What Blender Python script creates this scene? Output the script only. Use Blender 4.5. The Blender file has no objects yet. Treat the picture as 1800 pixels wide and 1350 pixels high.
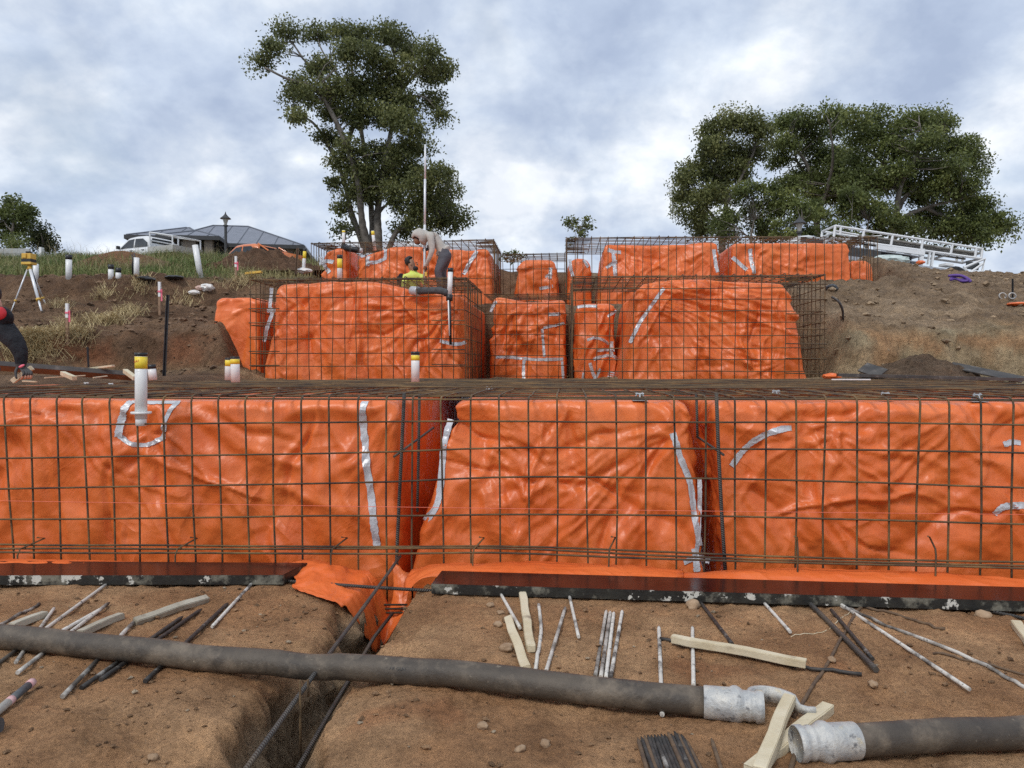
import bpy, bmesh, math, random
import numpy as np
from mathutils import Vector, Matrix

# ---------------------------------------------------------------- camera, sky, sun, exposure
R = math.radians
FOC, HORIZON, CAM_H, YAW = 1300.0, 645.0, 1.40, R(4.0)      # photograph pixels (1800 x 1350), metres
PITCH = math.atan((675 - HORIZON) / FOC)
sc = bpy.context.scene
COL = sc.collection
cam_data = bpy.data.cameras.new('camera')
cam_data.sensor_width = 36.0
cam_data.lens = 36.0 * FOC / 1800.0
cam_data.clip_start, cam_data.clip_end = 0.05, 6000
cam = bpy.data.objects.new('camera', cam_data)
cam.location = (0, 0, CAM_H)
cam.rotation_euler = (R(90) - PITCH, 0, YAW)
COL.objects.link(cam)
sc.camera = cam

SUN_EL, SUN_AZ = R(50), R(205)        # compass-like: 0 = +Y, clockwise; behind the camera, a little left
world = bpy.data.worlds.new('World')
sc.world = world
world.use_nodes = True
wn, wl = world.node_tree.nodes, world.node_tree.links
wn.clear()

def N(nodes, t, **kw):
    n = nodes.new(t)
    for k, v in kw.items():
        if k.startswith('i_'):
            key = k[2:]
            n.inputs[int(key) if key.isdigit() else key.replace('_', ' ')].default_value = v
        else:
            setattr(n, k, v)
    return n

sky = N(wn, 'ShaderNodeTexSky', sky_type='NISHITA', sun_disc=False)
sky.sun_elevation, sky.sun_rotation = SUN_EL, SUN_AZ
tc = N(wn, 'ShaderNodeTexCoord')
sep = N(wn, 'ShaderNodeSeparateXYZ')
wl.new(tc.outputs['Generated'], sep.inputs[0])
zc = N(wn, 'ShaderNodeMath', operation='MAXIMUM', i_1=0.0)
wl.new(sep.outputs['Z'], zc.inputs[0])
za = N(wn, 'ShaderNodeMath', operation='ADD', i_1=0.55)
wl.new(zc.outputs[0], za.inputs[0])
dx = N(wn, 'ShaderNodeMath', operation='DIVIDE')
dy = N(wn, 'ShaderNodeMath', operation='DIVIDE')
for d_, ax in ((dx, 'X'), (dy, 'Y')):
    wl.new(sep.outputs[ax], d_.inputs[0])
    wl.new(za.outputs[0], d_.inputs[1])
comb = N(wn, 'ShaderNodeCombineXYZ', i_2=3.7)
wl.new(dx.outputs[0], comb.inputs[0])
wl.new(dy.outputs[0], comb.inputs[1])
n1 = N(wn, 'ShaderNodeTexNoise', i_Scale=5.2, i_Detail=10.0, i_Roughness=0.55, i_Distortion=0.12)
n2 = N(wn, 'ShaderNodeTexNoise', i_Scale=2.4, i_Detail=5.0, i_Roughness=0.5, i_Distortion=0.1)
n3 = N(wn, 'ShaderNodeTexNoise', i_Scale=9.0, i_Detail=7.0, i_Roughness=0.55, i_Distortion=0.1)
for n_ in (n1, n2, n3):
    wl.new(comb.outputs[0], n_.inputs['Vector'])
def wramp(stops):
    r_ = N(wn, 'ShaderNodeValToRGB')
    els = r_.color_ramp.elements
    while len(els) < len(stops):
        els.new(0.5)
    for e_, (p_, c_) in zip(els, stops):
        e_.position, e_.color = p_, (*c_, 1)
    return r_
# cloud brightness, scaled x10 below (radiance 0.1 strength)
cr = wramp([(0.36, (0.40, 0.475, 0.62)), (0.47, (0.49, 0.565, 0.695)), (0.56, (0.60, 0.665, 0.765)), (0.67, (0.80, 0.835, 0.885))])
wl.new(n1.outputs['Fac'], cr.inputs[0])
cr3 = wramp([(0.38, (0.90, 0.915, 0.94)), (0.64, (1.14, 1.13, 1.10))])
wl.new(n3.outputs['Fac'], cr3.inputs[0])
mul3 = N(wn, 'ShaderNodeMix', data_type='RGBA', blend_type='MULTIPLY', i_0=1.0)
wl.new(cr.outputs[0], mul3.inputs[6])
wl.new(cr3.outputs[0], mul3.inputs[7])
mul = N(wn, 'ShaderNodeVectorMath', operation='SCALE')
mul.inputs['Scale'].default_value = 10.5
wl.new(mul3.outputs[2], mul.inputs[0])
cov = wramp([(0.24, (0.35, 0.35, 0.35)), (0.40, (1, 1, 1))])
wl.new(n2.outputs['Fac'], cov.inputs[0])
mx = N(wn, 'ShaderNodeMix', data_type='RGBA')
wl.new(cov.outputs[0], mx.inputs[0])
wl.new(sky.outputs[0], mx.inputs[6])
wl.new(mul.outputs[0], mx.inputs[7])
bg = N(wn, 'ShaderNodeBackground', i_Strength=0.1)
wl.new(mx.outputs[2], bg.inputs[0])
wo = N(wn, 'ShaderNodeOutputWorld')
wl.new(bg.outputs[0], wo.inputs[0])

sun_data = bpy.data.lights.new('sun', 'SUN')
sun_data.energy, sun_data.angle, sun_data.color = 1.5, R(18), (1.0, 0.96, 0.9)
sun = bpy.data.objects.new('sun', sun_data)
sd = Vector((math.sin(SUN_AZ) * math.cos(SUN_EL), math.cos(SUN_AZ) * math.cos(SUN_EL), math.sin(SUN_EL)))
sun.rotation_euler = sd.to_track_quat('Z', 'Y').to_euler()
sun.location = (0, -5, 20)
COL.objects.link(sun)

sc.view_settings.view_transform = 'Standard'
sc.view_settings.look = 'None'
sc.view_settings.gamma = 1.0
sc.view_settings.use_curve_mapping = False
sc.view_settings.exposure = 0.18
sc.render.engine = 'CYCLES'
sc.cycles.use_denoising = False
sc.cycles.max_bounces = 5
sc.cycles.diffuse_bounces = 3
sc.cycles.glossy_bounces = 2
sc.cycles.use_adaptive_sampling = True

# ---------------------------------------------------------------- pixel to place
RIGHT = Vector((math.cos(YAW), math.sin(YAW), 0))
HFWD = Vector((-math.sin(YAW), math.cos(YAW), 0))
FWD = HFWD * math.cos(PITCH) - Vector((0, 0, math.sin(PITCH)))
UP = RIGHT.cross(FWD)
CAMP = Vector((0, 0, CAM_H))
def ray(px, py):
    return RIGHT * ((px - 900) / FOC) + FWD + UP * ((675 - py) / FOC)
def W(px, py, d):                      # at horizontal distance d in front of the camera
    r = ray(px, py); return CAMP + r * (d / r.dot(HFWD))
def G(px, py, z=0.0):                  # on the level z
    r = ray(px, py); return CAMP + r * ((z - CAM_H) / r.z)
def P(px, py, Y):                      # on the upright plane y = Y
    r = ray(px, py); return CAMP + r * (Y / r.y)
def XP(px, Y):
    return P(px, 645, Y).x
def ZP(py, Y, px=900):
    return P(px, py, Y).z

# ---------------------------------------------------------------- noise
_rs = np.random.RandomState(7)
_perm = np.concatenate([_rs.permutation(256)] * 3)
_grad = _rs.normal(size=(256, 3)); _grad /= np.linalg.norm(_grad, axis=1)[:, None]
def pn(x, y, z=0.0):
    x, y, z = np.broadcast_arrays(np.asarray(x, float), np.asarray(y, float), np.asarray(z, float))
    xi, yi, zi = np.floor(x).astype(int), np.floor(y).astype(int), np.floor(z).astype(int)
    xf, yf, zf = x - xi, y - yi, z - zi
    u, v, w = [t * t * t * (t * (t * 6 - 15) + 10) for t in (xf, yf, zf)]
    xi, yi, zi = xi & 255, yi & 255, zi & 255
    def g(a, b, c):
        gr = _grad[_perm[_perm[_perm[(xi + a) & 255] + ((yi + b) & 255)] + ((zi + c) & 255)]]
        return gr[..., 0] * (xf - a) + gr[..., 1] * (yf - b) + gr[..., 2] * (zf - c)
    def l(a, b, t): return a + t * (b - a)
    return l(l(l(g(0,0,0), g(1,0,0), u), l(g(0,1,0), g(1,1,0), u), v),
             l(l(g(0,0,1), g(1,0,1), u), l(g(0,1,1), g(1,1,1), u), v), w) * 1.5
def fbm(x, y, z=0.0, o=4, rough=0.5):
    s, a, f = 0.0, 1.0, 1.0
    for i in range(o):
        s = s + a * pn(np.asarray(x) * f + 17.3 * i, np.asarray(y) * f + 9.1 * i, np.asarray(z) * f)
        a *= rough; f *= 2.03
    return s
def ridge(x, y, z=0.0, o=3):
    s, a, f = 0.0, 1.0, 1.0
    for i in range(o):
        s = s + a * (1 - 2 * np.abs(pn(np.asarray(x) * f + 31.7 * i, np.asarray(y) * f - 5.1 * i, np.asarray(z) * f)))
        a *= 0.5; f *= 2.1
    return s
def sstep(a, b, x):
    t = np.clip((np.asarray(x, float) - a) / (b - a), 0, 1); return t * t * (3 - 2 * t)

# ---------------------------------------------------------------- materials
MATS = {}
def new_mat(name):
    m = bpy.data.materials.new(name); m.use_nodes = True
    nt = m.node_tree; nt.nodes.clear()
    out = nt.nodes.new('ShaderNodeOutputMaterial')
    b = nt.nodes.new('ShaderNodeBsdfPrincipled')
    nt.links.new(b.outputs[0], out.inputs[0])
    MATS[name] = m
    return m, nt.nodes, nt.links, b
def ramp(nodes, stops):
    r = nodes.new('ShaderNodeValToRGB')
    e = r.color_ramp.elements
    while len(e) < len(stops): e.new(0.5)
    for el, (p, c) in zip(e, stops):
        el.position = p; el.color = (*c, 1) if len(c) == 3 else c
    return r
def mat(name, c1, c2=None, scale=6.0, rough=0.6, metal=0.0, bump=0.0, bscale=40.0, lo=0.35, hi=0.65, coord='Object',
        spec=0.5, detail=5.0, extra=None, rough2=None, coat=0.0, rnd=False):
    """Principled material; colour is noise between c1 and c2, optional third patches (extra = colour, lo, hi, scale)."""
    m, nd, lk, b = new_mat(name)
    tcn = nd.new('ShaderNodeTexCoord')
    vec = tcn.outputs[coord]
    if rnd:
        oi = nd.new('ShaderNodeObjectInfo')
        sc_ = N(nd, 'ShaderNodeVectorMath', operation='SCALE'); sc_.inputs[0].default_value = (37.0, 91.0, 53.0)
        lk.new(oi.outputs['Random'], sc_.inputs['Scale'])
        ad = N(nd, 'ShaderNodeVectorMath', operation='ADD')
        lk.new(vec, ad.inputs[0]); lk.new(sc_.outputs[0], ad.inputs[1]); vec = ad.outputs[0]
    b.inputs['Metallic'].default_value = metal
    b.inputs['Specular IOR Level'].default_value = spec
    b.inputs['Coat Weight'].default_value = coat
    n = N(nd, 'ShaderNodeTexNoise', i_Scale=scale, i_Detail=detail, i_Roughness=0.6)
    lk.new(vec, n.inputs['Vector'])
    r = ramp(nd, [(lo, c1), (hi, c2 or c1)])
    lk.new(n.outputs['Fac'], r.inputs[0])
    cout = r.outputs[0]
    if extra:
        for (c3, l3, h3, s3) in extra:
            ne = N(nd, 'ShaderNodeTexNoise', i_Scale=s3, i_Detail=5.0, i_Roughness=0.65)
            lk.new(vec, ne.inputs['Vector'])
            re_ = ramp(nd, [(l3, (0, 0, 0)), (h3, (1, 1, 1))])
            lk.new(ne.outputs['Fac'], re_.inputs[0])
            mxx = N(nd, 'ShaderNodeMix', data_type='RGBA')
            lk.new(re_.outputs[0], mxx.inputs[0]); lk.new(cout, mxx.inputs[6]); mxx.inputs[7].default_value = (*c3, 1)
            cout = mxx.outputs[2]
    lk.new(cout, b.inputs['Base Color'])
    if rough2 is None:
        b.inputs['Roughness'].default_value = rough
    else:
        rr = ramp(nd, [(0.35, (rough,) * 3), (0.65, (rough2,) * 3)])
        lk.new(n.outputs['Fac'], rr.inputs[0]); lk.new(rr.outputs[0], b.inputs['Roughness'])
    if bump:
        nb = N(nd, 'ShaderNodeTexNoise', i_Scale=bscale, i_Detail=6.0, i_Roughness=0.65)
        lk.new(vec, nb.inputs['Vector'])
        bp = N(nd, 'ShaderNodeBump', i_Strength=1.0, i_Distance=bump)
        lk.new(nb.outputs['Fac'], bp.inputs['Height']); lk.new(bp.outputs[0], b.inputs['Normal'])
    return m

# orange builder's plastic: smooth film, crease relief
def plastic(name, c1, c2, dirt=0.0):
    m, nd, lk, b = new_mat(name)
    geo = nd.new('ShaderNodeNewGeometry'); vec = geo.outputs['Position']
    n = N(nd, 'ShaderNodeTexNoise', i_Scale=1.7, i_Detail=6.0, i_Roughness=0.6); lk.new(vec, n.inputs['Vector'])
    r = ramp(nd, [(0.35, c1), (0.68, c2)]); lk.new(n.outputs['Fac'], r.inputs[0])
    nf = N(nd, 'ShaderNodeTexNoise', i_Scale=13.0, i_Detail=7.0, i_Roughness=0.72); lk.new(vec, nf.inputs['Vector'])
    fr = ramp(nd, [(0.60, (0, 0, 0)), (0.86, (0.42 + dirt, 0.42 + dirt, 0.42 + dirt))]); lk.new(nf.outputs['Fac'], fr.inputs[0])
    mm = N(nd, 'ShaderNodeMix', data_type='RGBA'); lk.new(fr.outputs[0], mm.inputs[0]); lk.new(r.outputs[0], mm.inputs[6])
    mm.inputs[7].default_value = (0.42, 0.16, 0.07, 1)
    lk.new(mm.outputs[2], b.inputs['Base Color'])
    rr = ramp(nd, [(0.3, (0.31,) * 3), (0.7, (0.47,) * 3)]); lk.new(nf.outputs['Fac'], rr.inputs[0]); lk.new(rr.outputs[0], b.inputs['Roughness'])
    # crumple relief: crossing sharp creases (triangle waves on warped coordinates, masked), fine crinkle
    wv = N(nd, 'ShaderNodeTexNoise', i_Scale=2.2, i_Detail=4.0); lk.new(vec, wv.inputs['Vector'])
    wm = N(nd, 'ShaderNodeMix', data_type='RGBA', i_0=0.16); lk.new(vec, wm.inputs[6]); lk.new(wv.outputs['Color'], wm.inputs[7])
    last = None
    for i, (rot, scl, st, amp, off) in enumerate([(0.35, 6.0, 0.16, 0.011, 1.0), (-0.6, 7.0, 0.15, 0.010, 2.3), (0.05, 13.0, 0.12, 0.0035, 5.1), (1.4, 8.0, 0.14, 0.0045, 8.8), (-0.95, 15.0, 0.14, 0.0028, 11.3), (0.8, 30.0, 0.2, 0.0010, 3.1)]):
        mp = N(nd, 'ShaderNodeMapping', vector_type='TEXTURE'); lk.new(wm.outputs[2], mp.inputs[0])
        mp.inputs['Rotation'].default_value = (0, rot, 0.35); mp.inputs['Scale'].default_value = (1 / scl, 1 / (scl * 0.6), 1 / (scl * st)); mp.inputs['Location'].default_value = (off, off * 1.7, 0)
        nz = N(nd, 'ShaderNodeTexNoise', i_Scale=1.0, i_Detail=1.0, i_Roughness=0.4); lk.new(mp.outputs[0], nz.inputs['Vector'])
        s1 = N(nd, 'ShaderNodeMath', operation='SUBTRACT', i_1=0.5); lk.new(nz.outputs['Fac'], s1.inputs[0])
        s2 = N(nd, 'ShaderNodeMath', operation='ABSOLUTE'); lk.new(s1.outputs[0], s2.inputs[0])
        s3 = N(nd, 'ShaderNodeMath', operation='MULTIPLY_ADD', i_1=-6.0, i_2=1.0, use_clamp=True); lk.new(s2.outputs[0], s3.inputs[0])
        mk = N(nd, 'ShaderNodeTexNoise', noise_dimensions='4D', i_Scale=1.7, i_Detail=2.0, i_W=off); lk.new(vec, mk.inputs['Vector'])
        mr_ = ramp(nd, [(0.46, (0.03,) * 3), (0.62, (1, 1, 1))]); lk.new(mk.outputs['Fac'], mr_.inputs[0])
        hm = N(nd, 'ShaderNodeMath', operation='MULTIPLY'); lk.new(s3.outputs[0], hm.inputs[0]); lk.new(mr_.outputs[0], hm.inputs[1])
        hs = N(nd, 'ShaderNodeMath', operation='MULTIPLY', i_1=amp); lk.new(hm.outputs[0], hs.inputs[0])
        if last is None: last = hs
        else:
            ad = N(nd, 'ShaderNodeMath', operation='ADD'); lk.new(last.outputs[0], ad.inputs[0]); lk.new(hs.outputs[0], ad.inputs[1]); last = ad
    nf2 = N(nd, 'ShaderNodeTexNoise', i_Scale=38.0, i_Detail=5.0, i_Roughness=0.65); lk.new(vec, nf2.inputs['Vector'])
    b2 = N(nd, 'ShaderNodeBump', i_Strength=1.0, i_Distance=1.0); lk.new(last.outputs[0], b2.inputs['Height'])
    b3 = N(nd, 'ShaderNodeBump', i_Strength=0.6, i_Distance=0.0016); lk.new(nf2.outputs['Fac'], b3.inputs['Height']); lk.new(b2.outputs[0], b3.inputs['Normal'])
    lk.new(b3.outputs[0], b.inputs['Normal'])
    return m
M_PLAS = plastic('orange_plastic', (0.76, 0.148, 0.028), (0.85, 0.205, 0.048))
M_PLAS2 = plastic('orange_plastic_muddy', (0.74, 0.14, 0.03), (0.82, 0.19, 0.05), 0.35)

# soil: colour attribute carries the strata, noise gives grain
def soil(name, grain=55.0, bump=0.02, speck=True, dist2=0.006):
    m, nd, lk, b = new_mat(name)
    geo = nd.new('ShaderNodeNewGeometry'); vec = geo.outputs['Position']
    at = N(nd, 'ShaderNodeAttribute', attribute_name='earth')
    n = N(nd, 'ShaderNodeTexNoise', i_Scale=3.1, i_Detail=9.0, i_Roughness=0.68); lk.new(vec, n.inputs['Vector'])
    r = ramp(nd, [(0.32, (0.62, 0.60, 0.58)), (0.52, (1, 1, 1)), (0.72, (1.38, 1.36, 1.32))]); lk.new(n.outputs['Fac'], r.inputs[0])
    m1 = N(nd, 'ShaderNodeMix', data_type='RGBA', blend_type='MULTIPLY', i_0=1.0); lk.new(at.outputs['Color'], m1.inputs[6]); lk.new(r.outputs[0], m1.inputs[7])
    ng = N(nd, 'ShaderNodeTexNoise', i_Scale=grain, i_Detail=6.0, i_Roughness=0.75); lk.new(vec, ng.inputs['Vector'])
    rg = ramp(nd, [(0.30, (0.62, 0.6, 0.58)), (0.5, (1, 1, 1)), (0.75, (1.35, 1.33, 1.28))]); lk.new(ng.outputs['Fac'], rg.inputs[0])
    m2 = N(nd, 'ShaderNodeMix', data_type='RGBA', blend_type='MULTIPLY', i_0=1.0); lk.new(m1.outputs[2], m2.inputs[6]); lk.new(rg.outputs[0], m2.inputs[7])
    cout = m2.outputs[2]
    if speck:
        vo = N(nd, 'ShaderNodeTexVoronoi', feature='F1', i_Scale=62.0); lk.new(vec, vo.inputs['Vector'])
        rs_ = ramp(nd, [(0.10, (1, 1, 1)), (0.17, (0, 0, 0))]); lk.new(vo.outputs['Distance'], rs_.inputs[0])
        sp2 = N(nd, 'ShaderNodeSeparateXYZ'); lk.new(vo.outputs['Color'], sp2.inputs[0])
        gt = N(nd, 'ShaderNodeMath', operation='GREATER_THAN', i_1=0.86); lk.new(sp2.outputs[0], gt.inputs[0])
        mu = N(nd, 'ShaderNodeMath', operation='MULTIPLY'); lk.new(rs_.outputs[0], mu.inputs[0]); lk.new(gt.outputs[0], mu.inputs[1])
        m3 = N(nd, 'ShaderNodeMix', data_type='RGBA'); lk.new(mu.outputs[0], m3.inputs[0]); lk.new(cout, m3.inputs[6]); m3.inputs[7].default_value = (0.42, 0.30, 0.19, 1)
        cout = m3.outputs[2]
    lk.new(cout, b.inputs['Base Color'])
    b.inputs['Roughness'].default_value = 0.85; b.inputs['Specular IOR Level'].default_value = 0.25
    nb = N(nd, 'ShaderNodeTexNoise', i_Scale=grain * 0.3, i_Detail=9.0, i_Roughness=0.75); lk.new(vec, nb.inputs['Vector'])
    bp = N(nd, 'ShaderNodeBump', i_Strength=0.9, i_Distance=bump); lk.new(nb.outputs['Fac'], bp.inputs['Height'])
    bp2 = N(nd, 'ShaderNodeBump', i_Strength=0.8, i_Distance=dist2); lk.new(ng.outputs['Fac'], bp2.inputs['Height']); lk.new(bp.outputs[0], bp2.inputs['Normal'])
    lk.new(bp2.outputs[0], b.inputs['Normal'])
    return m
M_SOIL = soil('trodden_soil', 42.0, 0.07, True, 0.02)
M_HILL = soil('hill_soil', 18.0, 0.16, False, 0.05)

def rebar_mat(name, c1, c2, c3, pitch=95.0, ribs=0.0016, rough=0.6):
    m, nd, lk, b = new_mat(name)
    geo = nd.new('ShaderNodeNewGeometry'); vec = geo.outputs['Position']
    n = N(nd, 'ShaderNodeTexNoise', i_Scale=2.6, i_Detail=8.0, i_Roughness=0.7); lk.new(vec, n.inputs['Vector'])
    r = ramp(nd, [(0.36, c1), (0.52, c2), (0.68, c3)]); lk.new(n.outputs['Fac'], r.inputs[0])
    lk.new(r.outputs[0], b.inputs['Base Color'])
    b.inputs['Roughness'].default_value = rough; b.inputs['Specular IOR Level'].default_value = 0.4; b.inputs['Metallic'].default_value = 0.15
    uv = nd.new('ShaderNodeTexCoord')
    mp = N(nd, 'ShaderNodeMapping'); mp.inputs['Scale'].default_value = (1.2, pitch, 1); lk.new(uv.outputs['UV'], mp.inputs[0])
    wv = N(nd, 'ShaderNodeTexWave', wave_type='BANDS', bands_direction='DIAGONAL', i_Scale=1.0); lk.new(mp.outputs[0], wv.inputs['Vector'])
    nb = N(nd, 'ShaderNodeTexNoise', i_Scale=140.0, i_Detail=4.0); lk.new(vec, nb.inputs['Vector'])
    b1 = N(nd, 'ShaderNodeBump', i_Strength=1.0, i_Distance=ribs); lk.new(wv.outputs['Fac'], b1.inputs['Height'])
    b2 = N(nd, 'ShaderNodeBump', i_Strength=0.7, i_Distance=0.0012); lk.new(nb.outputs['Fac'], b2.inputs['Height']); lk.new(b1.outputs[0], b2.inputs['Normal'])
    lk.new(b2.outputs[0], b.inputs['Normal'])
    return m
M_MESH = rebar_mat('rusty_mesh_wire', (0.04, 0.033, 0.028), (0.13, 0.082, 0.040), (0.28, 0.17, 0.068))
M_BAR = rebar_mat('dark_ribbed_rebar', (0.05, 0.047, 0.045), (0.085, 0.078, 0.07), (0.15, 0.12, 0.085), 42.0, 0.005, 0.45)

M_TAPE = mat('silver_tape', (0.54, 0.55, 0.57), (0.66, 0.67, 0.70), 5, 0.36, 0.15, 0.0025, 14)
M_PVC = mat('white_pvc', (0.72, 0.72, 0.70), (0.80, 0.80, 0.78), 8, 0.35, extra=[((0.42, 0.36, 0.29), 0.62, 0.8, 6.0)])
M_BLACKP = mat('black_plastic', (0.012, 0.012, 0.013), (0.025, 0.025, 0.026), 12, 0.4)
M_YEL = mat('yellow_tape', (0.80, 0.56, 0.03), (0.86, 0.66, 0.05), 14, 0.45)
M_RED = mat('red_print', (0.55, 0.05, 0.03))
M_INK = mat('black_print', (0.02, 0.02, 0.02))

# ---------------------------------------------------------------- mesh helpers
def raw_mesh(name, V, Fq, uv=None, mats=None, midx=None, smooth=True):
    """fast mesh from numpy verts and a list/array of faces (all quads as array, or mixed list)."""
    me = bpy.data.meshes.new(name)
    if isinstance(Fq, np.ndarray):
        nf, k = Fq.shape
        me.vertices.add(len(V)); me.vertices.foreach_set('co', np.asarray(V, np.float32).ravel())
        me.loops.add(nf * k); me.loops.foreach_set('vertex_index', Fq.astype(np.int32).ravel())
        me.polygons.add(nf); me.polygons.foreach_set('loop_start', np.arange(0, nf * k, k, dtype=np.int32))
        me.update(calc_edges=True)
    else:
        me.from_pydata([tuple(v) for v in V], [], [tuple(f) for f in Fq])
    if uv is not None:
        l = me.uv_layers.new(name='UVMap'); l.data.foreach_set('uv', np.asarray(uv, np.float32).ravel())
    if midx is not None:
        me.polygons.foreach_set('material_index', np.asarray(midx, np.int32))
    me.polygons.foreach_set('use_smooth', np.full(len(me.polygons), smooth))
    for m in (mats or []): me.materials.append(m)
    me.validate(); me.update()
    return me
def link(name, me, parent=None, loc=None):
    o = bpy.data.objects.new(name, me); COL.objects.link(o)
    if parent is not None: o.parent = parent
    if loc is not None: o.location = loc
    return o
def tag(o, label=None, cat=None, group=None, kind=None):
    if label: o['label'] = label
    if cat: o['category'] = cat
    if group: o['group'] = group
    if kind: o['kind'] = kind
    return o
def empty(name, loc, label=None, cat=None, group=None, rz=0.0, rot=None):
    o = bpy.data.objects.new(name, None); COL.objects.link(o)
    o.location = loc; o.rotation_euler = rot or (0, 0, rz); o.empty_display_size = 0.1
    return tag(o, label, cat, group)
def tube_data(pts, rad, sides=6, caps=True, closed=False):
    pts = np.array([tuple(p) for p in pts], float); n = len(pts)
    rad = np.full(n, rad, float) if np.isscalar(rad) else np.asarray(rad, float)
    T = np.gradient(pts, axis=0) if n > 2 else np.array([pts[1] - pts[0]] * 2)
    T /= np.linalg.norm(T, axis=1)[:, None] + 1e-12
    a = np.array([0, 0, 1.0]) if abs(T[0][2]) < 0.9 else np.array([1.0, 0, 0])
    u = np.cross(T[0], a); u /= np.linalg.norm(u)
    Vs = []; ang = np.arange(sides) / sides * 2 * math.pi
    ca, sa = np.cos(ang)[:, None], np.sin(ang)[:, None]
    for i in range(n):
        u = u - T[i] * u.dot(T[i]); u /= np.linalg.norm(u)
        w = np.cross(T[i], u)
        Vs.append(pts[i] + rad[i] * (ca * u + sa * w))
    V = np.concatenate(Vs)
    L = np.concatenate([[0], np.cumsum(np.linalg.norm(np.diff(pts, axis=0), axis=1))])
    F, UVs = [], []
    for i in range(n - 1):
        for k in range(sides):
            k2 = (k + 1) % sides
            F.append((i * sides + k, i * sides + k2, (i + 1) * sides + k2, (i + 1) * sides + k))
            UVs += [(k / sides, L[i]), ((k + 1) / sides, L[i]), ((k + 1) / sides, L[i + 1]), (k / sides, L[i + 1])]
    if caps:
        F.append(tuple(range(sides - 1, -1, -1))); UVs += [(0, 0)] * sides
        F.append(tuple((n - 1) * sides + k for k in range(sides))); UVs += [(0, L[-1])] * sides
    return V, F, UVs
def tube(name, pts, rad, m, parent=None, sides=6, caps=True, smooth=True):
    V, F, U = tube_data(pts, rad, sides, caps)
    me = raw_mesh(name, V, F, U, [m], None, smooth)
    if caps:
        for p in me.polygons[-2:]: p.use_smooth = False
    return link(name, me, parent)
class MB:
    """collects simple shapes into one mesh"""
    def __init__(s): s.v, s.f, s.mi = [], [], []
    def add(s, V, F, mi=0):
        o = len(s.v); s.v += [tuple(p) for p in V]; s.f += [tuple(i + o for i in f) for f in F]; s.mi += [mi] * len(F); return s
    def tube(s, pts, rad, sides=6, mi=0):
        V, F, _ = tube_data(pts, rad, sides); return s.add(V, F, mi)
    def box(s, c, d, rot=None, mi=0):
        M_ = rot or Matrix.Identity(3); c = Vector(c)
        V = [c + M_ @ Vector((x * d[0] / 2, y * d[1] / 2, z * d[2] / 2)) for x in (-1, 1) for y in (-1, 1) for z in (-1, 1)]
        return s.add(V, [(0, 1, 3, 2), (4, 6, 7, 5), (0, 4, 5, 1), (2, 3, 7, 6), (0, 2, 6, 4), (1, 5, 7, 3)], mi)
    def prism(s, poly, y0, y1, mi=0, ax=1):
        """extrude polygon of (a, z) along axis ax"""
        n = len(poly)
        def v(a, z, y): return (a, y, z) if ax == 1 else (y, a, z)
        V = [v(a, z, y0) for a, z in poly] + [v(a, z, y1) for a, z in poly]
        F = [tuple(range(n)), tuple(range(2 * n - 1, n - 1, -1))] + [(i, (i + n), (i + 1) % n + n, (i + 1) % n) for i in range(n)]
        return s.add(V, F, mi)
    def build(s, name, mats, parent=None, smooth=False, bevel=0.0, loc=None):
        me = raw_mesh(name, s.v, s.f, None, mats if isinstance(mats, list) else [mats], s.mi, smooth)
        bm = bmesh.new(); bm.from_mesh(me); bmesh.ops.recalc_face_normals(bm, faces=bm.faces)
        if bevel: bmesh.ops.bevel(bm, geom=list(bm.edges), offset=bevel, segments=2, affect='EDGES', profile=0.7, clamp_overlap=True)
        bm.to_mesh(me); bm.free()
        return link(name, me, parent, loc)
def grid_faces(nu, nv):
    i = np.arange(nu - 1)[:, None] * nv + np.arange(nv - 1)[None, :]
    i = i.ravel()
    return np.stack([i, i + nv, i + nv + 1, i + 1], 1)
def smooth_path(ctrl, n):
    """Catmull-Rom through control points"""
    c = np.array([tuple(p) for p in ctrl], float)
    if len(c) < 3:
        t = np.linspace(0, 1, n)[:, None]; return c[0] * (1 - t) + c[-1] * t
    c = np.vstack([2 * c[0] - c[1], c, 2 * c[-1] - c[-2]])
    m = len(c) - 3; out = []
    for t in np.linspace(0, m - 1e-6, n):
        i = int(t); u = t - i; p0, p1, p2, p3 = c[i:i + 4]
        out.append(0.5 * ((2 * p1) + (-p0 + p2) * u + (2 * p0 - 5 * p1 + 4 * p2 - p3) * u * u + (-p0 + 3 * p1 - 3 * p2 + p3) * u ** 3))
    return np.array(out)

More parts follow.
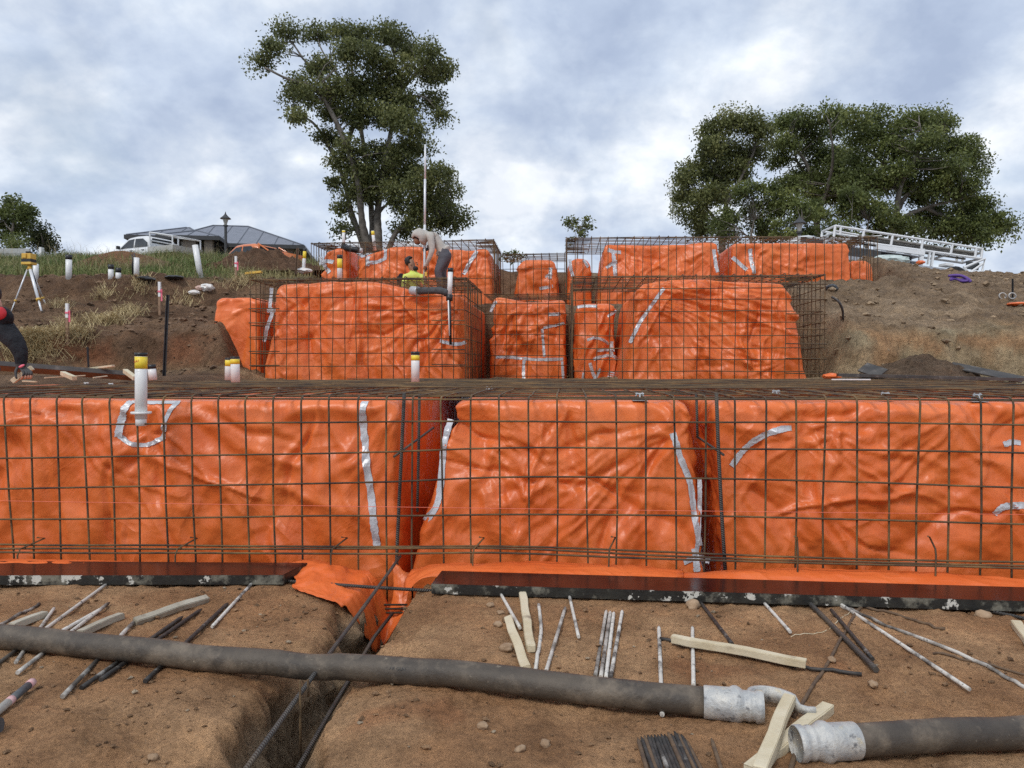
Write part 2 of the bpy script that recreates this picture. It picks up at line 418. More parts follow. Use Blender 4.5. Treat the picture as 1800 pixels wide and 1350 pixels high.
# ---------------------------------------------------------------- ground
Y1, Y2, Y2B, Y3, Y3B = 5.08, 12.0, 14.5, 18.0, 20.3         # planes of the cage fronts
Z1, Z2, Z3 = 1.20, 2.87, 4.52                               # cage tops
TR_L, TR_R = -1.21, -0.95                                   # near beam trench
def zf(x, y):
    """trodden soil in front of the lowest row"""
    x, y = np.asarray(x, float), np.asarray(y, float)
    h = 0.028 * fbm(x * 0.9, y * 0.9, 1.0, 3) + 0.014 * fbm(x * 4, y * 4, 2.0, 4, 0.6) + 0.011 * fbm(x * 15, y * 15, 3.0, 3, 0.7) * (0.6 + 0.8 * sstep(-0.3, 0.4, pn(x * 1.7, y * 1.7, 9.0)))
    # slumped shoulder on the left of the trench
    sh = sstep(-2.1, TR_L, x) * sstep(2.2, 3.1, 5.2 - y + 0.3 * pn(x * 2, y * 2, 5.0)) * (x < TR_R - 0.1)
    h = h - 0.16 * sh ** 2 + 0.06 * sh * fbm(x * 6, y * 6, 8.0, 4, 0.65)
    wl = TR_L + 0.09 * fbm(y * 1.7, 3.3, 0, 5, .6) - 0.06 * sstep(3.2, 2.4, y)
    wr = -0.965 - 0.035 * np.exp(-((y - 3.25) / 0.4) ** 2) + 0.08 * sstep(2.9, 2.4, y) + 0.03 * fbm(y * 2.6, 8.1, 0, 5, .65) + 0.05 * sstep(4.4, 5.0, y)
    inside = sstep(wl - 0.12, wl + 0.08, x) * sstep(wr + 0.045, wr - 0.04, x) * (y < 5.6)
    inside = np.where(y < -0.5, 0, inside)
    h = h - 0.045 * sstep(wl - 0.32, wl, x) * (x < wl + .1) - 0.04 * sstep(wr + 0.25, wr, x) * (x > wr - .1)
    back = sstep(4.93, 5.05, y + 0.03 * fbm(x * 2.3, 0.7, 0, 3))
    d = np.maximum(inside, back)
    return h * (1 - 0.7 * d) - 0.60 * d
def gz(x, y):
    return float(zf(np.array([x]), np.array([y]))[0])

def zh(x, y):
    """hill: level pads cut for the stepped rows, banks left and right"""
    x, y = np.asarray(x, float), np.asarray(y, float)
    wall = 12.0 + 0.0 * x - 0.9 * sstep(-7.4, -10.0, x) + 0.12 * fbm(x * 1.1, 2.2, 0, 4)
    s = y - wall
    top = 2.02 - 0.22 * sstep(-6.5, -9.0, x)
    zl = 1.27 + (top - 1.27) * sstep(0, 0.45, s) + np.clip(s - 0.4, 0, 3.2) / 3.2 * (2.66 - top) \
        + sstep(3.8, 4.75, s) * 0.72 + np.clip(s - 5, 0, 13.5) / 13.5 * 2.44 - 0.40 * sstep(-14.4, -12.4, x) * sstep(23, 28, y)
    zl = zl + 0.30 * sstep(17, 22, s) * 0 + 0.55 * np.exp(-(((x + 13.2) / 1.3) ** 2 + ((y - 21.3) / 1.5) ** 2)) * 0.9   # old spoil in the grass
    zl = np.where(y > 33, np.minimum(zl, 5.85), zl)
    t = y - (11.75 + 0.12 * fbm(x * 1.0, 7.2, 0, 4) + 0.25 * sstep(7, 11, x))
    zr = 1.13 + 0.82 * sstep(0, 0.55, t) + np.clip(t - 0.5, 0, 8.2) / 8.2 * 2.42 + 0.03 * np.clip(t - 8.7, 0, 4)
    zr = zr - 0.50 * sstep(6.5, 12, x) * sstep(14, 20, y)
    zr = zr - 0.03 * sstep(6.6, 7.6, x) * sstep(17, 19.5, y)
    # pads
    zc_ = 1.10 + 1.68 * sstep(16.4, 16.9, y) + 1.55 * sstep(22.2, 23.5, y) + 0.03 * np.clip(y - 23, 0, 30)
    zc_ = zc_ + 0.17 * sstep(-4.9, -5.4, x) * sstep(9.7, 10.3, y) * (y < 16)
    xl = np.where(y < 16.6, -5.75, -6.45) + 0.1 * fbm(y * 0.9, 1.0, 0, 3)
    xr = np.where(y < 16.6, 4.45, 7.75) + 0.1 * fbm(y * 0.8, 4.0, 0, 3)
    ml = sstep(xl + 0.2, xl - 0.25, x) * sstep(11.0, 11.6, y); mr = sstep(xr - 0.2, xr + 0.3, x) * sstep(10.6, 11.4, y)
    far = sstep(24, 30, y)
    z = zc_ * (1 - ml) * (1 - mr) + zl * ml + zr * mr * (1 - ml)
    zfar = 5.0 + 0.85 * sstep(-4, -14, x) - 0.6 * sstep(6, 14, x)
    z = z * (1 - far * (1 - ml)) + zfar * far * (1 - ml)
    up = sstep(36, 46, y) * sstep(-6, -14, x) * sstep(90, 70, y)
    z = z * (1 - sstep(40, 60, y)) + 5.3 * sstep(40, 60, y)
    z = z + 2.2 * up
    rgh = sstep(11, 12, y) * (1 - 0.6 * sstep(24, 40, y)) * (1 - 0.75 * ml * sstep(4.8, 6, s))
    z = z + rgh * (0.09 * fbm(x * 0.8, y * 0.8, 4.0, 3) + 0.07 * fbm(x * 2.6, y * 2.6, 6.0, 4, 0.6) + 0.03 * ridge(x * 5, y * 5, 2.0, 3) + 0.075 * sstep(0, 2, np.abs(x) - 4) * (ridge(x * 1.9 + .4 * y, y * 2.6, 5.0, 4) - .6) * sstep(.1, .6, .5 + .6 * pn(x * .7, y * .7, 3.0)))
    z = z + 0.18 * fbm(x * 0.13, y * 0.13, 9.0, 2) * sstep(20, 28, y)
    return z
def hz(x, y):
    return float(zh(np.array([x]), np.array([y]))[0])

def add_color(me, cols, name='earth'):
    a = me.color_attributes.new(name, 'FLOAT_COLOR', 'POINT')
    c = np.ones((len(me.vertices), 4), np.float32); c[:, :3] = cols
    a.data.foreach_set('color', c.ravel())
def mixc(a, b, t):
    return np.asarray(a) * (1 - t[:, None]) + np.asarray(b) * t[:, None]

# foreground
xs = np.concatenate([np.arange(-9, -4.2, 0.12), np.arange(-4.2, 4.4, 0.021), np.arange(4.4, 9.01, 0.12)])
ys = np.concatenate([np.arange(-6, 1.5, 0.15), np.arange(1.5, 5.25, 0.019), np.arange(5.25, 7.5, 0.25)])
XX, YY = np.meshgrid(xs, ys, indexing='ij')
ZZ = zf(XX, YY)
# rough trench faces also sideways
off = 0.11 * fbm(YY * 3.5, ZZ * 4.5, 4.0, 5, 0.65) * sstep(-0.06, -0.2, ZZ)
V = np.stack([XX + off, YY, ZZ], -1).reshape(-1, 3)
me = raw_mesh('foreground_soil', V, grid_faces(len(xs), len(ys)), None, [M_SOIL])
c = mixc((0.43, 0.228, 0.110), (0.56, 0.33, 0.172), sstep(-0.5, 0.5, fbm(V[:, 0] * 1.3, V[:, 1] * 1.3, 0, 3)))
c = mixc(c, (0.42, 0.19, 0.085), 0.7 * sstep(0.45, 0.8, fbm(V[:, 0] * 1.9 + 4, V[:, 1] * 1.9, 3.0, 3)))
c = mixc(c, (0.42, 0.30, 0.19), sstep(-0.06, -0.25, V[:, 2]))
add_color(me, c)
tag(link('ground', me), kind='structure')

# hill
xs = np.concatenate([[-400, -200, -100, -60], np.arange(-36, -17, 0.5), np.arange(-17, -4, 0.07), np.arange(-4, 4, 0.25), np.arange(4, 15, 0.06), np.arange(15, 36, 0.5), [60, 100, 200, 400]])
ys = np.concatenate([np.arange(7.4, 11, 0.4), np.arange(11, 23.5, 0.06), np.arange(23.5, 33, 0.16), np.arange(33, 66, 1.0), [75, 100, 150, 250, 500, 1000, 2500]])
XX, YY = np.meshgrid(xs, ys, indexing='ij')
ZZ = zh(XX, YY)
gx, gy = np.gradient(ZZ, axis=0) / np.gradient(xs)[:, None], np.gradient(ZZ, axis=1) / np.gradient(ys)[None, :]
steep = sstep(0.6, 1.6, np.sqrt(gx ** 2 + gy ** 2)).ravel()
offy = 0.09 * fbm(XX * 3, ZZ * 5, 1.0, 4, 0.6) * steep.reshape(XX.shape)
V = np.stack([XX, YY + offy, ZZ], -1).reshape(-1, 3)
me = raw_mesh('hill', V, grid_faces(len(xs), len(ys)), None, [M_HILL])
x_, y_, z_ = V.T
nz = fbm(x_ * 0.9, y_ * 0.9, z_, 4)
left = mixc((0.145, 0.082, 0.046), (0.245, 0.148, 0.086), sstep(-0.4, 0.5, nz))
lowcut = sstep(2.05, 1.85, z_) * sstep(11.2, 11.8, y_)
left = mixc(left, (0.30, 0.125, 0.06), lowcut * sstep(-0.25, 0.35, fbm(x_ * 1.3, z_ * 2.5, 3.0, 3)) * 0.85)
left = mixc(left, (0.40, 0.28, 0.16), lowcut * sstep(1.55, 1.3, z_) * 0.6)
left = mixc(left, (0.16, 0.135, 0.06), sstep(16.6, 17.4, y_ + 0.4 * nz) * sstep(-4.5, -6.0, x_) * 0.85)     # turf
left = mixc(left, (0.26, 0.12, 0.055), np.exp(-(((x_ + 13.2) / 1.2) ** 2 + ((y_ - 21.1) / 1.4) ** 2)) * 0.9)
right = mixc((0.26, 0.175, 0.105), (0.40, 0.285, 0.18), sstep(-0.4, 0.5, nz))
cut = sstep(2.15, 1.9, z_ + 0.15 * nz)
right = mixc(right, (0.44, 0.33, 0.195), cut * 0.9)
right = mixc(right, (0.44, 0.24, 0.115), cut * sstep(0.0, 0.4, fbm(x_ * 0.9 + 3, z_ * 1.3, 2.0, 3)) * 0.75)
right = mixc(right, (0.36, 0.31, 0.20), cut * sstep(0.1, 0.5, fbm(x_ * 0.8 + 11, z_ * 1.1, 5.0, 3)) * 0.8)
right = mixc(right, (0.25, 0.17, 0.105), sstep(14.2, 16.5, y_ + nz) * 0.75)
c = mixc(left, right, sstep(-1.0, 1.0, x_))
add_color(me, c)
tag(link('hillside', me), kind='structure')

# ---------------------------------------------------------------- crumpled film: a slightly oversize sheet pressed between its edges (position based, coarse to fine)
def crumple(W_, H_, seed, ex=0.03, ez=0.016, tacks=5, fine=3, h0=0.16, its=(90, 70, 50, 34, 22), lim=0.10):
    rs = np.random.RandomState(seed)
    out = None; h = h0
    tk = [(rs.rand() * W_, H_ * (0.25 + 0.75 * rs.rand())) for _ in range(tacks)]
    for lev in range(fine + 1):
        nx, nz = int(round(W_ / h)) + 1, int(round(H_ / h)) + 1
        X, Z = np.meshgrid(np.arange(nx) * h, np.arange(nz) * h, indexing='ij')
        fx = 1 + ex * (0.45 + 1.1 * np.clip(0.5 + fbm(X * 0.9 + seed, Z * 0.7, 1.0, 2), 0, 1.3))
        fz = 1 + ez * (0.3 + 1.4 * np.clip(0.5 + fbm(X * 0.8 + seed + 30, Z * 1.1, 5.0, 2), 0, 1.3))
        if out is None:
            O = 0.05 + 0.045 * fbm(X * 2.2 + seed * 5, Z * 0.8, 2.0, 2) + 0.02 * pn(X * 3 + Z * 2.5, Z * 1.0, seed + .5)
            p = np.stack([X, Z, O], -1)
        else:                       # upsample
            def up(a):
                nx0, nz0 = a.shape[:2]
                ix = np.clip(np.arange(nx) * (nx0 - 1) / (nx - 1), 0, nx0 - 1.0001); iz = np.clip(np.arange(nz) * (nz0 - 1) / (nz - 1), 0, nz0 - 1.0001)
                i0, k0 = ix.astype(int), iz.astype(int); tx_, tz__ = (ix - i0)[:, None, None], (iz - k0)[None, :, None]
                return (a[i0][:, k0] * (1 - tx_) + a[i0 + 1][:, k0] * tx_) * (1 - tz__) + (a[i0][:, k0 + 1] * (1 - tx_) + a[i0 + 1][:, k0 + 1] * tx_) * tz__
            p = up(out); p[..., 2] += h * 0.05 * rs.normal(size=(nx, nz))
        p = p.astype(np.float32)
        edge = np.zeros((nx, nz), bool); edge[0] = edge[-1] = True; edge[:, 0] = edge[:, -1] = True
        ti = [(int(a / h), min(int(b / h), nz - 1)) for a, b in tk]
        def con(a, b, rest, k):
            A, B = p[a], p[b]; d = B - A; l = np.sqrt((d * d).sum(-1)) + 1e-9
            c = (d * ((l - rest) / l * 0.5 * k)[..., None]); p[a] += c; p[b] -= c
        S = slice
        sets = []
        for dx_, dz_, k in ((1, 0, 1.0), (0, 1, 1.0), (1, 1, .7), (1, -1, .7), (2, 0, .22), (0, 2, .22), (4, 0, .10), (0, 4, .10)):
            if nx <= dx_ + 1 or nz <= abs(dz_) + 1: continue
            for par in range(2):
                st = 2 * max(dx_, abs(dz_))
                for q in range(max(dx_, abs(dz_)) if False else 1):
                    if dx_:
                        i = np.arange(nx - dx_); i = i[(i // dx_) % 2 == par]
                        k0 = np.arange(max(0, -dz_), nz - max(0, dz_)); I, K = np.meshgrid(i, k0, indexing='ij')
                    else:
                        k0 = np.arange(nz - dz_); k0 = k0[(k0 // dz_) % 2 == par]; I, K = np.meshgrid(np.arange(nx), k0, indexing='ij')
                    J_, L_ = I + dx_, K + dz_
                    rx, rz = dx_ * h * fx[I, K], dz_ * h * fz[I, K]
                    sets.append(((I, K), (J_, L_), np.sqrt(rx ** 2 + rz ** 2).astype(np.float32), k))
        for it in range(its[lev]):
            for a, b, rest, k in sets: con(a, b, rest, k)
            p[edge, 0] = X[edge]; p[edge, 1] = Z[edge]
            p[..., 2] *= 0.997
            np.clip(p[..., 2], 0, lim, out=p[..., 2])
            for (i, j) in ti: p[i, j, 2] *= 0.6
        out = p; h = h / 2
    return out[..., 2] - out[..., 2].mean()
TILES = {}
def tile(key):
    if key not in TILES:
        TILES[key] = {'A': lambda: (crumple(3.52, 1.76, 3, .030, .016, 7, 4), 3.52, 1.76), 'B': lambda: (crumple(2.24, 1.76, 8, .030, .018, 5, 4), 2.24, 1.76), 'C': lambda: (crumple(2.24, 1.76, 14, .026, .024, 6, 4), 2.24, 1.76),
                      'D': lambda: (crumple(3.52, 1.92, 21, .050, .016, 5, 4, .32, lim=.14), 3.52, 1.92), 'E': lambda: (crumple(3.2, 1.92, 27, .040, .036, 5, 4, .32, lim=.14), 3.2, 1.92), 'F': lambda: (crumple(4.16, 1.6, 33, .048, .024, 6, 4, .32, lim=.14), 4.16, 1.6)}[key]()
    return TILES[key]
def tile_at(key, u, v):
    D, w, h = tile(key); nx, nz = D.shape
    a = np.abs(((np.asarray(u) / w) % 2.0) - 1.0) * (nx - 1.001); b = np.clip(np.asarray(v), 0, 1) * (nz - 1.001)
    i, k = a.astype(int), b.astype(int); ta, tb = a - i, b - k
    return (D[i, k] * (1 - ta) + D[i + 1, k] * ta) * (1 - tb) + (D[i, k + 1] * (1 - ta) + D[i + 1, k + 1] * ta) * tb

# ---------------------------------------------------------------- orange wrapped mounds
class Mound:
    def __init__(s, label, bot, top, z0, z1, r=0.09, res=0.02, seed=1, amp=1.0, nf=46, sag=None, m=None, key='D', sideres=None, group='orange wrapped mounds', radial=(), fan=()):
        s.bot, s.top, s.z0, s.z1, s.r, s.amp = bot, top, z0, z1, r, amp
        s.key = key; s.scale = 1.0 if res < 0.0245 else 1.2
        rs = np.random.RandomState(seed); s.seed = seed
        w, h = bot[1] - bot[0], z1 - z0
        # long tension folds: start point, direction, length, width, height
        fl = []
        big_ = key not in 'ABC'
        for i in range(int(nf * (0.8 if big_ else 0.6))):
            side = rs.rand()
            px_, pz = bot[0] + w * rs.rand(), z0 + h * (1 - 0.55 * rs.rand() ** 1.4)
            cxn = (px_ - (bot[0] + bot[1]) / 2) / (w / 2)
            a = -math.pi / 2 + cxn * 0.55 + rs.normal() * 0.45
            if side < 0.25: a = rs.normal() * 0.35 + (0 if cxn < 0 else math.pi) * (rs.rand() < 0.7)
            L = h * (0.3 + 0.8 * rs.rand())
            fl.append((px_, pz, math.cos(a), math.sin(a), L, (0.016 + 0.045 * rs.rand() ** 1.5) * (h / 1.5) ** 0.5, (0.010 + 0.024 * rs.rand()) * (1.5 if big_ else 1.15) * (1 if rs.rand() < 0.62 else -1)))
        for (rx, rz, k, L, amp_) in radial:
            a0 = rs.rand() * 6.28
            for i in range(k):
                a = a0 + i * 2 * math.pi / k + rs.normal() * 0.12
                fl.append((rx + 0.03 * math.cos(a), rz + 0.03 * math.sin(a), math.cos(a), math.sin(a), L * (0.6 + 0.6 * rs.rand()), 0.022, amp_ * (1 if i % 2 else -1)))
        for (px0, py0, a0, a1, cnt, L, h_) in fan:      # tension folds spreading from a pulled point
            o_ = P(px0, py0, bot[2])
            for i in range(cnt):
                a = R(a0 + (a1 - a0) * (i + rs.uniform(-.3, .3)) / max(1, cnt - 1)); s0 = rs.uniform(.05, .45) * L * .5
                fl.append((o_.x + math.cos(a) * s0, o_.z + math.sin(a) * s0, math.cos(a), math.sin(a), L * rs.uniform(.5, 1.0), rs.uniform(.016, .034), h_ * rs.uniform(.6, 1.3) * (1 if rs.rand() < .75 else -1)))
        s.folds = fl
        s.sag = sag or (lambda x, y: 0.0)
        # rounded-rect ring, dense at the front
        sr = sideres or res * 2.2
        x0, x1, y0, y1 = bot
        dep = y1 - y0
        nfrt = max(int(w / res), 8); fr = [(u, 0.0, 0, -1) for u in np.linspace(0.0, 1.0, nfrt)]
        t = np.concatenate([np.arange(0, min(1.2, dep), sr), np.linspace(min(1.2, dep), dep, max(2, int(max(dep - 1.2, 0.01) / 0.25)))])
        t = np.unique(np.round(t, 4)) / dep
        ring = [(u, 0.0) for u in np.linspace(0, 1, nfrt)] + [(1.0, v) for v in t[1:]] + [(u, 1.0) for u in np.linspace(1, 0, max(4, int(w / 0.25)))[1:]] + [(0.0, v) for v in t[::-1][1:-1]]
        ring = np.array(ring)
        # normals with softened corners
        rc = min(0.06, 0.2 * min(w, dep))
        def nrm(u, v, wd, dp):
            px_, py_ = u * wd, v * dp
            ax_ = np.clip(px_, rc, wd - rc); ay_ = np.clip(py_, rc, dp - rc)
            d = np.stack([px_ - ax_, py_ - ay_], 1)
            # far from corners the offset is the plain side normal
            l = np.linalg.norm(d, axis=1)[:, None]; return d / np.maximum(l, 1e-9), np.stack([ax_, ay_], 1)
        rows = []
        nh = max(int((h - r) / res), 6)
        for k in range(nh): rows.append(((k / (nh - 1)) * (h - r), 0.0, 0.0, 1.0))      # height, inset, up weight, side weight
        na = max(4, int(r * 1.6 / res))
        for k in range(1, na + 1):
            a = k / na * math.pi / 2
            rows.append((h - r + r * math.sin(a), r * (1 - math.cos(a)), math.sin(a), math.cos(a)))
        mn = min(w, dep) / 2
        ins = np.unique(np.concatenate([np.arange(r + res * 1.5, min(0.5, mn * 0.8), res * 2.5), np.linspace(min(0.5, mn * 0.8), mn * 0.98, 6)]))
        for q in ins: rows.append((h, q, 1.0, 0.0))
        Vs = []
        for (hh, ins_, nu, ns) in rows:
            t_ = min(hh / h, 1.0)
            X0, X1, Ya, Yb = [b_ + (a_ - b_) * t_ for b_, a_ in zip(bot, top)]
            wd, dp = X1 - X0, Yb - Ya
            n2, anchor = nrm(ring[:, 0], ring[:, 1], wd, dp)
            base = anchor + n2 * rc
            p = np.stack([X0 + base[:, 0], Ya + base[:, 1]], 1)
            if ins_ > 0:
                cx_, cy_ = (X0 + X1) / 2, (Ya + Yb) / 2
                lim = np.stack([np.full(len(p), max(wd / 2 - 0.01, 0.001)), np.full(len(p), max(dp / 2 - 0.01, 0.001))], 1)
                q = p - np.array([cx_, cy_])
                q = np.sign(q) * np.maximum(np.abs(q) - ins_ * np.minimum(1, np.abs(q) / np.maximum(lim - 0.0, 1e-6) * 1.0), 0)
                # move edges in by ins_, proportional inside
                p = np.array([cx_, cy_]) + q
            z = np.full(len(p), z0 + hh)
            d = s.disp(p[:, 0], p[:, 1], z, ring[:, 1] < 1e-6)
            d = d * (1.0 if ns > 0 else 0.55)
            wgt = max(ns, 0.0)
            p = p + n2 * d[:, None] * wgt
            z = z + np.minimum(d, 0.006) * nu * 0.5 + s.sagf(p[:, 0], p[:, 1]) * t_
            Vs.append(np.stack([p[:, 0], p[:, 1], z], 1))
        nr, m_ = len(Vs), len(ring)
        V = np.concatenate(Vs)
        i = (np.arange(nr - 1)[:, None] * m_ + np.arange(m_)[None, :]); j = (np.arange(nr - 1)[:, None] * m_ + (np.arange(m_) + 1)[None, :] % m_)
        F = np.stack([i.ravel(), j.ravel(), (j + m_).ravel(), (i + m_).ravel()], 1)
        # cap
        F = [tuple(f) for f in F.tolist()] + [tuple(range((nr - 1) * m_, nr * m_))]
        me = raw_mesh('plastic_sheet', V, F, None, [m or M_PLAS])
        s.root = empty('wrapped_mound', ((bot[0] + bot[1]) / 2, (bot[2] + bot[3]) / 2, z0), label, 'soil mound', group)
        s.sheet = link('plastic_sheet', me, s.root); s.sheet.location = -s.root.location
    def sagf(s, x, y):
        return np.asarray(s.sag(np.asarray(x), np.asarray(y)), float) + 0 * np.asarray(x)
    def disp(s, x, y, z, front=None):
        sd = s.seed * 3.7
        a = s.amp
        u = x + 0.6 * y      # coordinate that runs round the sides too
        d = 0.016 * fbm(x * 1.1 + sd, y * 1.1, z * 1.1, 2)
        wp = 0.13
        wx, wz = u + wp * fbm(u * 1.7, z * 1.7, sd, 2), z + wp * fbm(u * 1.7 + 9, z * 1.7, sd, 2)
        t_ = np.clip((z - s.z0) / (s.z1 - s.z0), 0, 1)
        ed = np.minimum(x - (s.bot[0] + (s.top[0] - s.bot[0]) * t_), (s.bot[1] + (s.top[1] - s.bot[1]) * t_) - x)
        d = d - (1.2 if s.key in 'ABC' else 1.1) * (0.35 + 0.65 * sstep(0.02, 0.30, ed)) * (0.5 + 0.5 * sstep(s.z1, s.z1 - 0.22, z)) * tile_at(s.key, u + s.seed * 0.37, (z - s.z0) / (s.z1 - s.z0))
        f = np.zeros_like(d)
        for (fx, fz, cx_, cz_, L, w, h) in s.folds:
            rx, rz = wx - fx - 0.6 * s.bot[2], wz - fz
            al = rx * cx_ + rz * cz_; pe = np.abs(-rx * cz_ + rz * cx_)
            w_ = 2.1 * w * (0.5 + 0.9 * np.clip(al / L, 0, 1))
            f = f + h * np.maximum(0, 1 - pe / w_) * sstep(-0.06, 0.12, al / L) * sstep(1.1, 0.55, al / L)
        fm = sstep(s.bot[2] + 0.9, s.bot[2] + 0.35, y)
        low = sstep(s.z0, s.z0 + 0.2, z)
        return (d + f * fm) * a
    def front(s, x, z):
        """point on the front sheet"""
        x, z = np.asarray(x, float), np.asarray(z, float)
        t_ = np.clip((z - s.z0) / (s.z1 - s.z0), 0, 1)
        X0 = s.bot[0] + (s.top[0] - s.bot[0]) * t_; X1 = s.bot[1] + (s.top[1] - s.bot[1]) * t_
        y = s.bot[2] + (s.top[2] - s.bot[2]) * t_
        rc = min(0.06, 0.2 * min(s.bot[1] - s.bot[0], s.bot[3] - s.bot[2]))
        e = np.maximum(np.maximum(X0 + rc - x, x - (X1 - rc)), 0)
        y = y + rc - np.sqrt(np.maximum(rc ** 2 - np.minimum(e, rc) ** 2, 0))
        er = np.maximum(z - (s.z1 - s.r), 0)
        y = y + s.r - np.sqrt(np.maximum(s.r ** 2 - np.minimum(er, s.r) ** 2, 0))
        d = s.disp(x, y, z, np.ones(x.shape, bool))
        return np.stack([x, y - d, z + s.sagf(x, y) * t_], -1)
    def tape(s, pix, wid=0.05, lift=0.004):
        """silver tape along photo pixels on the front"""
        Yf = (s.bot[2] + s.top[2]) / 2
        c = smooth_path([P(a, b, Yf) for a, b in pix], max(10, len(pix) * 8))
        t = np.gradient(c, axis=0); nx, nz_ = t[:, 2], -t[:, 0]
        l = np.sqrt(nx ** 2 + nz_ ** 2) + 1e-9; nx, nz_ = nx / l, nz_ / l
        rr = np.random.RandomState(len(pix) + int(pix[0][0]))
        wj = wid * (0.85 + 0.3 * rr.rand(len(c)))
        cols = []
        for k in (-0.5, -0.17, 0.17, 0.5):
            cols.append(s.front(c[:, 0] + nx * wj * k, np.minimum(c[:, 2] + nz_ * wj * k, s.z1 - 0.004)) - np.array([0, lift, 0]))
        # take the outermost of the strip so it never sinks in
        A = np.stack(cols, 1); A[:, :, 1] = np.minimum(A[:, :, 1], A[:, :, 1].mean(1)[:, None] + 0.004)
        n = len(c); V = A.reshape(-1, 3)
        V = V - np.array([0, 1.0, 0]) * (0.004 * ridge(V[:, 0] * 14, V[:, 2] * 14, 1.0, 2) * .5)[:, None]
        me = raw_mesh('tape_strip', V, grid_faces(n, 4), None, [M_TAPE], None, False)
        o = link('tape_strip', me, s.root); o.location = -s.root.location
        md = o.modifiers.new('thick', 'SOLIDIFY'); md.thickness = 0.0012
        return o

F1 = Y1 + 0.24      # front sheet of the lowest row
mA = Mound('long orange plastic wrapped mound left of the near trench, white pipe in its top edge', (-7.2, -1.20, F1, 11.3), (-7.2, -1.24, F1 + 0.03, 11.3), -0.6, 1.15, 0.07, 0.018, 3, nf=70, key='A', fan=[(560, 700, -115, -60, 8, 1.2, .020), (700, 705, 190, 262, 8, 1.0, .018), (60, 700, -80, -30, 8, 1.3, .018)],
           radial=[(XP(248, F1), ZP(760, F1), 13, 0.55, 0.016)])
mA.tape([(640, 699), (636, 750), (643, 800), (651, 860), (658, 915), (663, 960)], 0.055)
mA.tape([(222, 706), (212, 735), (209, 768)], 0.05); mA.tape([(209, 766), (228, 779), (252, 783), (283, 770)], 0.032)
mA.tape([(308, 707), (297, 725), (290, 755), (280, 774)], 0.035)
mA.tape([(222, 706), (262, 707), (310, 706)], 0.03); mA.tape([(262, 780), (290, 768)], 0.03)
mB = Mound('orange plastic wrapped mound between the two near trenches, narrowing towards its top', (-1.215, 1.05, F1 - 0.05, 11.3), (-0.80, 0.90, F1 + 0.08, 11.3), -0.6, 1.15, 0.07, 0.015, 8, nf=34, key='B', fan=[(1200, 735, 192, 258, 12, 1.7, .020), (800, 735, -75, -15, 8, 1.3, .016), (1000, 700, -130, -50, 8, .6, .012)],
           radial=[(XP(1195, F1), ZP(760, F1), 9, 0.8, 0.018), (XP(790, F1), ZP(735, F1), 8, 0.7, 0.015)])
mB.tape([(787, 740), (777, 790), (774, 850), (767, 890), (746, 917)], 0.05)
mB.tape([(1184, 762), (1197, 805), (1214, 850), (1220, 900), (1230, 960)], 0.045); mB.tape([(1233, 845), (1232, 900), (1225, 970)], 0.03)
mB.tape([(1200, 985), (1225, 980), (1250, 990)], 0.04); mB.tape([(1222, 965), (1224, 1003)], 0.05)
mC = Mound('orange plastic wrapped mound right of the near trenches with slanting silver tape', (1.19, 3.40, F1 - 0.02, 11.3), (1.06, 3.36, F1 + 0.04, 11.3), -0.6, 1.15, 0.07, 0.015, 13, nf=36, key='C', fan=[(1395, 745, -60, 20, 10, 1.4, .018), (1740, 720, 170, 250, 9, 1.4, .020), (1290, 830, -80, -20, 7, 1.0, .016)],
           radial=[(XP(1390, F1), ZP(755, F1), 10, 0.6, 0.016), (XP(1765, F1), ZP(760, F1), 8, 0.6, 0.016)])
mC.tape([(1287, 820), (1306, 795), (1330, 772), (1365, 756), (1394, 753)], 0.042)
mC.tape([(1745, 903), (1757, 890), (1785, 886), (1800, 888)], 0.045); mC.tape([(1768, 782), (1785, 778), (1802, 780)], 0.035)
mD = Mound('orange plastic wrapped mound at the right frame edge', (3.52, 6.8, F1, 11.3), (3.52, 6.8, F1 + 0.05, 11.3), -0.6, 1.13, 0.12, 0.03, 21, nf=30, key='B')

G2 = Y2 + 0.17
m2A = Mound('orange plastic draped over the earth bank left of the big cage', (-6.2, -5.35, 12.7, 13.9), (-6.15, -5.4, 12.75, 13.9), 0.95, 2.63, 0.10, 0.035, 31, 1.0, 20)
m2B = Mound('large orange plastic wrapped mound inside the left cage, black pipe elbow at top', (-5.12, -1.70, G2, 16.6), (-4.84, -1.76, G2 + 0.1, 16.6), 0.95, 2.80, 0.08, 0.024, 34, 1.0, 50, key='D', fan=[(495, 500, -100, -45, 10, 1.9, .034), (820, 520, 185, 255, 13, 2.2, .034), (632, 492, -97, -84, 3, 2.4, .040), (730, 515, 200, 330, 8, .8, .022)],
            sag=lambda x, y: 0.05 * np.exp(-((x + 3.7) / 0.7) ** 2) - 0.17 * sstep(-3.3, -1.9, x), radial=[(XP(722, G2), ZP(515, G2), 11, 0.8, 0.02), (XP(640, G2), ZP(500, G2), 3, 1.6, 0.02)])
m2B.tape([(473, 505), (471, 540), (475, 545), (468, 570), (458, 600)], 0.06); m2B.tape([(773, 590), (800, 596), (818, 592)], 0.06)
m2B.tape([(466, 545), (482, 545)], 0.07)
m2C = Mound('recessed orange plastic wrapped mound behind the gap, taped across its lower front', (-1.46, 0.04, Y2B + 0.22, 17.0), (-1.42, 0.02, Y2B + 0.32, 17.0), 0.95, 2.76, 0.12, 0.03, 41, 1.1, 44, key='F', fan=[(930, 570, 200, 340, 10, .8, .03), (930, 526, -130, -50, 8, 1.2, .028)], sag=lambda x, y: 0.06 * np.sin(x * 3.0))
m2C.tape([(872, 629), (900, 628), (940, 630), (990, 631)], 0.06); m2C.tape([(921, 632), (920, 650), (921, 668)], 0.06)
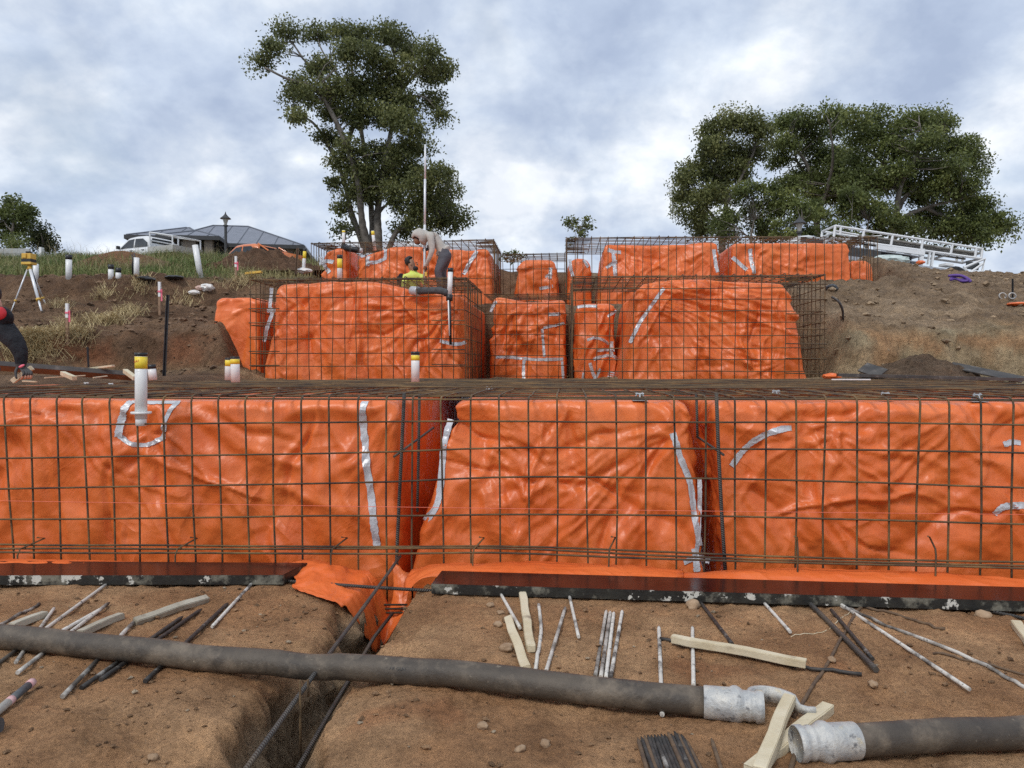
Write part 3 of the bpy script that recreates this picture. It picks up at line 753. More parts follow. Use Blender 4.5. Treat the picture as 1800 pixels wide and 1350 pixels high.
m2C.tape([(953, 575), (955, 600), (957, 625)], 0.05); m2C.tape([(955, 573), (975, 570), (992, 568)], 0.05); m2C.tape([(963, 549), (985, 551)], 0.06)
m2C.tape([(872, 533), (866, 542), (862, 552)], 0.06); m2C.tape([(988, 635), (990, 665)], 0.05)
m2D = Mound('narrow orange plastic wrapped mound with a patchwork of silver tape', (0.22, 1.08, Y2B + 0.15, 17.0), (0.25, 0.98, Y2B + 0.30, 17.0), 0.95, 2.66, 0.12, 0.03, 45, 1.3, 30)
m2D.tape([(1015, 539), (1030, 537), (1050, 538)], 0.06); m2D.tape([(1032, 598), (1045, 594), (1060, 598), (1070, 605)], 0.05)
m2D.tape([(1076, 600), (1075, 615), (1076, 625)], 0.06); m2D.tape([(1050, 616), (1065, 615), (1080, 615)], 0.06)
m2D.tape([(1043, 632), (1056, 627), (1075, 625), (1085, 630)], 0.06); m2D.tape([(1037, 638), (1040, 650), (1046, 666)], 0.06); m2D.tape([(1055, 648), (1047, 665)], 0.05)
m2D.tape([(1026, 655), (1024, 668)], 0.05); m2D.tape([(1068, 556), (1084, 546)], 0.05)
for dy_ in (0, 4, 8): m2D.tape([(1068, 653 + dy_), (1081, 656 + dy_)], 0.02)
m2E = Mound('large orange plastic wrapped mound inside the right cage', (0.98, 3.96, G2, 16.6), (1.26, 3.62, G2 + 0.16, 16.6), 0.95, 2.80, 0.09, 0.024, 52, 1.0, 46, key='E', fan=[(1120, 490, -72, 2, 18, 3.4, .036), (1385, 495, -105, -75, 6, 2.0, .030), (1400, 640, 150, 200, 7, 2.0, .022)],
            sag=lambda x, y: 0.04 * np.sin((x - 1) * 1.6) - 0.05 * sstep(1.8, 1.2, x), radial=[(XP(1150, G2), ZP(530, G2), 9, 1.5, 0.022)])
m2E.tape([(1168, 508), (1150, 530), (1128, 560), (1117, 580), (1108, 600)], 0.06)
G3 = Y3 + 0.2
m3A = Mound('small orange plastic wrapped mound at the top left corner with crossed tape', (-6.12, -5.38, G3, 21.5), (-6.0, -5.42, G3 + 0.05, 21.5), 2.7, 4.34, 0.16, 0.05, 61, 1.1, 20, sag=lambda x, y: 0.14 * sstep(-6.1, -5.5, x) - 0.06)
m3A.tape([(562, 447), (570, 465), (578, 478)], 0.09); m3A.tape([(560, 460), (572, 456), (586, 462)], 0.09)
m3B = Mound('long orange plastic wrapped mound of the top row behind the two workers', (-5.22, -1.76, G3, 21.5), (-5.15, -1.86, G3 + 0.06, 21.5), 2.7, 4.36, 0.12, 0.035, 64, 1.0, 40, key='F', fan=[(850, 432, 195, 262, 12, 2.0, .036), (655, 452, 200, 340, 10, 1.2, .030)],
            sag=lambda x, y: -0.17 * sstep(-4.2, -5.2, x) - 0.05 * np.sin(x * 2), radial=[(XP(655, G3), ZP(450, G3), 10, 0.7, 0.025), (XP(830, G3), ZP(450, G3), 7, 0.9, 0.025)])
m3B.tape([(645, 453), (662, 456), (678, 453)], 0.09); m3B.tape([(648, 440), (646, 455), (651, 458)], 0.09); m3B.tape([(677, 437), (676, 455)], 0.08); m3B.tape([(838, 437), (826, 458), (815, 480)], 0.09)
m3C = Mound('rounded recessed orange wrapped mound of the top row, next to the sapling', (-1.36, -0.12, Y3B + 0.2, 23.5), (-1.28, -0.22, Y3B + 0.3, 23.5), 2.7, 4.40, 0.26, 0.05, 71, 1.2, 26)
m3C.tape([(968, 470), (967, 485), (966, 490)], 0.1); m3C.tape([(958, 485), (970, 483)], 0.09); m3C.tape([(948, 507), (972, 503)], 0.09)
m3D = Mound('small recessed orange wrapped mound below the sapling', (0.06, 0.84, Y3B + 0.2, 23.5), (0.12, 0.70, Y3B + 0.3, 23.5), 2.7, 4.42, 0.24, 0.05, 74, 1.2, 18)
m3D.tape([(1002, 452), (1003, 470), (1007, 485)], 0.09); m3D.tape([(1026, 456), (1034, 470)], 0.08)
m3E = Mound('orange wrapped mound in the middle of the top row with taped left corner', (0.86, 3.80, G3, 21.8), (1.0, 3.72, G3 + 0.08, 21.8), 2.7, 4.40, 0.12, 0.035, 77, 1.0, 40, key='F', fan=[(1075, 440, -80, -10, 10, 2.0, .032), (1260, 440, 200, 260, 8, 1.8, .030)], sag=lambda x, y: 0.03 * np.sin(x * 2.2))
m3E.tape([(1068, 440), (1080, 443), (1092, 443)], 0.09); m3E.tape([(1078, 443), (1080, 465), (1082, 485)], 0.09); m3E.tape([(1066, 472), (1076, 464), (1085, 460)], 0.08); m3E.tape([(1255, 440), (1258, 465), (1261, 480)], 0.09)
m3F = Mound('orange wrapped mound at the right of the top row, below the white rack truck', (3.98, 6.90, G3 - 0.05, 21.8), (4.05, 6.78, G3, 21.8), 2.7, 4.38, 0.10, 0.035, 81, .9, 30, key='E', fan=[(1300, 440, -85, -15, 9, 1.8, .030)], sag=lambda x, y: -0.02 * sstep(5, 7, x))
m3F.tape([(1319, 437), (1321, 460), (1324, 482)], 0.09); m3F.tape([(1288, 452), (1300, 462), (1313, 474)], 0.09)
m3G = Mound('low end piece of orange wrapping beside the right hand earth bank', (7.0, 7.62, 18.7, 21.0), (7.02, 7.52, 18.75, 21.0), 2.8, 4.02, 0.15, 0.05, 85, 1.2, 14)

# ---------------------------------------------------------------- reinforcing mesh cages, every bar a part
rng = random.Random(5)
def wob(p, a, s=0.0):
    p = np.array([tuple(q) for q in p], float)
    return p + a * np.stack([pn(p[:, 0] * 1.3 + s, p[:, 1] * 1.3, p[:, 2] * 1.3), pn(p[:, 0] * 1.3 + s + 40, p[:, 1] * 1.3, p[:, 2] * 1.3), pn(p[:, 0] * 1.3 + s + 80, p[:, 1] * 1.3, p[:, 2] * 1.3)], 1)
def poly_line(pts, step):
    pts = np.array([tuple(p) for p in pts], float); out = [pts[0]]
    for a, b in zip(pts[:-1], pts[1:]):
        n = max(1, int(round(np.linalg.norm(b - a) / step)))
        for k in range(1, n + 1): out.append(a + (b - a) * k / n)
    return np.array(out)
def bar(root, pts, r, step=0.4, w=0.012, sides=6, name='bar', m=None):
    q = wob(poly_line(pts, step), w, rng.random() * 60)
    o = tube(name, q, r, m or M_MESH, root, sides)
    o.location = -root.location
    return o
def bend(p, q, s, rad=0.045):
    """corner at q between p and s, rounded"""
    p, q, s = Vector(p), Vector(q), Vector(s)
    a = q + (p - q).normalized() * rad; b = q + (s - q).normalized() * rad
    m = (a + b) / 4 + q / 2
    return [a, m, b]

# lowest row: one long cage, front rows measured in the photograph
cg = empty('reinforcing_cage', (0, Y1, -0.4), 'long rusty mesh cage over the lowest row, its top mesh lying level', 'steel cage', 'reinforcing cages')
RB = 0.0070
x = XP(6, Y1)
while x > -5.6: x -= 0.2
k = 0
while x < 5.6:
    j = rng.uniform(-0.008, 0.008); xb = x + j + 0.045 * sstep(-4.5, -0.5, -abs(x)) * 0 + rng.uniform(-0.02, 0.02)
    if x < -2.2: xb += 0.05 * min(1, (-2.2 - x) / 2)
    yb = 11.5 if x > -3.5 else 10.2
    zt = Z1 + rng.uniform(-0.006, 0.004)
    pts = [(xb, Y1 + rng.uniform(-.01, .02), -0.32), ((x + xb) / 2 + rng.uniform(-.008, .008), Y1 - 0.004, 0.45)] + bend((x, Y1, 0.6), (x, Y1, zt), (x, 7, zt), 0.05) + [(x + rng.uniform(-.02, .02), 8.2, zt + rng.uniform(-0.015, 0.004)), (x + rng.uniform(-.03, .03), yb, zt - 0.01)]
    bar(cg, pts, RB, 0.5, 0.014)
    x += 0.2; k += 1
rows = [[(-60, 749), (0, 748), (620, 742), (900, 741), (1200, 743), (1524, 743), (1870, 747)],
        [(-60, 808), (0, 806), (620, 796), (900, 788), (1200, 789), (1524, 791), (1870, 798)],
        [(-60, 861), (0, 860), (620, 848), (900, 838), (1200, 840), (1524, 848), (1870, 859)],
        [(-60, 913), (0, 913), (620, 907), (900, 905), (1200, 907), (1524, 914), (1870, 923)]]
for rw in rows:
    bar(cg, smooth_path([P(a, b, Y1 - 0.016) for a, b in rw], 26), RB, 0.3, 0.006)
yy = Y1 + 0.03; k = 0
while yy < 11.5:
    xl = -5.6 if yy < 10.2 else -3.6
    bar(cg, [(xl, yy, Z1 - 0.015 + rng.uniform(-.008, .004)), (0, yy + rng.uniform(-.02, .02), Z1 - 0.016), (5.6, yy + rng.uniform(-.03, .03), Z1 - 0.015 + rng.uniform(-.008, .004))], RB, 0.6, 0.012)
    yy += 0.2 if k else 0.12; k += 1
# lapped second layer on top
yy = 6.5
while yy < 11.4:
    xl = -5.4 if yy < 10.2 else -3.6
    bar(cg, [(xl + rng.uniform(0, 1), yy, Z1 + 0.014), (rng.uniform(-1, 1), yy + rng.uniform(-.03, .03), Z1 + 0.016), (5.5 - rng.uniform(0, 1), yy + rng.uniform(-.04, .04), Z1 + 0.012)], RB, 0.6, 0.012)
    yy += rng.uniform(0.17, 0.24)
# beam cage in the cross trench: three long bars and hooked ties
bc = empty('beam_cage', (0, Y1 - 0.1, -0.5), 'three long rusty bars with hooked ties low in front of the near mounds', 'steel cage', 'reinforcing cages')
low = [[(-60, 956), (0, 957), (620, 961), (900, 960), (1200, 972), (1524, 983), (1870, 988)],
       [(-60, 965), (0, 965), (620, 964), (900, 964), (1200, 978), (1524, 988), (1870, 997)],
       [(-60, 972), (0, 971), (620, 973), (900, 973), (1200, 984), (1524, 992), (1870, 1001)]]
for q, rw in enumerate(low):
    bar(bc, smooth_path([P(a, b, Y1 - 0.05 - 0.05 * q) for a, b in rw], 24), 0.0075, 0.3, 0.005)
for px in (30, 308, 582, 832, 1072, 1405, 1648):
    a = P(px, 972, Y1 - 0.17); xx = a.x
    bar(bc, [(xx + .02, Y1 + 0.0, a.z + .07), (xx + .05, Y1 + 0.04, a.z + 0.055), (xx, Y1 - 0.14, a.z + 0.02), (xx - 0.005, Y1 - 0.16, a.z - 0.02), (xx - .01, Y1 - 0.16, a.z - 0.36)], 0.006, 0.2, 0.002, name='tie')

# stepped rows
def box_cage(label, x0, x1, yf, yb, zb, zt, row_z, r=0.0078, sl=True, sr=True, hook=0.0, xstep=0.2, ystep=0.2, tz=None, cross=0.2):
    root = empty('reinforcing_cage', ((x0 + x1) / 2, yf, zb), label, 'steel cage', 'reinforcing cages')
    tz = tz or (lambda x: zt)
    n = int(round((x1 - x0) / xstep))
    for k in range(n + 1):
        x = x0 + (x1 - x0) * k / n + rng.uniform(-.012, .012)
        z = tz(x) + rng.uniform(-0.008, 0.012)
        yb_ = yb + rng.uniform(-.05, .08)
        bar(root, [(x + rng.uniform(-.02, .02), yf, zb), (x, yf, (zb + zt) / 2)] + bend((x, yf, zb), (x, yf, z), (x, yb, z)) + [(x, yb_, z)], r, 0.6, 0.018, 5)
    for sgn, on, xx in ((-1, sl, x0), (1, sr, x1)):
        if on:
            m_ = int((yb - yf) / ystep)
            for k in range(1, m_ + 1):
                y = yf + k * ystep + rng.uniform(-.012, .012); z = tz(xx)
                bar(root, [(xx, y, zb)] + bend((xx, y, zb), (xx, y, z), (xx - sgn * 0.5, y, z)) + [(xx - sgn * rng.uniform(0.35, 0.6), y, z)], r, 0.6, 0.015, 5)
    for z in row_z:
        dz = rng.uniform(-.012, .012); z0_ = z + dz; zz = lambda x: z0_ + (tz(x) - zt)
        pts = []
        if sl: pts += [(x0 + .01, yb, zz(x0))] + bend((x0 + .01, yb, zz(x0)), (x0 + .01, yf - .013, zz(x0)), (x1, yf - .013, zz(x0)), 0.03)
        else: pts += [(x0 - hook, yf - .013, zz(x0))]
        pts += [((x0 + x1) / 2, yf - .013, z0_ + rng.uniform(-.012, .012) + (tz((x0 + x1) / 2) - zt))]
        if sr: pts += bend((x0, yf - .013, zz(x1)), (x1 - .01, yf - .013, zz(x1)), (x1 - .01, yb, zz(x1)), 0.03) + [(x1 - .01, yb, zz(x1))]
        else: pts += [(x1 + hook, yf - .013, zz(x1))]
        bar(root, pts, r, 0.6, 0.014, 5)
    y = yf + 0.05
    while y < yb:
        z = lambda x: tz(x) - 0.014
        bar(root, [(x0 - .03, y, z(x0)), ((x0 + x1) / 2, y, z((x0 + x1) / 2)), (x1 + .03, y, z(x1))], r, 0.6, 0.014, 5)
        y += cross
    return root
XM0, XM1 = -1.60, 0.14
c2L = box_cage('rusty mesh cage with open right side around the large left mound of the middle step', -5.2, XM0, Y2, Y2B, 0.95, Z2, [Z2 - 0.02] + [2.56 - 0.232 * k for k in range(7)], sl=True, sr=True)
c2M = box_cage('recessed mesh cage panel between the two large cages of the middle step', XM0 + 0.05, XM1 - 0.03, Y2B + 0.03, 15.9, 0.95, Z2 - 0.03, [Z2 - 0.04 - 0.2 * k for k in range(9)], sl=False, sr=False, hook=0.02)
c2R = box_cage('rusty mesh cage with projecting bars around the large right mound of the middle step', XM1, 4.1, Y2, Y2B, 0.95, Z2, [Z2 - 0.02 - 0.19 * k for k in range(10)], sl=True, sr=True)
for k in range(8):      # short lapped corner bars
    z = 2.70 - 0.235 * k
    bar(c2R, [(4.13, Y2 - .03, z), (3.5, Y2 - .032, z + .01)], 0.009, 0.4, 0.004, 5, 'lap_bar')
    bar(c2L, [(-5.22, Y2 - .03, z - .1), (-4.7, Y2 - .032, z - .1)], 0.009, 0.4, 0.004, 5, 'lap_bar')
for zz_ in (2.15, 1.68, 1.43): bar(c2L, [(XM0, Y2 - .03, zz_), (XM0 - 0.55, Y2 - .032, zz_ + .01)], 0.009, 0.4, 0.004, 5, 'lap_bar')
c3L = box_cage('mesh cage standing over the top row left of the gap', -6.25, -1.72, Y3, Y3B, 2.75, Z3, [Z3 - 0.02 - 0.95 * k for k in range(2)], r=0.009, tz=lambda x: Z3 - 0.04 * sstep(-1.7, -6.2, x))
c3M = box_cage('recessed mesh cage panel of the top row beside the sapling', -1.68, 0.02, Y3B + 0.03, 22.0, 2.75, Z3, [Z3 - 0.05, Z3 - .45], r=0.009, sl=False, sr=False)
c3R = box_cage('long mesh cage over the top row right of the gap', 0.06, 7.35, Y3, Y3B + 0.4, 2.75, Z3 + 0.02, [Z3 - 0.02], r=0.009, sl=True, sr=True, tz=lambda x: Z3 + 0.02 - 0.06 * sstep(2, 7, x))

# ---------------------------------------------------------------- things on the near ground
M_WPEG = mat('worn_white_peg', (0.55, 0.51, 0.45), (0.72, 0.69, 0.63), 30, 0.7, bump=0.002, bscale=80, coord='Object', rnd=True, extra=[((0.06, 0.05, 0.045), 0.52, 0.62, 3.0), ((0.08, 0.07, 0.06), 0.60, 0.66, 34.0)])
M_DPEG = mat('dark_peg', (0.025, 0.023, 0.022), (0.07, 0.06, 0.052), 20, 0.55, 0.2, bump=0.003, bscale=70, rnd=True, extra=[((0.50, 0.46, 0.41), 0.60, 0.72, 3.5)])
M_MPEG = mat('half_painted_peg', (0.05, 0.045, 0.04), (0.11, 0.09, 0.07), 20, 0.6, 0.1, bump=0.002, bscale=80, rnd=True, extra=[((0.60, 0.56, 0.50), 0.42, 0.56, 2.6), ((0.08, 0.07, 0.06), 0.60, 0.66, 34.0)])
M_RUST = mat('rusty_rod', (0.08, 0.05, 0.032), (0.16, 0.10, 0.055), 22, 0.75, bump=0.002, bscale=90, rnd=True)
M_TIMB = mat('pale_pine', (0.55, 0.46, 0.30), (0.68, 0.60, 0.44), 5, 0.75, bump=0.003, bscale=60, rnd=True, extra=[((0.30, 0.24, 0.17), 0.60, 0.75, 7.0)])
M_RUBB = mat('worn_black_rubber', (0.048, 0.038, 0.029), (0.10, 0.078, 0.056), 5, 0.58, bump=0.004, bscale=45, rnd=True, extra=[((0.23, 0.18, 0.128), 0.50, 0.78, 6.0), ((0.36, 0.30, 0.22), 0.66, 0.8, 26.0)])
M_GALV = mat('cement_splashed_galvanised', (0.40, 0.41, 0.41), (0.60, 0.58, 0.53), 16, 0.5, 0.25, bump=0.006, bscale=40, extra=[((0.16, 0.16, 0.165), 0.58, 0.68, 22.0), ((0.62, 0.53, 0.36), 0.62, 0.74, 14.0)])
M_PLYT = mat('red_brown_film', (0.028, 0.008, 0.0065), (0.045, 0.013, 0.010), 3, 0.10, bump=0.0012, bscale=18, spec=0.16, rough2=0.2)
M_PLYE = mat('chipped_black_edge', (0.012, 0.012, 0.011), (0.03, 0.03, 0.024), 10, 0.5, bump=0.004, bscale=30, extra=[((0.20, 0.19, 0.15), 0.52, 0.62, 5.0), ((0.60, 0.59, 0.53), 0.59, 0.615, 8.0)])
M_STONE = mat('sandy_stone', (0.26, 0.16, 0.09), (0.42, 0.29, 0.18), 12, 0.85, bump=0.008, bscale=40, rnd=True)

def lay(pix, r, m, name, label, cat, group=None, tip=False, sides=8, lift=0.0, bow=0.0, ends=None):
    """rod lying on the soil along photo pixels"""
    pts = [G(a, b, 0.0) for a, b in pix]
    q = smooth_path(pts, max(8, 6 * len(pts))) if len(pts) > 2 else poly_line(pts, 0.06)
    z = zf(q[:, 0], q[:, 1])
    if len(pts) == 2:     # a straight rod rests on the high spots
        t = np.linspace(0, 1, len(q)); A = np.stack([t, 1 - t], 1)
        l = np.linalg.lstsq(A, z, rcond=None)[0]; zz = A @ l; zz = zz + max(0, np.percentile(z - zz, 80)); z = zz
    q[:, 2] = z + r * 0.85 + lift
    if ends: q[:, 2] += np.linspace(ends[0], ends[1], len(q))
    rad = np.full(len(q), r)
    if tip:
        L = np.linalg.norm(np.diff(q, axis=0), axis=1).sum(); s_ = np.concatenate([[0], np.cumsum(np.linalg.norm(np.diff(q, axis=0), axis=1))])
        e = q[0] + (q[1] - q[0]) / np.linalg.norm(q[1] - q[0]) * min(0.035, np.linalg.norm(q[1] - q[0]) * 0.6)
        q = np.vstack([q[:1], e[None], q[1:]]); rad = np.concatenate([[r * 0.25], np.full(len(q) - 1, r)])
    o = tube(name, q - q.mean(0), rad, m, None, sides)
    o.location = tuple(q.mean(0))
    return tag(o, label, cat, group)
GP = 'steel pegs lying on the soil'
pegs = [
 ([(69, 1063), (38, 1082), (-12, 1112)], .009, M_MPEG, 'white and black peg crossing the left frame edge above the hose', 0),
 ([(95, 1077), (28, 1177)], .009, M_MPEG, 'short peg with tan top leaning steepest, under the hose near the left edge', 0),
 ([(188, 1031), (-20, 1192)], .0095, M_MPEG, 'longest white peg running from the left plank under the hose to the frame edge', 1),
 ([(193, 1066), (31, 1193)], .010, M_MPEG, 'dark ended peg with black tip, lower of the touching pair left of the timber', 1),
 ([(186, 1072), (62, 1150)], .010, M_WPEG, 'white peg, upper left one of the touching pair left of the timber', 1),
 ([(234, 1098), (110, 1229)], .0105, M_MPEG, 'grey peg with ochre top at the foot of the waney timber', 0),
 ([(322, 1084), (143, 1212)], .011, M_DPEG, 'dark peg, left one of the side by side pair below the waney timber', 1),
 ([(355, 1070), (177, 1199)], .011, M_DPEG, 'dark peg, right one of the side by side pair below the waney timber', 1),
 ([(401, 1063), (255, 1198)], .011, M_DPEG, 'black peg ending alone below the hose, left of the trench', 1),
 ([(443, 1030), (373, 1102)], .0095, M_WPEG, 'white peg pointing up to the end of the left plank', 0),
 ([(881, 1052), (914, 1112)], .0095, M_WPEG, 'small white peg touching the head of the split timber', 0),
 ([(947, 1068), (951, 1115), (940, 1186)], .0095, M_WPEG, 'bent white peg just right of the upright timber', 0),
 ([(994, 1075), (960, 1186)], .0095, M_MPEG, 'grey peg leaning right, between the bent peg and the bundle', 1),
 ([(1001, 1054), (1017, 1127)], .009, M_WPEG, 'short white peg alone directly under the right plank', 0),
 ([(1066, 1077), (1046, 1196)], .0095, M_MPEG, 'leftmost of the four bundled white tipped pegs', 1),
 ([(1073, 1081), (1056, 1196)], .0095, M_MPEG, 'second from left of the four bundled white tipped pegs', 1),
 ([(1079, 1083), (1065, 1196)], .0095, M_WPEG, 'third from left of the four bundled white tipped pegs', 1),
 ([(1094, 1079), (1073, 1196)], .0095, M_WPEG, 'rightmost of the four bundled pegs, set a little apart', 1),
 ([(1158, 1109), (1164, 1262)], .0095, M_WPEG, 'white peg passing under the hose left of the squared timber', 1),
 ([(1217, 1107), (1219, 1212)], .0095, M_WPEG, 'white peg passing under the squared timber', 1),
 ([(1230, 1060), (1287, 1146)], .010, M_DPEG, 'black peg flecked with white beside the orange stone', 0),
 ([(1343, 1064), (1389, 1120)], .009, M_WPEG, 'short white peg with black head under the right plank', 0),
 ([(1461, 1082), (1534, 1164)], .010, M_DPEG, 'shorter black peg of the crossed pair at right', 0),
 ([(1460, 1057), (1704, 1214)], .0095, M_WPEG, 'long white peg, lower of the two long ones at right', 1),
 ([(1466, 1060), (1506, 1083), (1720, 1172), (1815, 1216)], .0095, M_MPEG, 'long white peg with a black band, running off the right edge', 0),
 ([(1250, 1302), (1272, 1372)], .008, M_RUST, 'single thin brown rod right of the dark rod pile', 1),
]
for pix, r, m, lab, tp in pegs:
    lay(pix, r, m, 'steel_peg', lab, 'peg', GP, bool(tp))
lay([(1421, 1064), (1540, 1186)], .014, M_BAR, 'rebar_offcut', 'thick black ribbed rebar offcut of the crossed pair at right', 'rebar', 'loose rebar on the soil')
lay([(1660, 1113), (1600, 1093), (1530, 1072), (1514, 1070), (1503, 1085), (1460, 1160), (1395, 1262)], .008, M_RUST, 'bent_rod', 'rusty rod bent back on itself like a hairpin', 'rod', 'loose rebar on the soil')
lay([(1640, 1154), (1720, 1170), (1815, 1190)], .006, M_RUST, 'thin_rod', 'thin rusty wire rod beside the banded long peg', 'rod', 'loose rebar on the soil')
lay([(1742, 1076), (1815, 1090)], .010, M_BAR, 'rebar_offcut', 'silvery ribbed bar poking out under the right plank', 'rebar', 'loose rebar on the soil')
lay([(1400, 1320), (1385, 1372)], .009, M_RUST, 'rusty_rod', 'rusty rod under the open hose end at the bottom', 'rod', 'loose rebar on the soil')
lay([(1500, 1075), (1455, 1110), (1390, 1121)], .0022, M_TIMB, 'tie_wire', 'pale thin twig or wire bent beside the hairpin rod', 'wire')

# fan of dark rods
for k in range(15):
    t = k / 14
    x0, y0 = 1121 + 82 * t, 1305 - 8 * math.sin(t * 3.1) - rng.uniform(0, 5); x1 = 1146 + 98 * t + rng.uniform(-3, 3)
    lab = ['first', 'second', 'third', 'fourth', 'fifth', 'sixth', 'seventh', 'eighth', 'ninth', 'tenth', 'eleventh', 'twelfth', 'thirteenth', 'fourteenth', 'fifteenth'][k]
    lay([(x0, y0), (x1, 1385)], .0085, M_RUST if k in (0, 2, 9, 12, 14) else M_DPEG, 'dark_rod', lab + ' rod from the left in the row of dark rods at the bottom edge', 'rod', 'row of dark rods', True, 7, lift=rng.uniform(0, .004))

def timber(pix, w, h, label, name='timber_peg', m=None, tw=0.0, lift=0.0, zz=None, tipend=None):
    a, b = (G(*pix[0], zz if zz is not None else 0), G(*pix[1], zz if zz is not None else 0)) if len(pix[0]) == 2 else (W(*pix[0]), W(*pix[1]))
    if len(pix[0]) == 2 and zz is None:
        za_, zb_ = gz(a.x, a.y), gz(b.x, b.y); a.z, b.z = za_ + h / 2 + lift, zb_ + h / 2 + lift
    d = b - a; L = d.length; q = d.to_track_quat('X', 'Z') @ Matrix.Rotation(tw, 3, 'X').to_quaternion()
    bm = bmesh.new(); bmesh.ops.create_cube(bm, size=1.0)
    bmesh.ops.scale(bm, vec=(L, w, h), verts=bm.verts)
    rr = random.Random(int(pix[0][0]))
    bmesh.ops.bevel(bm, geom=list(bm.edges), offset=min(w, h) * 0.09, segments=2, affect='EDGES')
    bmesh.ops.subdivide_edges(bm, edges=[e for e in bm.edges if e.calc_length() > L * 0.6], cuts=6)
    for v in bm.verts:
        v.co += Vector((rr.uniform(-.004, .004) if abs(v.co.x) > L * .45 else 0, .0025 * math.sin(v.co.x * 17 + rr.random()), .0025 * math.cos(v.co.x * 13)))
        if tipend and v.co.x * tipend > L * 0.38: v.co.y *= 0.5; v.co.z *= 0.8
    me = bpy.data.meshes.new(name); bm.to_mesh(me); bm.free(); me.materials.append(m or M_TIMB)
    o = link(name, me); o.location = (a + b) / 2; o.rotation_mode = 'QUATERNION'; o.rotation_quaternion = q
    return tag(o, label, 'timber', 'timber pegs')
M_TIMG = mat('weathered_grey_timber', (0.34, 0.30, 0.23), (0.50, 0.46, 0.37), 6, 0.8, bump=0.004, bscale=50, rnd=True, extra=[((0.20, 0.16, 0.11), 0.58, 0.72, 8.0)])
timber([(20, 1114), (80, 1088)], .042, .035, 'weathered timber piece leaning out from behind the hose at far left', m=M_TIMG)
timber([(140, 1124), (213, 1087)], .042, .035, 'whitish squared timber behind the hose with cracked side', m=M_TIMG)
timber([(237, 1098), (364, 1054)], .042, .04, 'waney grey timber piece lying clear of the hose at left', m=M_TIMG, tw=0.4)
timber([(893, 1098), (926, 1183)], .044, .04, 'pale split timber tucked under the hose at centre', tw=0.3)
timber([(919, 1052), (933, 1150)], .044, .038, 'upright pale timber with a notched foot beside the bent peg')
timber([(1181, 1141), (1417, 1180)], .042, .036, 'long clean squared timber lying across a white peg', lift=.016)
lay([(1515, 1191), (1415, 1176), (1300, 1156), (1160, 1133)], .0095, M_DPEG, 'steel_peg', 'grey pointed peg lying along the long squared timber', 'peg', GP, False, lift=0.004)
timber([(1786, 1103), (1822, 1156)], .05, .035, 'pale timber stub cut off by the right frame edge')
timber([(1455, 1252), (1318, 1362)], .05, .04, 'pale timber lying under its crossing mate near the open hose', lift=.0)
timber([(1387, 1256), (1336, 1385)], .047, .04, 'pale timber crossing on top of its mate near the open hose', lift=.045)

# hoses
def hose_path(pix, r):
    pts = [G(a, b, r) for a, b in pix]; q = smooth_path(pts, 60)
    z = zf(q[:, 0], q[:, 1]); z = np.where(z < -0.1, 0.0, z)
    k = np.ones(13) / 13; z = np.convolve(np.pad(z, 6, mode='edge'), k, 'valid')
    q[:, 2] = z + r + 0.008; return q
HR = 0.057
q = hose_path([(-60, 1126), (150, 1138), (420, 1158), (640, 1175), (900, 1202), (1242, 1235)], HR)
root = empty('pump_hose', tuple(q[30]), 'thick worn black rubber hose lying across the whole left side with closed clamp', 'hose', 'concrete pump hoses')
hr_ = HR * (1 + 0.028 * fbm(np.linspace(0, 9, len(q)), 3.0, 1.0, 3))
o = tube('hose_body', q, hr_, M_RUBB, root, 28); o.location = -root.location
def hose_text(root, q, i, txt, size, m):
    c0, c1 = Vector(q[i]), Vector(q[i + 1]); ax = (c1 - c0).normalized(); toc = (CAMP - c0); toc -= ax * toc.dot(ax); toc.normalize(); sd_ = ax.cross(toc)
    cu = bpy.data.curves.new('lettering', 'FONT'); cu.body = txt; cu.size = size
    o = bpy.data.objects.new('lettering', cu); COL.objects.link(o); dg = bpy.context.evaluated_depsgraph_get(); dg.update()
    me = bpy.data.meshes.new_from_object(o.evaluated_get(dg)); COL.objects.unlink(o); bpy.data.objects.remove(o)
    for v in me.vertices:
        a = -v.co.y / HR; v.co = c0 + ax * v.co.x + (toc * math.cos(a) + sd_ * math.sin(a)) * (HR * 1.035)
    me.materials.clear(); me.materials.append(m); ob = link('lettering', me, root); ob.location = -root.location
hose_text(root, q, 38, 'AR GUN', 0.02, M_BLACKP)
def coupling(root, p, d, flip=1):
    """cast coupling: collar, neck with rings"""
    d = d.normalized(); prof = [(0, .0595), (.004, .063), (.10, .064), (.112, .071), (.128, .072), (.140, .066), (.150, .058), (.165, .057), (.170, .060), (.178, .060), (.184, .057), (.196, .057), (.202, .063), (.224, .063), (.228, .060)]
    V, F, U = tube_data([p + d * a for a, _ in prof], [b for _, b in prof], 28, False)
    n = len(prof) * 28
    inner = [(.228, .049), (.12, .048)]
    V2, F2, U2 = tube_data([p + d * a for a, _ in inner], [b for _, b in inner], 28, False)
    Vall = np.vstack([V, V2]); Fl = list(F) + [tuple(i + n for i in f) for f in F2]
    base = (len(prof) - 1) * 28
    Fl += [(base + k, n + k, n + (k + 1) % 28, base + (k + 1) % 28) for k in range(28)]
    Fl += [tuple(n + 28 + k for k in range(28))]
    me = raw_mesh('coupling', Vall, Fl, None, [M_GALV]); o = link('coupling', me, root); o.location = -root.location
    return o
d1 = Vector(q[-1] - q[-4]); coupling(root, Vector(q[-1]) - d1.normalized() * 0.012, d1)
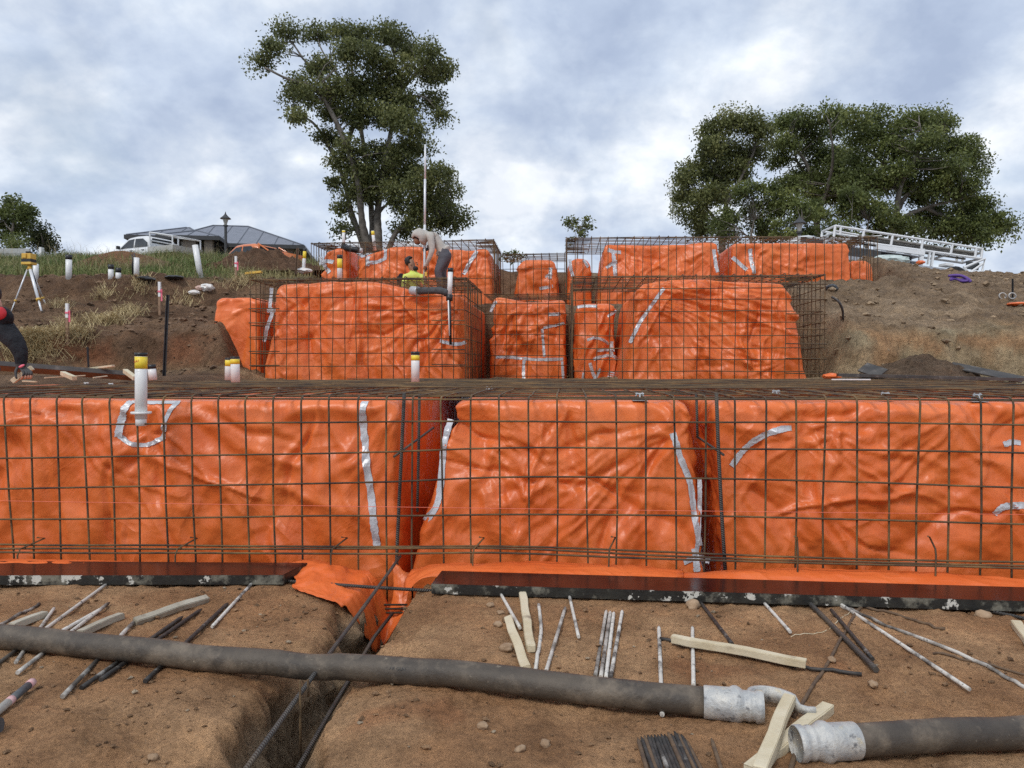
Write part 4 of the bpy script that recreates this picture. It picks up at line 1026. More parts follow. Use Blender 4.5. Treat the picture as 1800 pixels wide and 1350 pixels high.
# open half-ring clamp hooked on the coupling
e = Vector(q[-1]) + d1.normalized() * 0.19; dn = d1.normalized(); sdv = Vector((0, 0, 1)).cross(dn)
cl = []
cen = e + dn * 0.075 + sdv * 0.045 + Vector((0, 0, -0.005))
ax1, ax2 = dn, sdv
for k in range(15):
    a = math.radians(185 - 175 * k / 14); cl.append(cen + ax1 * (0.095 * math.cos(a)) + ax2 * (0.085 * math.sin(a)) + Vector((0, 0, 0.015 - 0.03 * k / 14)))
cl.append(cl[-1] + dn * 0.03 - sdv * 0.015); cl.append(cl[-1] + dn * 0.03 + sdv * 0.004)
Vc, Fc = [], []
for i, p in enumerate(cl):
    t = (cl[min(i + 1, len(cl) - 1)] - cl[max(i - 1, 0)]).normalized(); nn = Vector((0, 0, 1)).cross(t)
    hh = 0.034 if i < 13 else 0.016
    for (u_, z_) in ((-.006, -hh), (.010, -hh), (.014, -hh * .75), (.006, -hh * .5), (.006, hh * .5), (.014, hh * .75), (.010, hh), (-.006, hh)): Vc.append(p + nn * u_ + Vector((0, 0, z_)))
for i in range(len(cl) - 1):
    for k in range(8): Fc.append((i * 8 + k, i * 8 + (k + 1) % 8, i * 8 + 8 + (k + 1) % 8, i * 8 + 8 + k))
Fc += [tuple(range(8)), tuple(range(len(Vc) - 8, len(Vc)))[::-1]]
me = raw_mesh('clamp', Vc, Fc, None, [M_GALV]); o = link('clamp', me, root); o.location = -root.location
lay([(1300, 1242), (1340, 1243)], .008, M_WPEG, 'steel_peg', 'stub of a grey peg poking out past the closed coupling', 'peg', GP)
pts = [e - dn * .05 + sdv * .066, e - dn * .09 + sdv * .082, e - dn * .13 + sdv * .072]
tb = tube('clamp_lever', smooth_path(pts, 8), 0.009, M_GALV, root, 8); tb.location = -root.location
q = hose_path([(1500, 1302), (1600, 1297), (1700, 1290), (1800, 1279), (1900, 1262)], HR)
root = empty('pump_hose', tuple(q[30]), 'black rubber hose at lower right with open galvanised coupling', 'hose', 'concrete pump hoses')
o = tube('hose_body', q, HR, M_RUBB, root, 28); o.location = -root.location
d2 = Vector(q[0] - q[4]); coupling(root, Vector(q[0]) - d2.normalized() * .012, d2)

# film faced planks
def plank(c, label, th=0.062):
    """c: px corners front-left, front-right (on the soil), back-right, back-left (top edge)"""
    a, b = G(*c[0], 0.012), G(*c[1], 0.012); d_, c_ = G(*c[3], 0.012 + th), G(*c[2], 0.012 + th)
    d_.z = c_.z = 0.012
    bm = bmesh.new()
    lo = [bm.verts.new(p) for p in (a, b, c_, d_)]; hi = [bm.verts.new(p + Vector((0, 0, th))) for p in (a, b, c_, d_)]
    bm.faces.new(lo[::-1]); bm.faces.new(hi)
    for i in range(4): bm.faces.new((lo[i], lo[(i + 1) % 4], hi[(i + 1) % 4], hi[i]))
    bmesh.ops.recalc_face_normals(bm, faces=bm.faces)
    bmesh.ops.bevel(bm, geom=list(bm.edges), offset=0.003, segments=2, affect='EDGES')
    me = bpy.data.meshes.new('formwork_plank'); 
    for f in bm.faces: f.material_index = 0 if f.normal.z > 0.7 else 1
    bm.to_mesh(me); bm.free(); me.materials.append(M_PLYT); me.materials.append(M_PLYE)
    return tag(link('formwork_plank', me), label, 'plank', 'film faced formwork planks')
plank([(-130, 1029), (497, 1028), (541, 989), (-130, 985)], 'dark red film faced plank left of the trench with chipped black edge')
plank([(758, 1044), (1900, 1079), (1880, 1034), (776, 1003)], 'long dark red film faced plank right of the trench')

# orange flaps at the trench mouth
def sheet(name, rows, label, seed, amp=0.02, n=40, m=None):
    A = np.array([[tuple(p) for p in r] for r in rows], float)      # rows x cols x 3
    nu, nv = A.shape[:2]
    B = np.stack([smooth_path(A[i], n) for i in range(nu)]); C = np.stack([smooth_path(B[:, j], n) for j in range(n)], 1)
    V = C.reshape(-1, 3)
    d = amp * (fbm(V[:, 0] * 3 + seed, V[:, 1] * 3, V[:, 2] * 3, 3) + 0.6 * (np.abs(pn(V[:, 0] * 7 + seed, V[:, 1] * 7, V[:, 2] * 7)) * 2 - .5) + 0.35 * ridge(V[:, 0] * 12, V[:, 1] * 12 + seed, V[:, 2] * 12, 2))
    V = V + np.stack([0.35 * d, -0.35 * d, d], 1)
    g0 = np.max([zf(V[:, 0] + ox, V[:, 1] + oy) for ox in (-.03, 0, .03) for oy in (-.03, 0, .03)], 0)
    V[:, 2] = np.maximum(V[:, 2], g0 + 0.014)
    me = raw_mesh(name, V, grid_faces(n, n), None, [m or M_PLAS2]); o = link(name, me)
    md = o.modifiers.new('thick', 'SOLIDIFY'); md.thickness = 0.0025; md.offset = 1
    return tag(o, label, 'plastic sheet', 'loose orange sheet ends')
sheet('plastic_flap', [[W(500, 990, 5.10), W(560, 987, 5.12), W(610, 1000, 5.14), W(640, 1020, 5.18)],
                       [W(520, 1020, 4.72), W(575, 1003, 4.86), W(628, 1030, 4.90), W(655, 1075, 4.95)],
                       [W(512, 1033, 4.62), W(580, 1070, 4.55), W(630, 1105, 4.66), W(668, 1130, 4.75)],
                       [W(520, 1036, 4.56), W(586, 1092, 4.44), W(622, 1142, 4.52), W(656, 1172, 4.62)]], 'muddy orange sheet end sagging over the left trench shoulder beside the plank', 4, 0.022)
sheet('plastic_flap', [[W(724, 1002, 5.12), W(790, 992, 5.08), W(1000, 990, 5.0), W(1200, 1003, 4.95)],
                       [W(712, 1020, 4.95), W(780, 1000, 4.92), W(1000, 1000, 4.86), W(1200, 1012, 4.82)],
                       [W(708, 1050, 4.80), W(768, 1014, 4.76), W(1000, 1014, 4.75), W(1200, 1020, 4.72)]], 'orange sheet end folded over the soil behind the start of the right plank', 9, 0.012)
sheet('plastic_flap', [[W(1190, 1008, 4.95), W(1400, 1000, 4.88), W(1600, 1006, 4.82), W(1860, 1022, 4.72)],
                       [W(1190, 1014, 4.85), W(1400, 1010, 4.78), W(1600, 1018, 4.72), W(1860, 1034, 4.62)],
                       [W(1190, 1022, 4.76), W(1400, 1026, 4.70), W(1600, 1034, 4.64), W(1860, 1046, 4.55)]], 'muddy orange sheet end showing behind the right half of the right plank', 15, 0.012)
sheet('plastic_flap', [[W(-60, 983, 5.12), W(80, 984, 5.12), W(160, 986, 5.12), W(260, 988, 5.12)],
                       [W(-60, 990, 4.98), W(80, 990, 4.98), W(160, 991, 4.98), W(260, 992, 4.98)],
                       [W(-60, 1002, 4.90), W(80, 1002, 4.90), W(160, 1002, 4.90), W(260, 1003, 4.90)]], 'sliver of orange sheet behind the left plank', 22, 0.006)
sheet('plastic_scrap', [[W(690, 985, 5.14), W(705, 1000, 5.12), W(722, 1008, 5.12)], [W(688, 1060, 5.05), W(700, 1075, 5.0), W(712, 1070, 5.0)], [W(640, 1130, 4.95), W(670, 1140, 4.85), W(690, 1110, 4.85)]],
      'crumpled orange sheet down in the bottom of the near trench', 31, 0.035, 26, M_PLAS)

# bars in and over the near trench
def rod3(name, pts, r, label, m=None, sides=10, group='rebar in the near trench', w=0.004):
    q = wob(poly_line(pts, 0.25), w, rng.random() * 40); c_ = q.mean(0)
    o = tube(name, q - c_, r, m or M_BAR, None, sides); o.location = tuple(c_); return tag(o, label, 'rebar', group)
rod3('rebar', [W(704, 978, 5.08), W(430, 1354, 2.50), W(380, 1425, 2.2)], .0105, 'long grey rebar sloping along the left side of the near trench')
rod3('rebar', [W(690, 1078, 4.75), W(658, 1120, 4.4), W(528, 1342, 2.95), W(480, 1430, 2.6)], .011, 'black rebar lower down in the near trench')
rod3('rebar', [W(508, 1022, 4.74), W(640, 1031, 4.66), W(775, 1039, 4.60)], .0105, 'ribbed rebar bridging the trench between the two plank ends')
rod3('starter_bar', [W(711, 690, 5.20), W(706, 800, 5.20), W(698, 960, 5.19), W(695, 1108, 5.16)], .0125, 'thick ribbed upright bar at the mouth of the left gap')
rod3('starter_bar', [W(737, 692, 5.42), W(736, 780, 5.42), W(734, 900, 5.40)], .0105, 'thinner ribbed upright bar just inside the left gap')
rod3('starter_bar', [W(1259, 690, 4.98), W(1262, 780, 4.98), W(1268, 900, 4.97), W(1275, 1010, 4.95)], .0125, 'thick ribbed upright bar at the mouth of the right gap')
rod3('starter_bar', [W(1224, 692, 5.3), W(1226, 770, 5.3)], .0095, 'short ribbed upright bar at the top of the right gap')
rod3('cross_bar', [W(692, 803, 5.18), W(762, 752, 5.75)], .009, 'bar slanting back into the left gap')
rod3('cross_bar', [W(1272, 800, 4.96), W(1226, 768, 5.4)], .009, 'bar slanting back into the right gap')
lc = empty('trench_ladder', tuple(W(670, 1068, 5.0)), 'short three bar ladder low in the trench with hooked tie', 'steel cage', 'reinforcing cages')
for py in (1063, 1070, 1077): bar(lc, [W(632, py, 4.98), W(716, py, 4.98)], .007, 0.2, 0.001)
bar(lc, [W(632, 1140, 4.8), W(631, 1056, 4.8), W(636, 1048, 4.8), W(644, 1050, 4.8), W(645, 1074, 4.8)], .0055, 0.05, 0.001, name='tie')
for (px, y0, y1, d) in ((527, 1195, 1352, 3.0), (541, 1195, 1225, 3.05)):
    rod3('hanging_tie', [W(px, y0, d), W(px + 1, y1, d)], .005, 'long thin tie hanging in the near trench below the hose' if px == 527 else 'short thin tie hanging in the near trench below the hose', M_MESH, 6)
q = np.array([tuple(W(-80 + 1960 * t, 882 - 3 + 26 * t + 2 * math.sin(t * 3), 4.93 - 0.25 * t)) for t in np.linspace(0, 1, 30)])
M_STR = mat('pink_string', (0.85, 0.20, 0.12), rough=0.7)
tag(tube('string_line', q, 0.0017, M_STR, None, 5), 'taut pink string line crossing the near mounds', 'string')

# stones and clods
def stone(px, py, rpx, label, seed):
    p = G(px, py); d = (p - CAMP).length; r = rpx * d / FOC
    bm = bmesh.new(); bmesh.ops.create_icosphere(bm, subdivisions=3, radius=1.0)
    A_ = np.array([v.co[:] for v in bm.verts]); K_ = 1 + 0.35 * fbm(A_[:, 0] * 1.2 + seed * 3.1, A_[:, 1] * 1.2, A_[:, 2] * 1.2, 3)
    for v, k in zip(bm.verts, K_):
        v.co = Vector((v.co.x * 1.15, v.co.y * 0.9, v.co.z * 0.72)) * k * r
    me = bpy.data.meshes.new('stone'); bm.to_mesh(me); bm.free(); me.materials.append(M_STONE)
    for f in me.polygons: f.use_smooth = True
    o = link('stone', me); o.location = (p.x, p.y, gz(p.x, p.y) + r * 0.4); o.rotation_euler = (0, 0, seed)
    tag(o, label, 'stone', 'stones on the soil')
for i, (px, py, r, lab) in enumerate([(1219, 1067, 12, 'orange stone against the right plank beside the flecked black peg'), (875, 1104, 8, 'pale stone left of the split timber'), (880, 1084, 6, 'small stone above the pale one left of the split timber'),
        (890, 1149, 11, 'sandy stone touching the foot of the split timber'), (958, 1306, 9, 'round pinkish stone below the hose at centre'), (848, 1284, 8, 'brown stone below the hose left of the pinkish one'),
        (914, 1315, 8, 'dull brown clod beside the pinkish stone'), (1535, 1208, 7, 'yellowish flat stone right of the long timber'), (1728, 1083, 10, 'dark reddish stone near the right plank end'), (862, 1070, 6, 'tiny pale stone below the start of the right plank'),
        (1462, 1165, 6, 'small ochre stone between the crossed black bars and the timber'), (268, 1318, 7, 'cream stone in the lower left soil')]):
    stone(px, py, r, lab, i + 1)
def clods(name, pts, rad, mname, cols, label, seed):
    rs = np.random.RandomState(seed)
    base = np.array([(1, 0, 0), (-1, 0, 0), (0, 1, 0), (0, -1, 0), (0, 0, 1), (0, 0, -1), (.6, .6, .5), (-.6, .6, .5), (-.6, -.6, .5), (.6, -.6, .5)], float)
    fc = np.array([(4, 6, 7), (4, 7, 8), (4, 8, 9), (4, 9, 6), (6, 0, 2), (6, 2, 7), (7, 2, 1), (7, 1, 8), (8, 1, 3), (8, 3, 9), (9, 3, 0), (9, 0, 6), (5, 2, 0), (5, 1, 2), (5, 3, 1), (5, 0, 3)])
    n = len(pts); nb = len(base)
    B = base[None] * (0.55 + 0.75 * rs.rand(n, nb, 1)) * rad[:, None, None] * np.array([1.15, 1, 0.75])
    a = rs.rand(n) * 6.28; ca, sa = np.cos(a)[:, None], np.sin(a)[:, None]
    B = np.stack([B[..., 0] * ca - B[..., 1] * sa, B[..., 0] * sa + B[..., 1] * ca, B[..., 2]], -1) + pts[:, None, :]
    Fs = (fc[None] + (np.arange(n) * nb)[:, None, None]).reshape(-1, 3)
    me = raw_mesh(name, B.reshape(-1, 3), Fs, None, [mname], None, False)
    add_color(me, np.repeat(cols, nb, 0))
    return tag(link(name, me), label, 'soil', kind='stuff')
rs = np.random.RandomState(11)
n = 9000
px_ = np.stack([rs.uniform(-4.2, 4.4, n), rs.uniform(1.6, 4.95, n)], 1)
keep = rs.rand(n) < (0.25 + 0.75 * sstep(-0.1, 0.5, fbm(px_[:, 0] * 1.5, px_[:, 1] * 1.5, 3.0, 3)) + 0.6 * sstep(-2.0, -1.2, px_[:, 0]) * (px_[:, 0] < -.9))
px_ = px_[keep]; zc2 = zf(px_[:, 0], px_[:, 1]); ok = zc2 > -0.15; px_ = px_[ok]; zc2 = zc2[ok]
rad = 0.003 + 0.013 * rs.rand(len(px_)) ** 5
cols = np.array((0.35, 0.21, 0.115)) * (0.65 + 0.7 * rs.rand(len(px_), 1)); pale = rs.rand(len(px_)) < 0.07; cols[pale] = np.array((0.55, 0.43, 0.30))
clods('soil_crumbs', np.stack([px_[:, 0], px_[:, 1], zc2 + rad * 0.3], 1), rad, M_SOIL, cols, 'small crumbs of soil and grit scattered over the trodden ground', 3)

# ---------------------------------------------------------------- pipes, stakes and gear on the site
def hill_hit(px, py, d0=8.0, d1=60.0):
    r = ray(px, py); r = r / r.dot(HFWD)
    t = np.linspace(d0, d1, 1600); x = r.x * t; y = r.y * t; z = CAM_H + r.z * t
    h = zh(x, y); i = np.argmax(h > z)
    return Vector((x[i], y[i], h[i])), t[i]
def strip_text(txt, size, m, root, cen, rad, z, ang0, name='lettering'):
    cu = bpy.data.curves.new(name, 'FONT'); cu.body = txt; cu.size = size; cu.align_x = 'CENTER'
    o = bpy.data.objects.new(name, cu); COL.objects.link(o)
    dg = bpy.context.evaluated_depsgraph_get(); dg.update()
    me = bpy.data.meshes.new_from_object(o.evaluated_get(dg)); COL.objects.unlink(o); bpy.data.objects.remove(o)
    for v in me.vertices:
        a = ang0 + v.co.x / rad
        zz = z + v.co.y + v.co.x * 0.18
        v.co = Vector((cen[0] + math.sin(a) * rad, cen[1] - math.cos(a) * rad, zz))
    me.materials.clear(); me.materials.append(m)
    ob = link(name, me, root); ob.location = -root.location; return ob
def pipe(px_top, px_bot, d, r, label, yellow=None, cap=0.02, group='white plastic pipes', text=False, db=None, capm=None, flange=False):
    a, b = W(*px_bot, db or d), W(*px_top, d)
    ax = (b - a).normalized(); root = empty('plastic_pipe', tuple(a), label, 'pipe', group)
    def part(nm, t0, t1, rr, m, s=20):
        o = tube(nm, [a + ax * t0, a + ax * (t0 + t1) / 2, a + ax * t1], rr, m, root, s); o.location = -root.location; return o
    L = (b - a).length
    part('pipe_body', 0, L - cap, r, M_PVC)
    if cap:
        part('cap', L - cap - 0.004, L, r * 1.05, capm or M_BLACKP); 
    if yellow: part('warning_tape', L - cap - yellow - 0.01, L - cap - 0.008, r * 1.018, M_YEL)
    if flange:
        part('flange', 0.035, 0.05, r * 1.7, M_PVC, 14); part('socket', -0.05, 0.02, r * 0.9, M_PVC)
    if text:
        strip_text('WARNING', 0.026, M_RED, root, a + ax * 0, r * 1.03, b.z - cap - 0.045, 0.55)
        for k in range(3): strip_text('- - - - - -', 0.016, M_INK, root, a, r * 1.03, b.z - cap - 0.075 - 0.02 * k, 0.35)
    return root
pipe((248, 620), (248, 736), 5.27, .041, 'near white pipe with yellow warning tape in the taped pocket', .085, .02, text=True, flange=True)
pipe((730, 618), (730, 671), 7.3, .041, 'white pipe standing alone in front of the left cage', .05, .028)
pipe((413, 627), (414, 672), 7.1, .042, 'front one of the two touching white pipes left of the cage', .045, .016)
pipe((403, 629), (402, 668), 7.6, .040, 'rear one of the two touching white pipes left of the cage', .06, .016)
pipe((266, 641), (269, 668), 7.8, .041, 'short tilted white pipe with black cap behind the near pipe', None, .04)
pipe((597, 448), (597, 492), 12.7, .042, 'white pipe with yellow band above the left cage front', .16, .06)
pipe((536, 437), (533, 482), 18.0, .040, 'slim white pipe with yellow band left of the top row', .17, .06)
pipe((604, 405), (604, 434), 19.0, .040, 'white pipe with yellowish top over the small corner mound', .05, .0)
pipe((655, 406), (659, 440), 19.0, .040, 'white pipe with yellow top in front of the big tree trunks', .10, .0)
GPP = 'white posts in the grass'
def post(px, y0, y1, wpx, label, cap=True, px2=None, g=GPP):
    p, d = hill_hit(px2 or px, y1); r = wpx * d / FOC / 2
    return pipe((px, y0), (px2 or px, y1 + 3), d, r, label, None, 0.10 if cap else 0.0, g)
post(121, 448, 489, 10, 'tall white capped pipe post in the grass right of the tripod')
post(195, 465, 489, 9, 'taller of the two short white capped pipe posts in the grass')
post(208, 471, 489, 9, 'shorter of the two short white capped pipe posts in the grass')
c4 = post(240, 453, 484, 9, 'white pipe post with black cables clipped to it', False)
post(343, 431, 488, 10, 'bare white pipe leaning in the grass left of the dirt pile', False, 353)
post(63, 464, 492, 9, 'white pipe post half hidden behind the tripod', False)
p, d = hill_hit(240, 484); k = d / FOC
for i, ox in enumerate((-7, -5)): 
    o = tube('cable', wob([p + RIGHT * (ox * k) + Vector((0, 0, 0.02)), p + RIGHT * (ox * k) + Vector((0, 0, 0.25)), p + RIGHT * ((ox + 2) * k) + Vector((0, 0, 0.36)), p + RIGHT * (ox * k) + Vector((0, 0, 0.48))], 0.05, i), 0.014, M_BLACKP, c4, 6); o.location = -c4.location

# black pipe elbow on the large left mound
d = 12.15
root = empty('drain_elbow', tuple(W(790, 530, d)), 'black and white drain pipe elbow coming out of the left cage mound', 'pipe')
def lp(nm, pts, r, m, s=16):
    o = tube(nm, pts, r, m, root, s); o.location = -root.location
lp('upright_pipe', [W(791.5, 477, 12.05), W(791, 500, 12.05), W(790, 519, 12.05)], .041, M_PVC)
lp('cap', [W(791.5, 471, 12.05), W(791.5, 478, 12.05)], .043, M_BLACKP)
lp('collar', [W(790, 518, 12.05), W(790, 529, 12.05)], .055, M_BLACKP)
lp('foam_sleeve', smooth_path([W(733, 512, 12.35), W(750, 511, 12.2), W(772, 511, 12.1), W(788, 515, 12.06)], 12), .058, mat('grey_foam', (0.05, .05, .052), (0.085, .085, .09), 20, 0.85))
lp('plastic_collar', smooth_path([W(724, 511, 12.4), W(736, 512, 12.3)], 5), .075, M_TAPE)
lp('down_pipe', [W(790, 528, 12.02), W(791, 560, 12.0), W(792, 606, 12.0)], .022, M_BLACKP)
lp('drain_rod', [W(788, 528, 11.99), W(789, 560, 11.97), W(790, 590, 11.97)], .011, M_PVC)
root = empty('drain_elbow', tuple(W(615, 436, 18.6)), 'black sleeved drain pipe on the small top left mound', 'pipe')
lp('foam_sleeve', smooth_path([W(607, 436, 18.6), W(618, 438, 18.5), W(632, 440, 18.5)], 8), .075, M_BLACKP); lp('pipe_body', [W(630, 440, 18.5), W(637, 440, 18.5)], .055, M_PVC); lp('elbow', [W(604, 430, 18.7), W(603, 438, 18.65)], .06, M_BLACKP)

# survey pegs, pickets
M_PINK = mat('pink_flag_tape', (0.75, 0.10, 0.18), (0.85, 0.22, 0.28), 10, 0.5)
M_STAKE = mat('raw_stake', (0.22, 0.13, 0.08), (0.33, 0.21, 0.13), 14, 0.8)
M_WHT = mat('white_paint', (0.74, 0.74, 0.72), (0.8, 0.8, 0.79), 6, 0.45)
def survey(px, y0, ym, y1, wpx, label):
    p, d = hill_hit(px, y1); k = d / FOC; w = wpx * k
    H = (y1 - y0) * k; hm = (y1 - ym) * k
    root = empty('survey_peg', tuple(p), label, 'peg', 'survey pegs on the left bank', YAW)
    mb = MB(); mb.box((0, 0, hm / 2 - .05), (w, w, hm + .1)); mb.build('stake', M_STAKE, root, bevel=w * .1)
    mb = MB(); mb.box((0, 0, (H + hm) / 2), (w * 1.02, w * 1.02, H - hm)); mb.build('painted_top', M_WHT, root, bevel=w * .1)
    mb = MB(); mb.box((w * .1, -w * .1, hm + (H - hm) * .35), (w * 1.25, w * 1.25, (H - hm) * .12)); mb.box((w * .9, -w * .2, hm + (H - hm) * .1), (w * .7, w * .12, (H - hm) * .8)); mb.build('pink_tape', M_PINK, root)
survey(119, 535, 560, 602, 4.5, 'survey peg with white top and red tape right of the tripod')
survey(281, 496, 522, 548, 4, 'survey peg with long pink tape near the black picket')
survey(415, 451, 470, 494, 3.5, 'survey peg with pink and white tape by the dirt pile')
def picket(px0, y0, px1, y1, d, w, label, m=None):
    a, b = W(px1, y1, d), W(px0, y0, d); c_ = (a + b) / 2; ax = (b - a)
    mb = MB(); L = ax.length
    for an in (0.5, 2.6, 4.7):
        mb.add([(0, 0, -L / 2), (math.cos(an) * w, math.sin(an) * w, -L / 2), (math.cos(an + .35) * w * .9, math.sin(an + .35) * w * .9, -L / 2), (0, 0, L / 2), (math.cos(an) * w, math.sin(an) * w, L / 2), (math.cos(an + .35) * w * .9, math.sin(an + .35) * w * .9, L / 2)],
               [(0, 1, 2), (5, 4, 3), (0, 3, 4, 1), (1, 4, 5, 2), (2, 5, 3, 0)])
    o = mb.build('star_picket', m or M_BLACKP); o.location = c_; o.rotation_mode = 'QUATERNION'; o.rotation_quaternion = ax.to_track_quat('Z', 'Y')
    return tag(o, label, 'picket', 'star pickets')
picket(295, 518, 288, 668, 10.9, .028, 'tall black star picket in front of the left cut bank')
picket(154, 610, 156, 655, 10.7, .016, 'short dark picket at the foot of the left bank')
picket(523, 436, 520, 482, 17.6, .035, 'dark brown picket beside the slim pipe left of the top row', M_RUST)
p, d = hill_hit(1780, 525); picket(1780, 490, 1780, 530, d, .02, 'thin dark rod standing in the right hand bank')

# laser level on tripod
M_ALU = mat('white_aluminium', (0.66, 0.68, 0.70), (0.78, 0.79, 0.80), 5, 0.35, 0.2)
M_LASY = mat('laser_yellow', (0.62, 0.36, 0.05), (0.72, 0.46, 0.08), 6, 0.5)
ph, d = hill_hit(52, 545); d = min(max(d, 13), 17); k = d / FOC
base = W(52, 547, d); root = empty('laser_tripod', tuple(base), 'white tripod with yellow rotating laser on the left bank', 'tripod')
def tp(nm, pts, r, m, s=10): o = tube(nm, pts, r, m, root, s); o.location = -root.location; return o
head = W(51, 466, d)
feet = [(W(19, 549, d - .35), 2.0), (W(73, 547, d - .45), 4.2), (W(83, 541, d + .55), 2.6)]
for i, (ft, wp) in enumerate(feet):
    gzz = hz(ft.x, ft.y); ft = Vector((ft.x, ft.y, min(ft.z, gzz + .05)))
    top = head + (ft - head) * .04; mid = head + (ft - head) * .76
    lg = tp('leg', [top, mid], wp * k * 0.62, M_ALU, 8); tp('lower_leg', [mid, ft], wp * k * 0.4, M_ALU, 8)
    tp('clamp', [mid - (ft - head) * .02, mid + (ft - head) * .015], wp * k * .95, M_LASY, 8); tp('leg_top', [head, head + (ft - head) * .1], wp * k * .7, M_LASY, 8)
tp('strap', [head + Vector((.05, -.02, -.08)), head + Vector((.13, -.02, -.3)), W(62, 500, d)], .022, M_BLACKP, 6)
mb = MB(); mb.box((0, 0, .03), (.20, .18, .05)); o = mb.build('tripod_plate', M_LASY, root, bevel=.01); o.location = head - Vector(root.location)
mb = MB(); mb.box((0, 0, .08), (.20, .17, .07)); o = mb.build('laser_base', M_BLACKP, root, bevel=.012); o.location = head - Vector(root.location)
mb = MB(); mb.box((0, 0, .17), (.19, .16, .11)); mb.box((-.03, -.09, .17), (.09, .03, .08)); o = mb.build('laser_body', M_LASY, root, bevel=.012); o.location = head - Vector(root.location)
mb = MB(); mb.tube([(0, 0, .22), (0, 0, .245)], .045, 14); mb.tube([(0, 0, .245), (0, 0, .265)], .055, 14)
for sx in (-1, 1): mb.box((sx * .045, 0, .235), (.015, .03, .05))
o = mb.build('rotor', M_BLACKP, root); o.location = head - Vector(root.location)

# boards, sticks and spoil on the ledges
M_FORM = mat('scuffed_black_formply', (0.03, 0.028, 0.027), (0.075, 0.068, 0.06), 4, 0.5, bump=0.003, bscale=20, extra=[((0.20, 0.18, 0.16), 0.58, 0.75, 6.0)])
def board(a, b, w, th, label, m=None, tw=0.0, name='formwork_board', up=(0, 0, 1), g='boards on the ledges'):
    a, b = Vector(a), Vector(b); d_ = (b - a); L = d_.length; xax = d_ / L
    yax = Vector(up).cross(xax).normalized(); zax = xax.cross(yax); M_ = Matrix((xax, yax, zax)).transposed() @ Matrix.Rotation(tw, 3, 'X')
    mb = MB(); mb.box((0, 0, 0), (L, w, th), M_); o = mb.build(name, m or M_FORM, bevel=min(th * .15, .004)); o.location = (a + b) / 2
    return tag(o, label, 'board', g)
board(W(-30, 641, 8.9), W(232, 661, 9.6), .20, .06, 'long black board lying behind the kneeling worker', tw=-.35)
board(W(150, 649, 9.5), W(199, 643, 9.3), .045, .025, 'pale stick lying across the black board', M_TIMB)
board(W(110, 656, 8.6), W(131, 665, 8.3), .05, .045, 'pale timber peg on the mesh right of the gloved hand', M_TIMB)
board(W(220, 652, 8.5), W(238, 665, 8.2), .05, .045, 'pale timber peg just left of the near white pipe', M_TIMB)
board(W(78, 664, 8.5), W(150, 660, 8.8), .02, .012, 'thin pale lath lying between the hand and the pegs', M_TIMB)
board(W(164, 664, 8.6), W(188, 661, 8.8), .02, .012, 'short thin lath beside the middle peg', M_TIMB)
board(W(40, 670, 8.2), W(64, 671, 8.2), .03, .015, 'pale wood splinter under the gloved hand', M_TIMB)
board(W(1472, 659, 10.6), W(1830, 668, 10.0), .16, .045, 'long dark board lying in front of the right spoil heap')
board(W(1516, 645, 11.2), W(1552, 657, 10.9), .22, .02, 'short dark sheet leaning on the spoil heap', tw=.6)
board(W(1655, 638, 11.5), W(1800, 668, 10.7), .22, .02, 'long dark sheet sloping down the spoil heap to the right', tw=.35)
board(W(1462, 668, 10.4), W(1530, 668, 10.4), .03, .03, 'white painted lath in front of the right cage corner', M_WHT)
def heap(c, rx, ry, h, label, col, name='spoil_heap', n=60, seed=1, rough=1.0):
    u = np.linspace(-1.25, 1.25, n); U, Vv = np.meshgrid(u, u, indexing='ij')
    rr = np.sqrt(U ** 2 + Vv ** 2) + 0.12 * fbm(U * 1.5 + seed, Vv * 1.5, 0, 3)
    Z = h * np.maximum(0, 1 - rr) ** 0.85 + rough * h * 0.12 * fbm(U * 5 + seed, Vv * 5, 2, 4, 0.65) * sstep(1.25, .8, rr) - 0.06
    V = np.stack([U * rx, Vv * ry, Z], -1).reshape(-1, 3)
    me = raw_mesh(name, V, grid_faces(n, n), None, [M_HILL]); add_color(me, np.array(col)[None] * (0.8 + .4 * np.random.RandomState(seed).rand(len(V), 1)))
    o = link(name, me); o.location = tuple(c); return tag(o, label, 'dirt pile', 'spoil heaps')
c_ = W(1608, 668, 11.35); heap((c_.x, c_.y, 1.14), 1.25, .55, .52, 'low gravelly spoil heap between dark boards at right', (0.17, .115, .075), seed=4)
c_, d = hill_hit(432, 474, 17, 40); HEAP = (c_.x + .25, c_.y + .4); heap((HEAP[0], HEAP[1], c_.z - .10), 2.0, 1.1, .86, 'dark brown dirt pile in front of the orange ute', (0.15, .085, .05), seed=9, rough=1.6)
# small rubbish
def blob(px, py, rx, rz, m, name, label, cat, seed, d=None, ry=None, amp=.45):
    if d is None: p, d = hill_hit(px, py)
    else: p = W(px, py, d)
    k = d / FOC
    bm = bmesh.new(); bmesh.ops.create_icosphere(bm, subdivisions=3, radius=1.0)
    A_ = np.array([v.co[:] for v in bm.verts]); K_ = 1 + amp * .5 * ridge(A_[:, 0] * 1.1 + seed * 3.1, A_[:, 1] * 1.1, A_[:, 2] * 1.1, 3)
    for v, q in zip(bm.verts, K_):
        v.co = Vector((v.co.x * rx * k * q, v.co.y * (ry or rx) * k * q, v.co.z * rz * k * q))
    me = bpy.data.meshes.new(name); bm.to_mesh(me); bm.free(); me.materials.append(m)
    o = link(name, me); o.location = p + Vector((0, 0, rz * k * .5)); return tag(o, label, cat)
M_BAG = mat('white_film_bag', (0.7, .7, .68), (0.8, .72, .66), 9, 0.4)
blob(364, 512, 10, 6, M_BAG, 'rubbish_bag', 'crumpled white plastic bag on the left bank', 'bag', 3)
